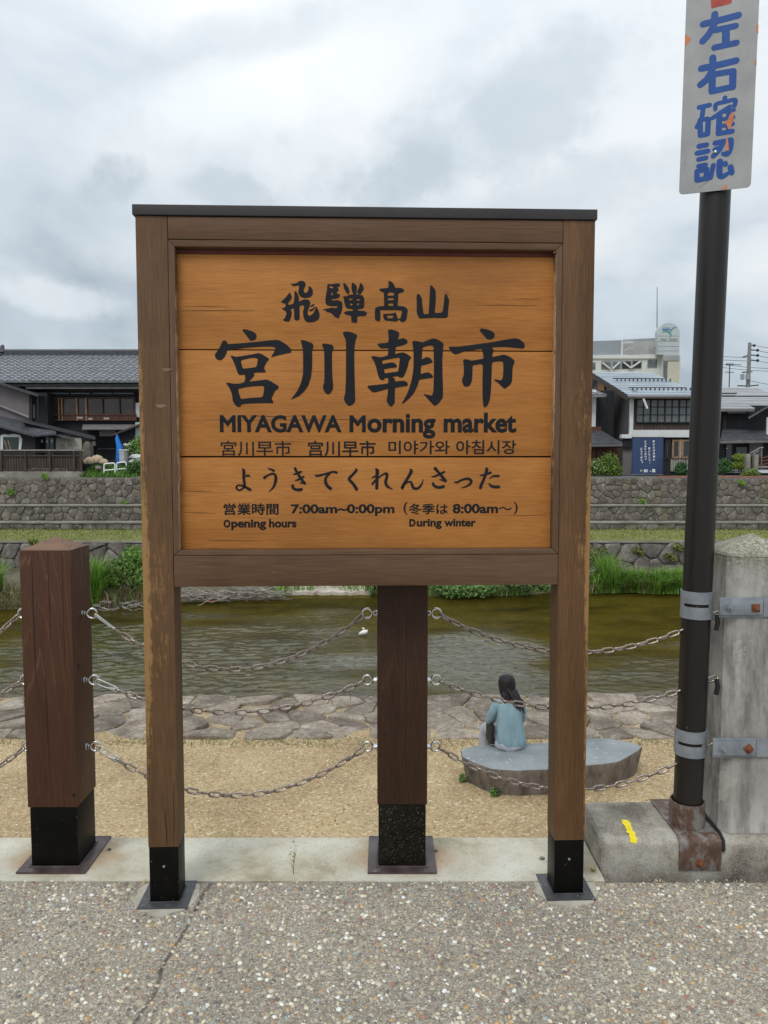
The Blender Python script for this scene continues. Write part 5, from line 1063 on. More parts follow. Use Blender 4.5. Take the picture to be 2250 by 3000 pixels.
def reeds(label, spans, n, h, wd=0.013, dry=0.06, back=0.7, c1=(0.07, 0.17, 0.022), c2=(0.24, 0.44, 0.06), bend=0.6):
    tot = sum(b - a for a, b in spans)
    def smp(k):
        x = np.concatenate([rng.uniform(a, b, int(k * (b - a) / tot) + 1) for a, b in spans])[:k]
        while len(x) < k: x = np.append(x, x[0])
        y = np.array([bankline(v) for v in x]) + rng.uniform(-0.12, back, k); return np.stack([x, np.minimum(y, YA - 0.1), WAT + 0.03 + 0.22 * np.clip((y - np.array([bankline(v) for v in x])) / 0.8, 0, 1.4)], 1)
    V, Fc, C = blades(n, smp, h, wd, c1, c2, bend, dry)
    o = attr_mesh('riverside_grass', V, Fc, C, M_grass, kind='stuff'); tag(o, label, 'grass')
xx = lambda px: X(px, 21.3, 1730)
reeds('tall bright green grass at the waterline left of the left bollard', [(xx(-200), xx(35))], 3400, 1.15, 0.016)
reeds('tall bright green grass at the waterline between left bollard and notice board', [(xx(215), xx(330))], 2600, 1.15, 0.016)
reeds('long green grass fringe at the far waterline between notice board and sign pole', [(xx(1770), xx(2010)), (xx(2010), xx(2700))], 9000, 0.62, 0.014, bend=0.9)
reeds('upright green grass clump against the low rock wall right of the notice board', [(xx(1800), xx(1842))], 900, 1.0, 0.011, 0.1, 0.7, bend=0.45)
reeds('pale dry grass mixed along the far bank', [(xx(-250), xx(520)), (xx(1700), xx(2300))], 3000, 0.55, 0.011, 0.8, 1.0, bend=1.1)
reeds('low green herbs along the far bank behind the notice board', [(xx(800), xx(1740))], 1800, 0.35)
def shrub(name, label, blobs, n, size, c1, c2, stems=4, group=None, cat='shrub', zb=None):
    cx = sum(b[0] for b in blobs) / len(blobs); cy = sum(b[1] for b in blobs) / len(blobs); z0 = zb if zb is not None else min(b[2] - b[5] for b in blobs)
    t = thing(name, label, cat, (cx, cy, z0), group)
    m = MB()
    for b in blobs[:8]:
        p = Vector((cx + random.uniform(-0.05, 0.05), cy, z0)); q = Vector(b[:3]); m.tube([p, p.lerp(q, 0.5) + Vector((random.uniform(-0.05, 0.05), 0, 0.05)), q], [0.02, 0.014, 0.006], 5)
    m.build('stem', M_bark, t)
    V, Fc, C = leaf_cloud(blobs, n, size, c1, c2); attr_mesh('foliage', V, Fc, C, M_leaf, t, kind='stuff')
    return t
M_bark = mottled('bark', (0.05, 0.038, 0.028), (0.13, 0.10, 0.075), 12, 0.9, 0.4)
def bl(px, py, Y, rx_, rz, ry=None): p = P(px, py, Y); return (p.x, p.y, p.z, rx_, ry or rx_ * 0.7, rz)
g1_, g2_ = (0.055, 0.11, 0.022), (0.17, 0.29, 0.055)
shrub('riverside_shrub', 'leafy green bush on the far bank just left of the notice board post', [bl(352, 1668, 20.9, .55, .38), (bl(395, 1640, 21.0, .45, .4)), bl(420, 1690, 20.7, .5, .36), bl(385, 1615, 21.5, .25, .2), bl(450, 1660, 21.0, .4, .35), bl(330, 1700, 20.7, .35, .25)], 3600, .045, g1_, g2_)
shrub('riverside_shrub', 'low round leafy bush touching the water just right of the middle bollard', [bl(1330, 1728, 21.5, .55, .22), bl(1385, 1722, 21.5, .65, .27), bl(1440, 1712, 21.7, .5, .25), bl(1290, 1712, 21.7, .35, .22), bl(1380, 1700, 22.0, .6, .25)], 3200, .042, (0.05, 0.10, 0.03), (0.20, 0.33, 0.10))
shrub('riverside_shrub', 'small leafy bush by the water beside the left edge of the middle bollard', [bl(1100, 1722, 21.7, .22, .2), bl(1085, 1705, 21.9, .25, .2)], 700, .04, (0.05, 0.10, 0.03), (0.18, 0.30, 0.08))
shrub('riverside_shrub', 'leafy bush under the right end of the notice board by the water', [bl(1540, 1712, 21.7, .35, .22), bl(1590, 1715, 21.7, .3, .2), bl(1500, 1705, 21.9, .3, .2)], 1400, .04, (0.05, 0.09, 0.03), (0.16, 0.24, 0.08))
shrub('riverside_shrub', 'straggly olive bush at the foot of the low wall right of the notice board', [bl(1740, 1640, 23.5, .35, .4), bl(1725, 1690, 23.3, .4, .35), bl(1760, 1612, 23.8, .25, .15)], 1500, .035, (0.08, 0.10, 0.03), (0.20, 0.23, 0.08))
for (px, py, lab) in ((1866, 1612, 'small weed tuft growing from the low rock wall near the sign pole'), (1985, 1600, 'olive weed growing over the coping of the low wall beside the sign pole'), (95, 1585, 'weed tuft trailing over the coping of the low wall behind the left bollard'), (1960, 1628, 'yellowish weed in a joint of the low rock wall left of the sign pole')):
    shrub('wall_weed', lab, [bl(px, py, YA - 0.12, .18, .11, .1), bl(px + 12, py + 8, YA - 0.12, .12, .09, .1)], 260, .035, (0.10, 0.13, 0.03), (0.26, 0.28, 0.08), cat='weed')
for (px, py, Y, lab, s_) in ((28, 1440, YD - .08, 'green weed sprouting low on the upper stone wall at far left', .14), (128, 1392, YD - .1, 'green weed hanging over the top of the upper stone wall by the dark fence', .15), (360, 1470, YC + .3, 'yellow green weed on the ledge below the upper stone wall near the notice board', .09), (1880, 1468, YC + .3, 'moss tuft on the ledge below the upper wall under the blue banner', .13), (2170, 1412, YD - .1, 'green weed on the upper stone wall right of the sign pole', .14)):
    shrub('wall_weed', lab, [bl(px, py, Y, s_, s_ * .8, .08), bl(px + 8, py + 5, Y, s_ * .7, s_ * .7, .08)], 200, .03, (0.10, 0.20, 0.03), (0.28, 0.45, 0.07), cat='weed')
# tangle of grey roots at the water, left of the middle
def tangle(name, label, px0, px1, py, n, Y, ln=0.7, rise=0.35):
    t = thing(name, label, 'driftwood', tuple(P((px0 + px1) / 2, py + 20, Y)))
    for k in range(n):
        p = P(random.uniform(px0, px1), py + random.uniform(-10, 14), Y + random.uniform(-0.3, 0.35)); a = random.uniform(-0.5, 0.5) + (math.pi if random.random() < 0.5 else 0); q = [p]
        for j in range(4):
            a += random.uniform(-0.5, 0.5); q.append(q[-1] + Vector((math.cos(a) * ln * 0.25, random.uniform(-0.06, 0.04), random.uniform(-0.14, 0.12) * rise * 2)))
        for v in q: v.z = max(v.z, WAT - 0.02)
        r = random.uniform(0.008, 0.024); MB().tube(q, [r, r * .9, r * .75, r * .55, r * .3], 6).build('root', M_drift, t, sm=60)
M_drift = mottled('bleached_wood', (0.16, 0.14, 0.12), (0.36, 0.33, 0.29), 9, 0.9, 0.3)
tangle('root_tangle', 'tangle of bleached grey roots at the waterline under the left half of the board', 520, 800, 1738, 110, 20.9)
tangle('root_tangle', 'dry grey twigs at the waterline between left bollard and notice board', 255, 410, 1775, 40, 20.1, 0.6)
tangle('root_tangle', 'dead pale branches lying on the bank right of the notice board', 1735, 1800, 1668, 20, 22.9, 0.6, 0.2)
tag(MB().tube([P(596 + k * 11, 1762 - (k % 3), 20.75) for k in range(5)], [.012, .02, .022, .018, .008], 6).build('orange_branch', mottled('orange_bark', (0.35, 0.07, 0.02), (0.5, 0.12, 0.03), 9, 0.7)), 'thin orange stick at the water under the grey root tangle', 'stick')
slab = thing('concrete_slab', 'pale concrete slab sloping into the water behind the notice board', 'concrete slab', tuple(P(960, 1735, 22.3)))
M_slab = mottled('pale_slab', (0.30, 0.26, 0.21), (0.52, 0.46, 0.39), 3, 0.9, 0.5, 0.02, 14)
sv = []; sf = []; ns = 22
for i in range(ns + 1):
    x = X(835 + 250 * i / ns, 22.2); e = .06 * math.sin(i * 1.7) + random.uniform(-.04, .04); sv += [(x, 22.05 + e, WAT - .1), (x, 22.08 + e, WAT + .09 + e * .3), (x, 22.7, WAT + .24 + e * .4), (x, 23.4, WAT + .34)]
for i in range(ns):
    for j in range(3): sf.append((i * 4 + j, i * 4 + j + 1, i * 4 + 5 + j, i * 4 + 4 + j))
build('slab', sv, sf, M_slab, slab, sm=40)
# bird on the water
bp_ = G(1064, 1862, WAT); bird = thing('water_bird', 'small white bird floating on the river left of the middle bollard', 'bird', tuple(bp_))
M_white = flat('white_feathers', (0.75, 0.73, 0.68), 0.7)
MB().tube([bp_ + Vector((-.10, 0, .02)), bp_ + Vector((-.07, 0, .045)), bp_ + Vector((0, 0, .07)), bp_ + Vector((.05, 0, .08)), bp_ + Vector((.08, 0, .10)), bp_ + Vector((.10, 0, .13))], [.006, .03, .055, .05, .03, .008], 10).build('body', M_white, bird, sm=60)
MB().tube([bp_ + Vector((.03, 0, .10)), bp_ + Vector((.02, 0, .15)), bp_ + Vector((-.005, 0, .17)), bp_ + Vector((-.03, 0, .165))], [.022, .016, .02, .005], 8).build('head', M_white, bird, sm=60)

# ------------------------------------------------------------------ houses: helpers
M_black = mottled('charred_black_boards', (0.010, 0.0105, 0.014), (0.026, 0.026, 0.032), 3, 0.75, 0.3, 0.004, 14, stretch=(6, 6, 0.5))
M_dkwood = mottled('dark_old_timber', (0.030, 0.022, 0.018), (0.085, 0.062, 0.050), 4, 0.8, 0.3, 0.004, 14, stretch=(5, 5, .5))
M_redwood = mottled('red_brown_timber', (0.055, 0.022, 0.014), (0.12, 0.048, 0.028), 4, 0.7, 0.3, 0.004, 14, stretch=(5, 5, .5))
M_tanwood = mottled('tan_timber', (0.22, 0.13, 0.07), (0.34, 0.22, 0.13), 6, 0.7, 0.2)
M_greyw = mottled('grey_mauve_siding', (0.13, 0.115, 0.12), (0.175, 0.155, 0.16), 1.5, 0.8, 0.1, 0.003, 10)
M_greyw2 = mottled('grey_plaster', (0.15, 0.14, 0.145), (0.21, 0.195, 0.20), 1.2, 0.85, 0.1, 0.003, 10)
M_whitew = mottled('white_plaster', (0.55, 0.57, 0.57), (0.70, 0.71, 0.71), 1.0, 0.8, 0.1)
M_cream = mottled('cream_panel', (0.30, 0.28, 0.23), (0.42, 0.40, 0.34), 3, 0.6, 0.05, stretch=(.4, 1, 2))
M_tile = mottled('silver_grey_roof_tile', (0.13, 0.135, 0.15), (0.30, 0.31, 0.335), 7, 0.33, 0.1, 0.004, 20, spec=0.6)
M_ridge = mottled('dark_ridge_tile', (0.03, 0.032, 0.038), (0.07, 0.072, 0.08), 8, 0.5, 0.2)
M_sheet = mottled('dark_sheet_roof', (0.045, 0.048, 0.056), (0.085, 0.09, 0.10), 3, 0.38, 0.1, 0.003, 10, spec=0.6)
M_metalroof = mottled('pale_blue_metal_roof', (0.26, 0.31, 0.36), (0.44, 0.50, 0.55), 2.0, 0.30, 0.15, 0.004, 6, stretch=(0.35, 1, 1), spec=0.6)
M_metalroof2 = mottled('grey_metal_roof', (0.25, 0.26, 0.275), (0.40, 0.41, 0.43), 2.0, 0.35, 0.15, 0.004, 6, stretch=(0.35, 1, 1), spec=0.6)
M_gutter = mottled('grey_gutter', (0.16, 0.15, 0.155), (0.24, 0.225, 0.23), 3, 0.5, 0)
def mat_glass(name, c, r=0.08):
    t = NT(name); return t.fin(t.ramp(t.noise(1.1, 3), [(0.3, c), (0.7, tuple(v * 2.2 for v in c))]), r, t.bump(t.noise(0.8, 2), 0.12, 0.03), 0, 0.6)
M_glass = mat_glass('window_glass', (0.012, 0.014, 0.016)); M_glassb = mat_glass('brown_tinted_glass', (0.03, 0.018, 0.015)); M_glassl = mat_glass('milky_glass', (0.07, 0.078, 0.085), 0.2)
def BXP(name, mat, parent, px0, py0, px1, py1, Y, dep, proud=0.0, **k):
    """a box whose front face fills a photo rectangle at depth Y"""
    y = Y - proud
    return boxo(name, mat, parent, X(px0, y, (py0 + py1) / 2), X(px1, y, (py0 + py1) / 2), y, y + dep, Z(py1, y), Z(py0, y), **k)
def quadslab(name, mat, parent, pts, th=0.06, **k):
    a, b, c = (Vector(p) for p in pts[:3]); n = (b - a).cross(c - a).normalized()
    if n.z < 0: n = -n
    return MB().prism([Vector(p) for p in pts], -n * th).build(name, mat, parent, **k)
def window(parent, px0, py0, px1, py1, Y, cols, rows, mat, glass, fw=0.05, proud=0.03, label=None, name='window', dep=0.06):
    x0, x1 = X(px0, Y), X(px1, Y); z0, z1 = Z(py1, Y), Z(py0, Y); y0 = Y - proud - dep
    m = MB(); cw = (x1 - x0 - fw) / cols; rh = (z1 - z0 - fw) / rows
    for i in range(cols + 1): w_ = fw if i in (0, cols) or i % 2 == 0 else fw * 0.6; m.box(x0 + i * cw + (fw - w_) / 2, x0 + i * cw + (fw + w_) / 2, y0, y0 + dep, z0, z1)
    for j in range(rows + 1): w_ = fw if j in (0, rows) else fw * 0.6; m.box(x0 + 0.001, x1 - 0.001, y0 + 0.004, y0 + dep - 0.004, z0 + j * rh + (fw - w_) / 2, z0 + j * rh + (fw + w_) / 2)
    f = m.build(name, mat, parent, label=label)
    for i in range(cols):
        for j in range(rows):
            a = random.uniform(-0.006, 0.006)
            boxo('pane', glass, f, x0 + i * cw + fw * .5, x0 + (i + 1) * cw + fw * .5, y0 + 0.03 + a, y0 + 0.036 + a, z0 + j * rh + fw * .5, z0 + (j + 1) * rh + fw * .5)
    return f
def tiled_roof(name, parent, x0, x1, y0, z0, y1, z1, mat, tw=0.30, tl=0.30, amp=0.035, skew0=0.0, skew1=0.0, sub=6):
    nx = int((x1 - x0) / tw); nr = max(2, int(math.hypot(y1 - y0, z1 - z0) / tl)); cx = nx * sub + 1
    u = np.linspace(0, 1, cx); prof = amp * np.abs(np.sin(np.pi * u * nx)) ** 0.7
    sl = Vector((0, y1 - y0, z1 - z0)).normalized(); nn = np.array([0, -sl.z, sl.y]); V = []; Fl = []
    for r_ in range(nr):
        for (t, lift) in ((r_ / nr, 0.045), ((r_ + 1) / nr, 0.0)):
            xs = (x0 + skew0 * t) + ((x1 + skew1 * t) - (x0 + skew0 * t)) * u
            base = np.stack([xs, np.full(cx, y0 + (y1 - y0) * t), np.full(cx, z0 + (z1 - z0) * t)], 1)
            V.append(base + nn * (prof + lift + rng.uniform(-.004, .004))[:, None])
        k = 2 * r_ * cx
        a = np.arange(cx - 1); Fl.append(np.stack([k + a, k + a + 1, k + cx + a + 1, k + cx + a], 1))
        if r_: Fl.append(np.stack([k - cx + a, k - cx + a + 1, k + a + 1, k + a], 1))
    e = np.stack([x0 + (x1 - x0) * u, np.full(cx, y0 + 0.01), np.full(cx, z0 - 0.04)], 1); n0 = nr * 2 * cx; V.append(e); a = np.arange(cx - 1); Fl.append(np.stack([n0 + a, n0 + a + 1, a + 1, a], 1))
    V = np.concatenate(V); Fl = np.concatenate(Fl)
    o = attr_mesh(name, V, Fl, np.ones((len(V), 3)) * 0.5, mat, parent, kind='stuff'); o.data.shade_smooth(); o.data.set_sharp_from_angle(angle=R(50))
    return o
# ------------------------------------------------------------------ left: large house with a tiled roof
YH = 33.5
hl = thing('tiled_house', 'large dark two storey house with silver tiled roof, left of the notice board', 'house', (-13, YH, zD))
xl_, xr_ = X(-140, YH), -4.5
ze, yr = Z(1118, YH - 1.1), YH + 4.2; zr_ = Z(1042, yr)
xrl = X(18, yr)
boxo('wall', M_black, hl, xl_ + 0.5, xr_, YH, YH + 8, zD, ze + 0.15)
tiled_roof('roof_tiles', hl, xrl, xr_ + 0.8, YH - 1.1, ze, yr, zr_, M_tile, 0.29, 0.32)
quadslab('roof', M_ridge, hl, [(xrl, YH - 1.0, ze - 0.08), (xr_ + .8, YH - 1.0, ze - 0.08), (xr_ + .8, yr, zr_ - 0.06), (xrl, yr, zr_ - 0.06)], 0.12)
quadslab('roof', M_tile, hl, [(xrl, yr + 0.02, zr_ - .02), (xr_ + .8, yr + 0.02, zr_ - .02), (xr_ + .8, yr + 5.2, ze), (xrl, yr + 5.2, ze)], 0.12)
quadslab('gable_wall', M_black, hl, [(xrl + .6, YH, ze), (xrl + .6, yr, zr_ - .25), (xrl + .6, YH + 8, ze)], 0.1) if False else None
MB().prism([(xrl + .62, YH + .01, ze), (xrl + .62, yr, zr_ - .3), (xrl + .62, YH + 7.9, ze)], (0.1, 0, 0)).build('gable_wall', M_black, hl)
rd = MB(); rd.box(xrl - .05, xr_ + .85, yr - .14, yr + .14, zr_ - .02, zr_ + .2); rd.tube([(xrl - .06, yr, zr_ + .22), (xr_ + .86, yr, zr_ + .22)], .09, 8); rd.build('ridge', M_ridge, hl)
MB().tube([(xrl, yr - .1, zr_ + .1), (xrl - .05, yr, zr_ + .35), (xrl + .02, yr, zr_ + .52)], [.16, .14, .05], 8).build('ridge_ornament', M_ridge, hl)
vg = MB(); vg.tube([(xrl, YH - 1.12, ze + .06), (xrl, yr, zr_ + .08)], .09, 8); vg.build('verge_tile', M_ridge, hl)
BXP('eave_gutter', M_gutter, hl, 75, 1128, 900, 1139, YH - 0.9, 0.10)
BXP('upper_lintel', M_dkwood, hl, 144, 1141, 900, 1146, YH, 0.1, 0.12)
window(hl, 146, 1145, 402, 1161, YH, 4, 1, M_black, M_glassl, 0.09, 0.05, 'row of small milky upper panes')
fr_ = window(hl, 144, 1164, 402, 1234, YH, 1, 1, M_dkwood, M_glassb, 0.08, 0.10, 'wide brown glazed gallery window')
for (px, w_, mt) in ((172, 3, M_tanwood), (181, 3.5, M_tanwood), (225, 4, M_tanwood), (252, 5, M_tanwood), (300, 3, M_dkwood), (350, 2, M_dkwood)):
    BXP('mullion', mt, fr_, px - w_ / 2, 1166, px + w_ / 2, 1232, YH, 0.05, 0.22)
BXP('sill_rail', M_redwood, fr_, 146, 1213, 400, 1217, YH, 0.04, 0.24); BXP('lower_panel', M_redwood, fr_, 182, 1218, 400, 1232, YH, 0.02, 0.21)
for (px, py, w_) in ((234, 1224, 17), (312, 1226, 17), (265, 1227, 12)): BXP('clutter', M_cream, fr_, px - w_ / 2, py - 3, px + w_ / 2, py + 3, YH, 0.01, 0.23)
quadslab('awning', M_gutter, hl, [P(240, 1256, YH - 1.0), P(440, 1256, YH - 1.0), P(440, 1243, YH - .05), P(243, 1243, YH - .05)], 0.05)
BXP('roller_shutter', mottled('light_shutter', (0.35, 0.34, 0.31), (0.50, 0.49, 0.45), 2, 0.6), hl, 291, 1261, 338, 1278, YH, 0.06, 0.1)
dr = BXP('door', M_black, hl, 284, 1281, 340, 1347, YH, 0.06, 0.08); BXP('door_rail', M_gutter, dr, 286, 1314, 338, 1316, YH, 0.02, 0.10); BXP('step', M_dkwood, hl, 318, 1348, 345, 1353, YH, .4, 0.5)
BXP('downpipe', M_gutter, hl, 269, 1294, 273, 1340, YH, .06, .15); BXP('meter_box', M_cream, hl, 271, 1293, 280, 1306, YH, .12, .16); BXP('white_door', M_whitew, hl, 397, 1180, 420, 1222, YH, .04, .12)
# small shed at its right
sh = thing('lean_to_shed', 'small dark shed with a sloping roof beside the left notice board post', 'shed', tuple(P(372, 1350, 31.2)))
Ys = 31.2
MB().prism([P(338, 1352, Ys), P(470, 1352, Ys), P(470, 1225, Ys), P(400, 1247, Ys), P(342, 1270, Ys)], (0, 1.6, 0)).build('wall', M_black, sh)
quadslab('roof', M_dkwood, sh, [P(325, 1273, Ys - .3), P(475, 1216, Ys - .3), P(475, 1216, Ys - .3) + Vector((0, 2.2, 0)), P(325, 1273, Ys - .3) + Vector((0, 2.2, 0))], 0.07)
BXP('plastic_panel', mottled('pale_blue_sheet', (0.28, 0.36, 0.40), (0.38, 0.47, 0.52), 2, 0.4), sh, 397, 1237, 412, 1300, Ys, 0.03, 0.05)
# annex on the far left
an = thing('grey_annex', 'grey sided annex with sloping black sheet roofs at the far left', 'annex', (X(30, 31.8), 31.8, zD))
Ya = 32.4
MB().prism([P(-200, 1400, Ya), P(85, 1400, Ya), P(85, 1152, Ya), P(0, 1125, Ya), P(-200, 1062, Ya)], (0, 1.05, 0)).build('wall', M_greyw, an)
quadslab('roof', M_ridge, an, [P(-200, 1058, Ya - .4), P(112, 1156, Ya - .4), P(112, 1156, Ya - .4) + Vector((0, 1.4, 0)), P(-200, 1058, Ya - .4) + Vector((0, 1.4, 0))], 0.09)
quadslab('roof_trim', M_gutter, an, [P(-200, 1106, Ya - .15), P(86, 1219, Ya - .15), P(86, 1219, Ya - .02), P(-200, 1106, Ya - .02)], 0.08)
MB().cyl(P(111, 1160, Ya - .3), P(111, 1240, Ya - .3), .035, 6).build('downpipe', M_black, an)
BXP('side_wall', M_black, an, 85.5, 1150, 140, 1300, Ya, 0.9, -0.3)
for px in (91, 99): BXP('louvre', M_gutter, an, px - 2, 1185, px + 2, 1225, Ya, 0.02, -0.26)
Yb = 30.9
MB().prism([P(-200, 1400, Yb), P(103, 1400, Yb), P(103, 1279, Yb), P(0, 1252, Yb), P(-200, 1200, Yb)], (0, 1.2, 0)).build('front_wall', M_black, an)
quadslab('lower_roof', M_sheet, an, [P(-200, 1194, Yb - .35), P(100, 1275, Yb - .35), P(163, 1271, Yb + 1.0), P(60, 1231, Yb + 1.45), P(-200, 1228 - 52, Yb + 1.45)], 0.07)
quadslab('lower_roof', M_sheet, an, [P(98, 1276, Yb - .3), P(164, 1270, Yb - .3), P(164, 1264, Yb + .4), P(70, 1232, Yb + 1.4), P(60, 1234, Yb + 1.2)], 0.06)
quadslab('lower_roof', M_ridge, an, [P(66, 1232, Yb + .5), P(280, 1284, Yb + .5), P(277, 1277, Yb + 1.4), P(70, 1228, Yb + 1.45)], 0.07)
quadslab('lower_roof', M_sheet, an, [P(100, 1262, Yb + .3), P(216, 1284, Yb + .3), P(216, 1281, Yb + 1.2), P(100, 1250, Yb + 1.2)], 0.06)
wl_ = MB()
for (a, b, c, d_) in ((0.5, 1270, 65, 1279), (55, 1272, 65, 1318), (0.5, 1276, 9, 1318)):
    x0, x1 = X(a, Yb), X(b if b < 500 else b, Yb)
ragged = [(1, 1276), (10, 1272), (25, 1274), (40, 1271), (58, 1274), (65, 1286), (61, 1318), (55, 1318), (56, 1281), (9, 1280), (8, 1318), (1, 1318)]
wf = MB().prism([P(x, y, Yb - .02) for x, y in ragged], (0, .018, 0)).build('window', M_whitew, an, label='window edged in ragged white filler')
BXP('pane', mat_glass('dark_green_glass', (0.012, 0.022, 0.018)), wf, 9, 1280, 56, 1318, Yb, .01, .012)
for (a, b) in ((12, 20), (22, 30)): MB().prism([P(a, 1290, Yb - .03), P(a + 3, 1290, Yb - .03), P(b + 3, 1318, Yb - .03), P(b, 1318, Yb - .03)], (0, .01, 0)).build('leaning_timber', M_tanwood, wf)
for px in (108, 123, 138, 152):
    d_ = BXP('door', M_glass, an, px - 6, 1280, px + 6, 1350, Yb + .5, .05, .0); BXP('notice', flat('pale_blue_paper', (0.45, 0.6, 0.75), 0.6), d_, px - 2.2, 1288, px + 2.2, 1297, Yb + .5, .01, .02)
BXP('front_wall', M_black, an, 103.5, 1270, 162, 1352, Yb + .56, .1)
for (a, b) in ((163, 200), (201, 239)): BXP('sliding_panel', M_cream, an, a, 1283, b, 1316, Yb + .6, .05)
for px in (182, 205): MB().prism([P(px + 9 * math.cos(t), 1317 - 17 * math.sin(t), Yb + .58) for t in np.linspace(0, math.pi, 9)], (0, .015, 0)).build('painted_hump', mottled('grey_panel_paint', (0.2, 0.19, 0.17), (0.27, 0.26, 0.23)), an)
BXP('front_wall', M_black, an, 163, 1316.5, 242, 1352, Yb + .6, .05); BXP('front_wall', M_dkwood, an, 163, 1272, 242, 1282.6, Yb + .6, .05)
# slatted wooden fence on the wall top
fe = thing('wooden_fence', 'dark weathered wooden fence with a pale top rail at the far left', 'fence', (X(120, 29.0), 29.0, zD))
Yf = 29.0
BXP('footing', M_coping, fe, -260, 1381, 241, 1399, Yf, .18, .02); BXP('top_rail', mottled('pale_rail', (0.22, 0.18, 0.165), (0.34, 0.285, 0.265), 3, 0.8), fe, -260, 1317, 243, 1320.5, Yf, .16, .05)
for (a, b) in ((1323, 1326), (1332.5, 1337), (1374, 1378.5)): BXP('rail', M_dkwood, fe, -260, a, 238, b, Yf, .05, .0)
for px in (-216, -144, -72, 2, 73.5, 145, 217, 236): BXP('post', M_dkwood, fe, px - 2.6, 1320.6, px + 2.6, 1381, Yf, .09, .045)
for i in range(62):
    px = -255 + i * 8.0
    if px < 234: BXP('slat', M_dkwood, fe, px + random.uniform(-.4, .4), 1337.5, px + 6.2, 1373.5 + random.uniform(-1, 1), Yf, .02, random.uniform(-.06, -.03))
# things in the garden at the left
def rockobj(name, p, rx_, ry_, rz_, mat, label=None, parent=None, seed=0, sub=3, cat='boulder'):
    bm = bmesh.new(); bmesh.ops.create_icosphere(bm, subdivisions=sub, radius=1); rr = random.Random(seed); ph_ = [rr.uniform(0, 6) for _ in range(6)]
    for v in bm.verts:
        c = v.co; k = 1 + .12 * math.sin(3 * c.x + ph_[0]) * math.cos(2 * c.z + ph_[1]) + .09 * math.sin(5 * c.y + ph_[2]) + .05 * math.sin(9 * c.x + 7 * c.z + ph_[3]); v.co = Vector((c.x * rx_ * k, c.y * ry_ * k, max(c.z, -.55) * rz_ * k))
    p = Vector(p); vs = [p + v.co for v in bm.verts]; fs = [[v.index for v in f.verts] for f in bm.faces]; bm.free()
    o = build(name, vs, fs, mat, parent, sm=40)
    if label: tag(o, label, cat)
    return o
M_tanrock = mottled('tan_boulder', (0.30, 0.22, 0.14), (0.52, 0.42, 0.30), 3, 0.9, 0.4, 0.02, 12)
rockobj('boulder', P(262, 1352, 29.6), .22, .18, .17, M_tanrock, 'left rounded tan boulder beside the stone monument', seed=1)
rockobj('boulder', P(283, 1348, 29.8), .24, .18, .19, M_tanrock, 'tallest tan boulder, between two others by the black house', seed=2)
rockobj('boulder', P(304, 1354, 29.7), .15, .13, .12, M_tanrock, 'small rightmost tan boulder near the white railings', seed=3)
rockobj('boulder', P(288, 1372, 29.4), .14, .12, .10, M_rock, 'small grey rock in the grass before the tan boulders', seed=4)
mo = [P(240, 1350, 29.9), P(241, 1310, 29.9), P(245, 1297, 29.9), P(252, 1293, 29.9), P(260, 1296, 29.9), P(264, 1306, 29.9), P(268, 1350, 29.9)]
tag(MB().prism([*mo], (0, .2, 0)).build('stone_monument', M_wstone, bevel=.03, sm=40), 'tall grey standing stone behind the end of the dark fence', 'standing stone')
t_ = MB(); tp = [P(338, 1364, 30.2), P(341, 1310, 30.2), P(337, 1285, 30.2), P(341, 1271, 30.2), P(348, 1290, 30.2), P(357, 1312, 30.2), P(351, 1330, 30.2), P(348, 1364, 30.2)]
tag(t_.prism(tp, (0, .16, 0)).build('blue_tarpaulin', mottled('blue_plastic', (0.01, 0.14, 0.55), (0.02, 0.22, 0.72), 6, 0.4, 0.5, 0.02, 10), bevel=.02, sm=40), 'bright blue tarpaulin wrapped on a leaning pole left of the notice board', 'tarpaulin')
cab = thing('grey_cabinet', 'pale grey upright utility cabinet beside the blue tarpaulin', 'cabinet', tuple(P(362, 1356, 30.0)))
BXP('body', mottled('pale_grey_metal', (0.33, 0.35, 0.37), (0.45, 0.47, 0.49)), cab, 349, 1320, 365, 1356, 30.0, .2, bevel=.02); BXP('lid', M_whitew, cab, 348, 1316.5, 372, 1319.8, 30.0, .24, .02); BXP('side_box', M_gutter, cab, 365.5, 1321, 371, 1356, 30.0, .2)
M_wtube = flat('white_painted_tube', (0.68, 0.70, 0.72), 0.4)
for (a, b, tp_, lab, bt) in ((305, 337, 1358.5, 'left of two white tubular guard rails on the far wall top', 1393), (342, 370, 1355.5, 'right of two white tubular guard rails, nearer the notice board', 1389)):
    r_ = thing('guard_rail', lab, 'guard rail', tuple(P((a + b) / 2, bt, 29.2)), 'white guard rails'); Y_ = 29.2 if a < 320 else 29.5
    MB().tube([P(a, bt, Y_), P(a, tp_ + 5, Y_), P(a + 2, tp_ + 1, Y_), P(a + 6, tp_, Y_), P(b - 6, tp_ - 1.5, Y_), P(b - 2, tp_ - .5, Y_), P(b, tp_ + 4, Y_), P(b, bt - 3, Y_)], .030, 8).build('hoop', M_wtube, r_, sm=60)
    MB().cyl(P(a, tp_ + 20, Y_), P(b, tp_ + 17, Y_), .026, 8).build('crossbar', M_wtube, r_, sm=60)
for (pts_, lab, yy) in (([(374, 1342), (384, 1332), (400, 1330), (415, 1333), (415, 1341), (390, 1343)], 'upper white sheet draped over things behind the left post', 30.4), ([(372, 1354), (384, 1346), (400, 1343), (415, 1345), (415, 1356), (392, 1358)], 'lower white sheet lying behind the left post of the board', 30.1)):
    tag(MB().prism([P(x, y, yy) for x, y in pts_], (0, .5, 0)).build('white_sheet', M_whitew, bevel=.04, sm=60), lab, 'sheet')
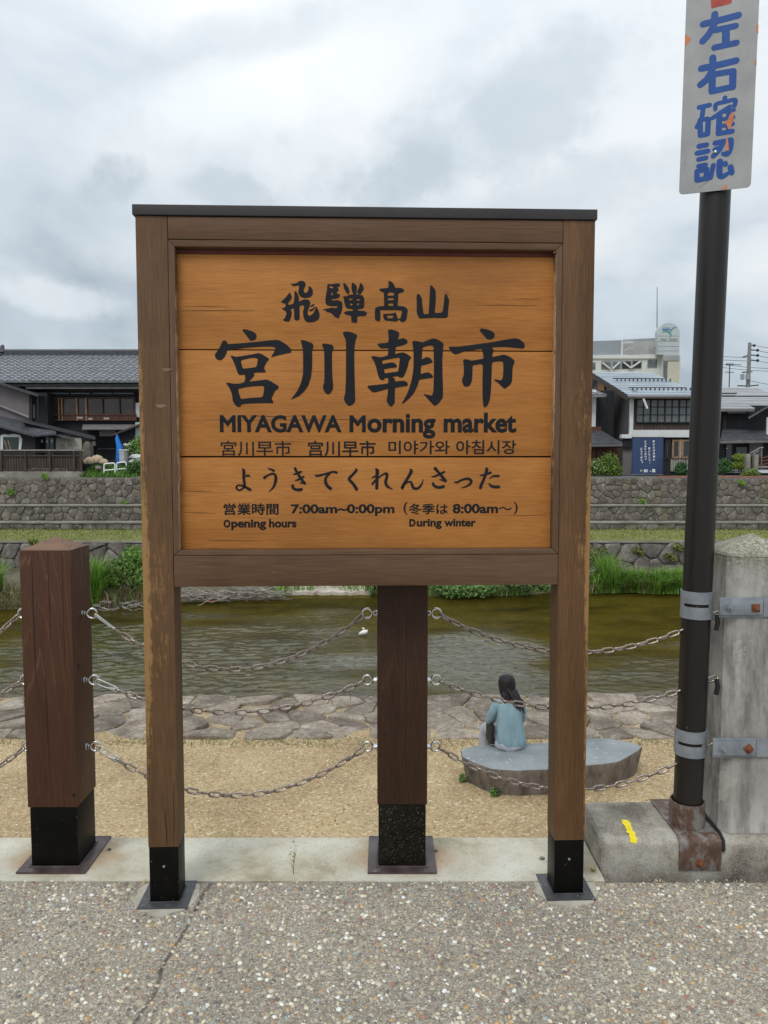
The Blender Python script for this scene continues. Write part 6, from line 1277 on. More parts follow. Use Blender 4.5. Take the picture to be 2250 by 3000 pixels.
for (a, b, lab) in ((80, 144, 'left long white bundle behind the bottom of the dark fence'), (150, 192, 'right white bundle behind the bottom of the dark fence')):
    tag(MB().prism([P(a, 1380, 29.4), P(a + 3, 1374, 29.4), P((a + b) / 2, 1372, 29.4), P(b - 3, 1374, 29.4), P(b, 1380, 29.4)], (0, .3, 0)).build('white_bundle', M_whitew, bevel=.03, sm=50), lab, 'bundle')
tag(MB().prism([(X(244, 29), 28.9, zD), (X(244, 29), 29.3, zD + .10), (X(244, 29), 30.3, zD + .38), (X(244, 29), 30.9, zD)], (X(430, 29) - X(244, 29), 0, 0)).build('garden_mound', M_soil, sm=40), kind='structure')
mz = lambda y: np.interp(y, [28.9, 29.3, 30.3, 30.9], [zD, zD + .10, zD + .38, zD])
def gsm(n):
    y = rng.uniform(28.85, 30.5, n); return np.stack([rng.uniform(X(243, 29.3), X(405, 29.3), n), y, mz(y)], 1)
V, Fc, C = blades(3200, gsm, 0.17, 0.012, (0.06, 0.15, 0.02), (0.2, 0.35, 0.06), 0.6)
o = attr_mesh('garden_grass', V, Fc, C, M_grass, kind='stuff'); tag(o, 'rough green grass around the tan boulders and white railings', 'grass')
shrub('garden_shrub', 'round dark green shrub on the wall top against the left notice board post', [bl(392, 1372, 29.3, .36, .24), bl(408, 1362, 29.4, .35, .28), bl(420, 1380, 29.3, .35, .25), bl(378, 1386, 29.1, .2, .14)], 2200, .035, (0.03, 0.075, 0.02), (0.10, 0.20, 0.045))
shrub('garden_tree', 'small light green tree with white blossom beside the lean-to shed', [bl(378, 1314, 30.6, .22, .16), bl(395, 1302, 30.6, .26, .22), bl(408, 1290, 30.7, .22, .3), bl(398, 1328, 30.6, .24, .16), bl(415, 1318, 30.6, .3, .3)], 1500, .035, (0.07, 0.15, 0.03), (0.24, 0.38, 0.10), cat='tree', zb=zD)
shrub('flowers', 'cluster of white flowers in front of the lean-to shed', [bl(368, 1303, 30.5, .10, .07), bl(380, 1301, 30.5, .08, .06)], 130, .025, (0.6, 0.6, 0.5), (0.8, 0.8, 0.72), cat='flowers', zb=zD + .3)
# ------------------------------------------------------------------ right: house with pale metal roof and blue banner
Yr = 31.4; sB = 1 / 2.2117
def b_(x, y): return 1650 + x * sB, 800 + y * sB
hr = thing('metal_roof_house', 'two storey house with pale blue metal roof and white trim behind the sign pole', 'house', (11.5, Yr, zD))
Yrr = Yr + 5.0; Ye = Yr - 0.55
eL, eR = P(1834, 1157, Ye), P(2300, 1157, Ye); rL, rR = P(1734, 1090, Yrr), P(2024, 1092, Yrr)
eL.x = rL.x = (eL.x + rL.x) / 2
eR = Vector((X(2052, Ye), Ye, eL.z)); xe_ = eR.x; rR.x = min(rR.x, eR.x - 0.1)
def stepped_roof(name, parent, eL, eR, rR, rL, n, mat, lift=0.035):
    m = MB()
    for i in range(n):
        a, b = i / n, (i + 1) / n; q = [eL.lerp(rL, a), eR.lerp(rR, a), eR.lerp(rR, b), eL.lerp(rL, b)]; up = Vector((0, 0, lift))
        m.add([q[0] + up, q[1] + up, q[2], q[3], q[0] - up, q[1] - up], [(0, 1, 2, 3), (4, 5, 1, 0)])
    o = m.build(name, mat, parent, kind='stuff'); quadslab('roof_deck', M_gutter, parent, [eL + Vector((0, 0, -.04)), eR + Vector((0, 0, -.04)), rR + Vector((0, 0, -.04)), rL + Vector((0, 0, -.04))], .09); return o
stepped_roof('roof_sheets', hr, eL, eR, rR, rL, 14, M_metalroof)
bk = Vector((0, 10.2, 0)); quadslab('roof', M_metalroof, hr, [rL + Vector((0, .02, 0)), rR + Vector((0, .02, 0)), Vector((eR.x, Ye + 10.2, eR.z)), Vector((eL.x, Ye + 10.2, eL.z))], .1)
quadslab('roof', M_metalroof, hr, [rR + Vector((.02, 0, 0)), eR + Vector((.02, 0, 0)), Vector((eR.x + .02, Ye + 10.2, eR.z))], .08)
for k in (0.16, 0.55): 
    a, b = eL.lerp(rL, k), eR.lerp(rR, k); MB().tube([a + Vector((.3, 0, .13)), b + Vector((-.3, 0, .13))], .022, 5).build('snow_guard', M_ridge, hr)
    m = MB()
    for i in range(14): p = (a + Vector((.5, 0, 0))).lerp(b, i / 13.5); m.box(p.x - .02, p.x + .02, p.y - .02, p.y + .05, p.z, p.z + .13)
    m.build('snow_guard_brackets', M_ridge, hr, kind='stuff')
MB().tube([eL + Vector((0, -.08, -.10)), eR + Vector((0, -.08, -.10))], .055, 8).build('gutter', mottled('brown_gutter', (0.10, 0.085, 0.08), (0.16, 0.135, 0.13)), hr)
quadslab('verge_board', M_dkwood, hr, [eL + Vector((-.02, 0, -.02)), rL + Vector((-.02, 0, -.02)), rL + Vector((-.02, 0, -.22)), eL + Vector((-.02, 0, -.22))], .04)
xg = X(1846, Yr)                                     # gable wall plane stands near x = xg; body right of it
xg0 = eL.x + 0.45
MB().prism([(xg0, Yr, zD), (xg0, Yr, eL.z + .2), (xg0, Yrr, rL.z - .25), (xg0, Ye + 9.6, eL.z + .1), (xg0, Ye + 9.6, zD)], (.12, 0, 0)).build('gable_wall', M_greyw2, hr)
boxo('wall', M_black, hr, xg0 + .13, xe_ - .3, Yr, Yr + 9, zD, eL.z + .05)
rk = MB(); a = Vector((xg0 - .03, Yrr - .5, rL.z - .75))
rk.prism([a + Vector((0, -.4, .25)), a + Vector((0, .5, .40)), a + Vector((0, .5, -.5)), a + Vector((0, -.1, -.6)), a + Vector((0, -.55, -.2))], (-.06, 0, 0)).build('gable_board', mottled('orange_cedar', (0.30, 0.12, 0.04), (0.45, 0.20, 0.07), 8, 0.7), hr)
def bb(name, mat, x0, y0, x1, y1, Y, dep, proud, parent=hr, **k): a = b_(x0, y0); c = b_(x1, y1); return BXP(name, mat, parent, a[0], a[1], c[0], c[1], Y, dep, proud, **k)
bb('white_post', M_whitew, 434, 797, 455, 1062, Yr, .14, .14); bb('white_beam', M_whitew, 455, 797, 880, 812, Yr, .1, .10); bb('white_band', M_whitew, 455, 1016, 880, 1064, Yr, .2, .2); bb('white_ledge', M_whitew, 381, 1045, 444, 1070, Yr, .3, .25)
a = b_(457, 815); c = b_(880, 974); window(hr, a[0], a[1], c[0], c[1], Yr, 9, 3, M_black, M_glassl, .055, .10, 'black framed multi pane upstairs window')
for i in range(19): x = 457 + i * 21.5; bb('plank', M_dkwood, x, 976, x + 20, 1014, Yr, .04, .08 + random.uniform(-.01, .01))
lm = MB(); a = P(*b_(520, 815), Yr - .7); c = P(*b_(545, 878), Yr - .7); lm.cyl(a, c, .045, 8); lm.build('tube_lamp', M_whitew, hr)
for (x0, x1) in ((655, 690), (700, 752), (762, 820)): a = b_(x0, 1080); c = b_(x1, 1200); f = window(hr, a[0], a[1], c[0], c[1], Yr, 1, 1, M_tanwood if x0 > 690 else M_black, M_glass, .07, .06, None)
bb('lower_panel', M_cream, 697, 1201, 826, 1288, Yr, .04, .06); bb('door_post', M_cream, 752, 1078, 764, 1290, Yr, .06, .10)
bb('side_post', M_greyw2, 385, 1090, 446, 1310, Yr, .12, .0); bb('dark_soffit', M_black, 388, 1070, 452, 1130, Yr, .1, .14)
fnc = thing('black_fence', 'thin black railing fence right of the blue banner', 'fence', tuple(P(*b_(735, 1300), 30.2)))
for (y0) in (1199, 1282): bb('rail', M_black, 640, y0, 1190, y0 + 5, 30.2, .03, 0, fnc)
for i in range(52): x = 642 + i * 10.5; bb('bar', M_black, x, 1204, x + (5 if i % 10 == 4 else 1.8), 1303 if i % 10 == 4 else 1282, 30.2, .02, 0, fnc)
# banner
bn = thing('blue_banner', 'navy blue banner with white vertical writing hanging from the white band', 'banner', tuple(P(*b_(545, 1305), 30.6)))
x0, z1_ = P(*b_(450, 1067), 30.6).x, P(*b_(450, 1067), 30.6).z; x1, z0_ = P(*b_(643, 1304), 30.6).x, P(*b_(643, 1304), 30.6).z
n_ = 14; vs = []; fs = []
for j in range(n_ + 1):
    for i in range(n_ + 1): u, v = i / n_, j / n_; vs.append((x0 + (x1 - x0) * u + .02 * v, 30.6 + .02 * math.sin(u * 5 + v * 2) * v, z1_ + (z0_ - z1_) * v))
for j in range(n_):
    for i in range(n_): k = j * (n_ + 1) + i; fs.append((k, k + 1, k + n_ + 2, k + n_ + 1))
nv = len(vs); vs += [(x, y + .012, z) for x, y, z in vs]; fs += [tuple(q + nv for q in f)[::-1] for f in fs]
cloth = build('cloth', vs, fs, mottled('navy_cloth', (0.030, 0.055, 0.13), (0.042, 0.072, 0.16), 1.5, 0.8), bn, sm=60)
for z in (z1_ + .02, z0_ - .02): MB().cyl((x0 - .03, 30.6, z), (x1 + .03, 30.6, z), .022, 6).build('batten', M_greyw, bn)
M_wprint = flat('white_print', (0.75, 0.76, 0.78), 0.7)
BPL = Plane((0, 30.6 - .028, 0), (1, 0, 0), (0, 1, 0), (0, 0, 1))
def cz(x, y): return 1720 + x * 310 / 1659, 1080 + y * 310 / 1659
def btext(ch, cx_, cy_, w_, h_=None, bold=0.035, name='lettering'):
    h_ = h_ or w_; a = cz(cx_ - w_ / 2, cy_ + h_ / 2); c = cz(cx_ + w_ / 2, cy_ - h_ / 2)
    o = text_at(ch, a[0], c[0], a[1], c[1], bold, name, None, BPL, bn, M_wprint, 30.6 - .024)
    o.data.transform(Matrix.Translation(-OFF[bn.name])); return o
for (s_, cx_, y0_, y1_) in (('あなたの笑顔に', 1045, 1140, 1425), ('逢いたくて', 975, 1250, 1440), ('よつ葉にふらりや', 912, 1140, 1420), ('よってきや', 850, 1255, 1440)):
    k = len(s_); st_ = (y1_ - y0_) / max(k - 1, 1)
    for i, ch in enumerate(s_): btext(ch, cx_ + i * 1.0, y0_ + st_ * i, 34, st_ * 0.72)
btext('…', 985, 1480, 10, 24); btext('。', 868, 1470, 20, 20); btext('四', 920, 1604, 58, 46, 0.05); btext('つ', 988, 1608, 26, 18, .06); btext('葉', 1045, 1600, 62, 56, .04)
for (dx, dy, col) in ((-12, -6, (0.7, 0.55, 0.1)), (8, -8, (0.2, 0.45, 0.2)), (-4, 10, (0.15, 0.4, 0.45))):
    q = [cz(852 + dx + 12 * math.cos(t), 1602 + dy + 9 * math.sin(t)) for t in np.linspace(0, 6.28, 9)[:-1]]; build('clover_leaf', [P(x, y, 30.6 - .026) for x, y in q], [tuple(range(8))], flat('clover_print', col, .7), bn)
# small older house at the left of it
ol = thing('old_townhouse', 'old townhouse with tiled eaves and red timber doors just right of the board', 'house', (X(1760, 32.2), 32.2, zD))
Yo = 32.3
xo1 = xg0 - .15; xo0 = X(1600, Yo)
boxo('wall', M_whitew, ol, xo0, X(1744, Yo), Yo, Yo + 3, zD, Z(1142, Yo)); boxo('dark_wall', M_black, ol, X(1744, Yo) + .005, xo1 - .3, Yo + .3, Yo + 3, zD, Z(1142, Yo))
tiled_roof('roof_tiles', ol, X(1560, Yo - .6), X(1775, Yo - .6), Yo - .6, Z(1158, Yo - .6), Yo + 2.6, Z(1120, Yo + 2.6), M_tile, .3, .32, skew1=-.5)
BXP('fascia', M_gutter, ol, 1560, 1159, 1773, 1163, Yo - .6, .08)
BXP('red_band', M_redwood, ol, 1600, 1250, 1762, 1266, Yo, .06, .1)
stepped_roof('lower_roof_sheets', ol, P(1580, 1302, Yo - 1.6), P(1824, 1298, Yo - 1.6), P(1762, 1262, Yo - .1), P(1580, 1262, Yo - .1), 5, M_sheet, .02)
BXP('eave_beam', M_black, ol, 1600, 1302, 1822, 1312, Yo - 1.4, .1); BXP('ground_floor', M_redwood, ol, 1600, 1312, 1815, 1400, Yo - .9, .1)
for px in (1700, 1724, 1748, 1772, 1796): BXP('door_panel', M_redwood, ol, px, 1318, px + 21, 1398, Yo - .9, .03, .04)
# right-hand house
rh = thing('dark_shop_house', 'dark house with grey metal roofs at the right edge beyond the pole', 'house', (X(2180, 32), 32, zD))
Yq = 33.0
def dd(x, y): return 2080 + x * 170 / 855, 960 + y * 170 / 855
def DB(name, mat, x0, y0, x1, y1, Y, dep, proud=0, parent=None, **k): a = dd(x0, y0); c = dd(x1, y1); return BXP(name, mat, parent or rh, a[0], a[1], c[0], c[1], Y, dep, proud, **k)
DB('wall', M_black, -80, 1150, 1500, 2080, Yq, 4, 0)
stepped_roof('roof_sheets', rh, P(*dd(-100, 1190), Yq - .7), P(*dd(660, 1190), Yq - .7), P(*dd(430, 1080), Yq + 1.2), P(*dd(-100, 1080), Yq + 1.2), 5, M_metalroof2)
stepped_roof('roof_sheets', rh, P(*dd(-100, 1145), Yq + .6), P(*dd(1300, 1145), Yq + .6), P(*dd(665, 880), Yq + 5), P(*dd(-100, 880), Yq + 5), 12, M_metalroof2)
for y in (1012, 1120): MB().tube([P(*dd(100 if y < 1100 else 510, y), Yq + 1.4), P(*dd(1200, y), Yq + 1.4)], .025, 5).build('snow_guard', M_ridge, rh)
DB('skylight', M_ridge, 180, 960, 400, 975, Yq + 2.6, .2, 0); DB('white_fascia', M_cream, 260, 1215, 525, 1262, Yq, .05, .1)
qd = quadslab('gable_roof', M_sheet, rh, [P(*dd(560, 1320), Yq - 1.2), P(*dd(1000, 1060), Yq - 1.2), P(*dd(1000, 1060), Yq + .2), P(*dd(560, 1320), Yq + .2)], .08)
stepped_roof('lower_roof_sheets', rh, P(*dd(150, 1660), Yq - 2.0), P(*dd(1200, 1640), Yq - 2.0), P(*dd(1200, 1510), Yq - .1), P(*dd(190, 1490), Yq - .1), 5, M_sheet, .02)
DB('gutter', M_gutter, 150, 1662, 1200, 1680, Yq - 2.0, .08); DB('wall', M_dkwood, 190, 1300, 240, 1490, Yq, .1, .02)
DB('ground_wall', M_black, 150, 1682, 1200, 2090, Yq - 1.2, .1); DB('white_wall', M_greyw2, 582, 1692, 776, 1900, Yq - 1.2, .1, .12)
DB('window', M_glass, 240, 1720, 320, 1950, Yq - 1.2, .03, .04); DB('window', M_glass, 385, 1760, 540, 1960, Yq - 1.2, .03, .04)
DB('lit_lamp', flat('warm_lamp', (0.7, 0.5, 0.3), .5), 240, 1770, 275, 1785, Yq - 1.2, .03, .1); DB('corner_post', M_whitew, 845, 1320, 870, 1575, Yq - 1.2, .1, .1)
stp = thing('concrete_steps', 'grey concrete steps with metal handrail at the right edge of the far street', 'steps', tuple(P(*dd(760, 2150), 29.6)))
for (x0, x1, y0) in ((540, 600, 1860), (655, 718, 1868)): DB('pillar', M_pillar if False else M_coping, x0, y0, x1, 2120, 29.5, .22, 0, stp, bevel=.02)
for (a_, c_) in (((600, 1850), (740, 1770)), ((740, 1770), (785, 1770)), ((640, 1858), (720, 1808))): MB().cyl(P(*dd(*a_), 29.7), P(*dd(*c_), 29.7), .03, 8).build('handrail', M_gutter, stp)
for x in (760, 640): MB().cyl(P(*dd(x, 1790 if x > 700 else 1850), 29.72), P(*dd(x, 2080), 29.72), .025, 8).build('handrail_post', M_gutter, stp)
for y in (1900, 1950, 2000): MB().tube([P(*dd(720, y + 20), 29.7), P(*dd(800, y + 14), 29.7), P(*dd(880, y - 10), 29.7)], .02, 6).build('chain_rail', M_rust, stp)
DB('step', M_coping, 700, 2040, 1000, 2065, 30.0, .4, 0, stp); DB('step', M_whitew, 700, 2105, 1000, 2140, 29.7, .4, 0, stp)
# plants on the right wall top
sh_ = [('feathery light green shrub against the right notice board post', [b_(205, 1240), b_(225, 1270), b_(200, 1290)], .42, 30.3, (0.06, 0.12, 0.03), (0.26, 0.36, 0.13)), ('bushy yellow green shrub between the red doors and the blue banner', [b_(300, 1200), b_(320, 1240), b_(290, 1270), b_(340, 1280), b_(315, 1300)], .42, 30.2, (0.06, 0.12, 0.02), (0.22, 0.32, 0.06)),
       ('dark green potted shrub in front of the black railing', [b_(765, 1250), b_(760, 1275), b_(770, 1290)], .26, 29.9, (0.02, 0.06, 0.02), (0.07, 0.17, 0.05)), ('dark leafy hedge just right of the sign pole on the far street', [dd(200, 2000), dd(240, 2060), dd(180, 2080)], .34, 29.8, (0.03, 0.08, 0.03), (0.09, 0.2, 0.06)),
       ('layered yellow green garden tree right of the sign pole', [dd(420, 1910), dd(470, 2000), dd(400, 2030), dd(510, 2040)], .26, 29.9, (0.10, 0.17, 0.02), (0.30, 0.38, 0.06)), ('low green shrub on the wall top before the concrete steps', [dd(600, 2130), dd(560, 2150), dd(650, 2160)], .25, 29.3, (0.07, 0.14, 0.03), (0.22, 0.3, 0.08))]
for lab, ps_, rr_, Y_, c1_, c2_ in sh_:
    shrub('street_shrub', lab, [bl(p[0], p[1], Y_, rr_ * random.uniform(.8, 1.1), rr_ * .6) for p in ps_], 1500, .04, c1_, c2_, zb=zD, group=None)
tag(MB().box(X(1930, 28.85), X(2300, 28.85), 28.74, 28.95, zD, zD + .05).build('brick_edging', mottled('red_brick', (0.25, 0.09, 0.06), (0.38, 0.16, 0.11), 8, .9)), kind='structure')
# ------------------------------------------------------------------ hotel far behind
YT = 150.0
ht = thing('hotel_building', 'white hotel block with louvred roof screen and rounded sign tower in the distance', 'building', (X(1850, YT), YT, zD))
def HB(name, mat, x0, y0, x1, y1, Y=YT, dep=1.0, proud=0.0, parent=None, **k):
    a = 1720 + x0 * 530 / 1659, 940 + y0 * 530 / 1659; c = 1720 + x1 * 530 / 1659, 940 + y1 * 530 / 1659; return BXP(name, mat, parent or ht, a[0], a[1], c[0], c[1], Y, dep, proud, **k)
M_hw = mottled('hotel_wall', (0.56, 0.57, 0.55), (0.66, 0.665, 0.65), .3, .8, 0)
M_hs = mottled('hotel_screen', (0.36, 0.40, 0.45), (0.44, 0.48, 0.53), .3, .7, 0); M_hg = mottled('hotel_grey', (0.28, 0.28, 0.30), (0.34, 0.34, 0.36), .3, .7, 0)
HB('wall', M_hw, -900, 330, 697, 1200, dep=24)
MB().prism([P(1720 + x * .3195, 940 + y * .3195, YT - .3) for x, y in ((-900, 320), (697, 308), (697, 345), (-900, 345))], (0, 24, 0)).build('parapet', M_hw, ht)
for i in range(19):                                    # left louvre screen, slightly rising to the right
    y0 = 186 + i * 7.6; MB().prism([P(1720 + x * .3195, 940 + y * .3195, YT + .2) for x, y in ((-300, y0 + 8), (312, y0 - 9), (312, y0 - 4), (-300, y0 + 13))], (0, .5, 0)).build('louvre', M_hs, ht)
HB('screen_back', M_hs, -300, 200, 312, 322, dep=.2, proud=-1.0); HB('screen_post', M_hw, 313, 172, 328, 318, dep=.8, proud=-.1)
MB().prism([P(1720 + x * .3195, 940 + y * .3195, YT + 2.5) for x, y in ((330, 172), (645, 156), (645, 310), (330, 316))], (0, .4, 0)).build('plant_room', M_hg, ht)
for i in range(15): y0 = 192 + i * 8.3; MB().prism([P(1720 + x * .3195, 940 + y * .3195, YT + .3) for x, y in ((330, y0 + 5), (686, y0 - 6), (686, y0 - 3), (330, y0 + 8))], (0, .3, 0)).build('louvre', M_hw, ht)
for (a, b, c, d_) in ((385, 235, 432, 275), (345, 190, 430, 205), (560, 232, 640, 268), (362, 250, 382, 268), (608, 240, 636, 262), (385, 282, 430, 294), (560, 276, 580, 288)): HB('roof_unit', M_whitew, a, b, c, d_, dep=1.0, proud=-1.2)
fw_ = HB('window', M_hg, 130, 362, 500, 443, dep=.5, proud=.05)
for (a, b, c, d_) in ((134, 378, 215, 442), (240, 378, 300, 440), (322, 372, 400, 436), (420, 370, 498, 430)): HB('pane', M_glassl if a in (134, 240) else M_glass, a, b, c, d_, dep=.1, proud=.15, parent=fw_)
for (a, b) in (((140, 385), (210, 440)), ((235, 440), (300, 380)), ((330, 378), (400, 432)), ((405, 430), (490, 372))): MB().cyl(P(1720 + a[0] * .3195, 940 + a[1] * .3195, YT - .4), P(1720 + b[0] * .3195, 940 + b[1] * .3195, YT - .4), .18, 5).build('brace', M_hw, fw_)
for (a, b, c, d_) in ((555, 356, 642, 426), (40, 380, 76, 444)):
    w0 = HB('window', M_hw, a - 4, b - 4, c + 4, d_ + 4, dep=.3, proud=.06); HB('pane', mottled('hotel_glass', (0.13, 0.13, 0.13), (0.2, 0.2, 0.2), .5, .3), a, b, c, d_, dep=.1, proud=.12, parent=w0) if False else HB('pane', M_glassl, a, b, c, d_, dep=.1, proud=.16, parent=w0)
def H(x, y, Y): return P(1720 + x * 530 / 1659, 940 + y * 530 / 1659, Y)
tw_ = [(650, 310), (646, 110)] + [(748 - 102 * math.cos(t), 110 - 92 * math.sin(t)) for t in np.linspace(.15, math.pi - .15, 13)] + [(850, 110), (846, 312)]
twr = MB().prism([H(x, y, YT - 2) for x, y in tw_], (0, 1.4, 0)).build('sign_tower', mottled('pale_tower_panel', (0.42, 0.46, 0.48), (0.50, 0.54, 0.56), .2, .6, 0), ht)
HB('tower_body', M_hw, 697.5, 312, 846, 1200, dep=6, proud=2.02); HB('tower_band', M_hg, 697.5, 315, 846, 366, dep=.3, proud=2.4)
HB('tower_glass', M_glassl, 697.5, 366, 726, 1000, dep=.3, proud=2.4); HB('tower_face', mottled('cream_tiles', (0.45, 0.42, 0.34), (0.55, 0.52, 0.44), .5, .7, 0), 730, 370, 836, 1000, dep=.3, proud=2.3)
for y in (135, 185, 230, 272): HB('panel_joint', M_hs, 651, y, 848, y + 2, dep=.05, proud=2.06, parent=twr)
def hstroke(pts, mat, nm='logo'):
    L = []; Rr = []
    for i, (x, y, w_) in enumerate(pts):
        a = Vector(pts[max(i - 1, 0)][:2]); b = Vector(pts[min(i + 1, len(pts) - 1)][:2]); d = (b - a).normalized(); n = Vector((-d.y, d.x)) * w_ / 2; L.append(H(x + n.x, y + n.y, YT - 2.1)); Rr.append(H(x - n.x, y - n.y, YT - 2.1))
    k = len(L); MB().add(L + Rr, [(i, i + 1, k + i + 1, k + i) for i in range(k - 1)]).build(nm, mat, twr)
M_teal = flat('teal_paint', (0.05, 0.30, 0.30), .6); M_lblue = flat('blue_paint', (0.10, 0.25, 0.52), .6); M_dprint = flat('dark_grey_print', (0.12, 0.12, 0.13), .6)
hstroke([(690, 104, 5), (720, 90, 9), (752, 104, 10), (772, 128, 8), (755, 160, 3)], M_teal); hstroke([(765, 112, 5), (768, 85, 9), (790, 62, 9), (822, 52, 3)], M_teal)
for i in range(6): hstroke([(690 + i * 13, 82 - i * .5, 7), (700 + i * 12, 58 - 3 * math.sin(i * .6), 3)], M_lblue)
hstroke([(692, 84, 5), (730, 78, 8), (768, 84, 4)], M_lblue)
for i in range(10):
    if i == 4: continue
    x = 678 + i * 15.5; HB('lettering', M_dprint, x, 163, x + 3.5, 180, dep=.03, proud=2.1, parent=twr); HB('lettering', M_dprint, x + 3.6, 163 + (i % 3) * 6, x + 11, 167 + (i % 3) * 6, dep=.03, proud=2.1, parent=twr)
tag(MB().tube([H(641, 160, YT + 3), H(643, -310, YT + 3)], [.16, .07], 6).build('roof_mast', M_hg), 'thin tall lightning mast standing on the hotel roof', 'mast')
# ------------------------------------------------------------------ poles, aerial, wires, hills
YU = 62.0
up = thing('utility_pole', 'concrete utility pole with transformers and crossarms at the upper right', 'utility pole', (X(2192, YU), YU, zD))
MB().tube([P(2191, 1150, YU), P(2196.5, 1004, YU)], [.17, .13], 10).build('pole', mottled('pole_concrete', (0.17, 0.18, 0.17), (0.25, 0.26, 0.25)), up)
for (y, xx_, x2) in ((1011, 2197, 2212), (1025, 2197, 2222), (1040, 2196, 2222), (1055, 2196, 2222)): MB().tube([P(xx_, y, YU), P(x2, y + 1.5, YU)], .05, 5).build('crossarm', M_ridge, up); MB().tube([P(x2 - 5, y - 1, YU), P(x2, y + 3, YU)], [.1, .12], 6).build('insulator', M_ridge, up)
for (a, b) in (((2176, 1046), (2193, 1041)), ((2174, 1091), (2204, 1089)), ((2160, 1130), (2190, 1131)), ((2196, 1131), (2222, 1128))): MB().cyl(P(*a, YU), P(*b, YU), .05, 5).build('crossarm', M_ridge, up)
for px in (2175, 2190): MB().cyl(P(px, 1112, YU - .3), P(px, 1096, YU - .3), .15, 10).build('transformer', mottled('transformer_grey', (0.25, 0.26, 0.28), (0.33, 0.34, 0.36)), up)
ae = thing('tv_aerial', 'thin roof aerial beside the pole at upper right', 'aerial', tuple(P(2137, 1135, 44)))
MB().cyl(P(2136, 1136, 44), P(2138, 1068, 44), .03, 5).build('mast', M_ridge, ae); MB().cyl(P(2126, 1067, 44), P(2172, 1069, 44), .02, 4).build('boom', M_ridge, ae); MB().cyl(P(2124, 1090, 44), P(2150, 1091, 44), .02, 4).build('boom', M_ridge, ae)
for i in range(8): MB().cyl(P(2128 + i * 3, 1063, 44), P(2128 + i * 3, 1072, 44), .012, 4).build('element', M_ridge, ae)
wires = [((2100, 1044), (2196, 1048), 0), ((2100, 1054), (2196, 1058), 0), ((2110, 1066), (2400, 1075), 1), ((2212, 1012), (2420, 1022), 1), ((2222, 1028), (2420, 1034), 1), ((2222, 1043), (2420, 1046), 1), ((2222, 1058), (2420, 1062), 1), ((2100, 1074), (2400, 1083), 1), ((2198, 1116), (2420, 1130), 1)]
posw = ['highest short', 'second short', 'long upper sagging', 'topmost right', 'second right', 'third right', 'fourth right', 'long lower sagging', 'lowest']
for i, (a, b, s_) in enumerate(wires):
    pa, pb = P(*a, YU + .2 * i), P(*b, YU + .2 * i); pts_ = [pa.lerp(pb, t) - Vector((0, 0, .25 * 4 * t * (1 - t) * s_)) for t in np.linspace(0, 1, 9)]
    tag(MB().tube(pts_, .018, 4).build('overhead_wire', M_ridge), f'{posw[i]} wire of the overhead lines meeting the utility pole', 'wire', 'overhead wires')
def hills():
    xs = np.linspace(-900, 1100, 120); vs = []; fs = []
    hgt = lambda x: 42 + 16 * math.sin(x * .004 + 1) + 9 * math.sin(x * .013) + 4 * math.sin(x * .04)
    for x in xs: vs += [(x, 1000, -5), (x, 1150, hgt(x) + random.uniform(-2, 2)), (x, 1400, hgt(x) + 10)]
    for i in range(len(xs) - 1):
        for j in range(2): fs.append((i * 3 + j, i * 3 + j + 1, i * 3 + 4 + j, i * 3 + 3 + j))
    tag(build('hills', vs, fs, mottled('wooded_hills', (0.035, 0.06, 0.03), (0.06, 0.09, 0.045), .02, 1, 0), sm=60), kind='structure')
hills()
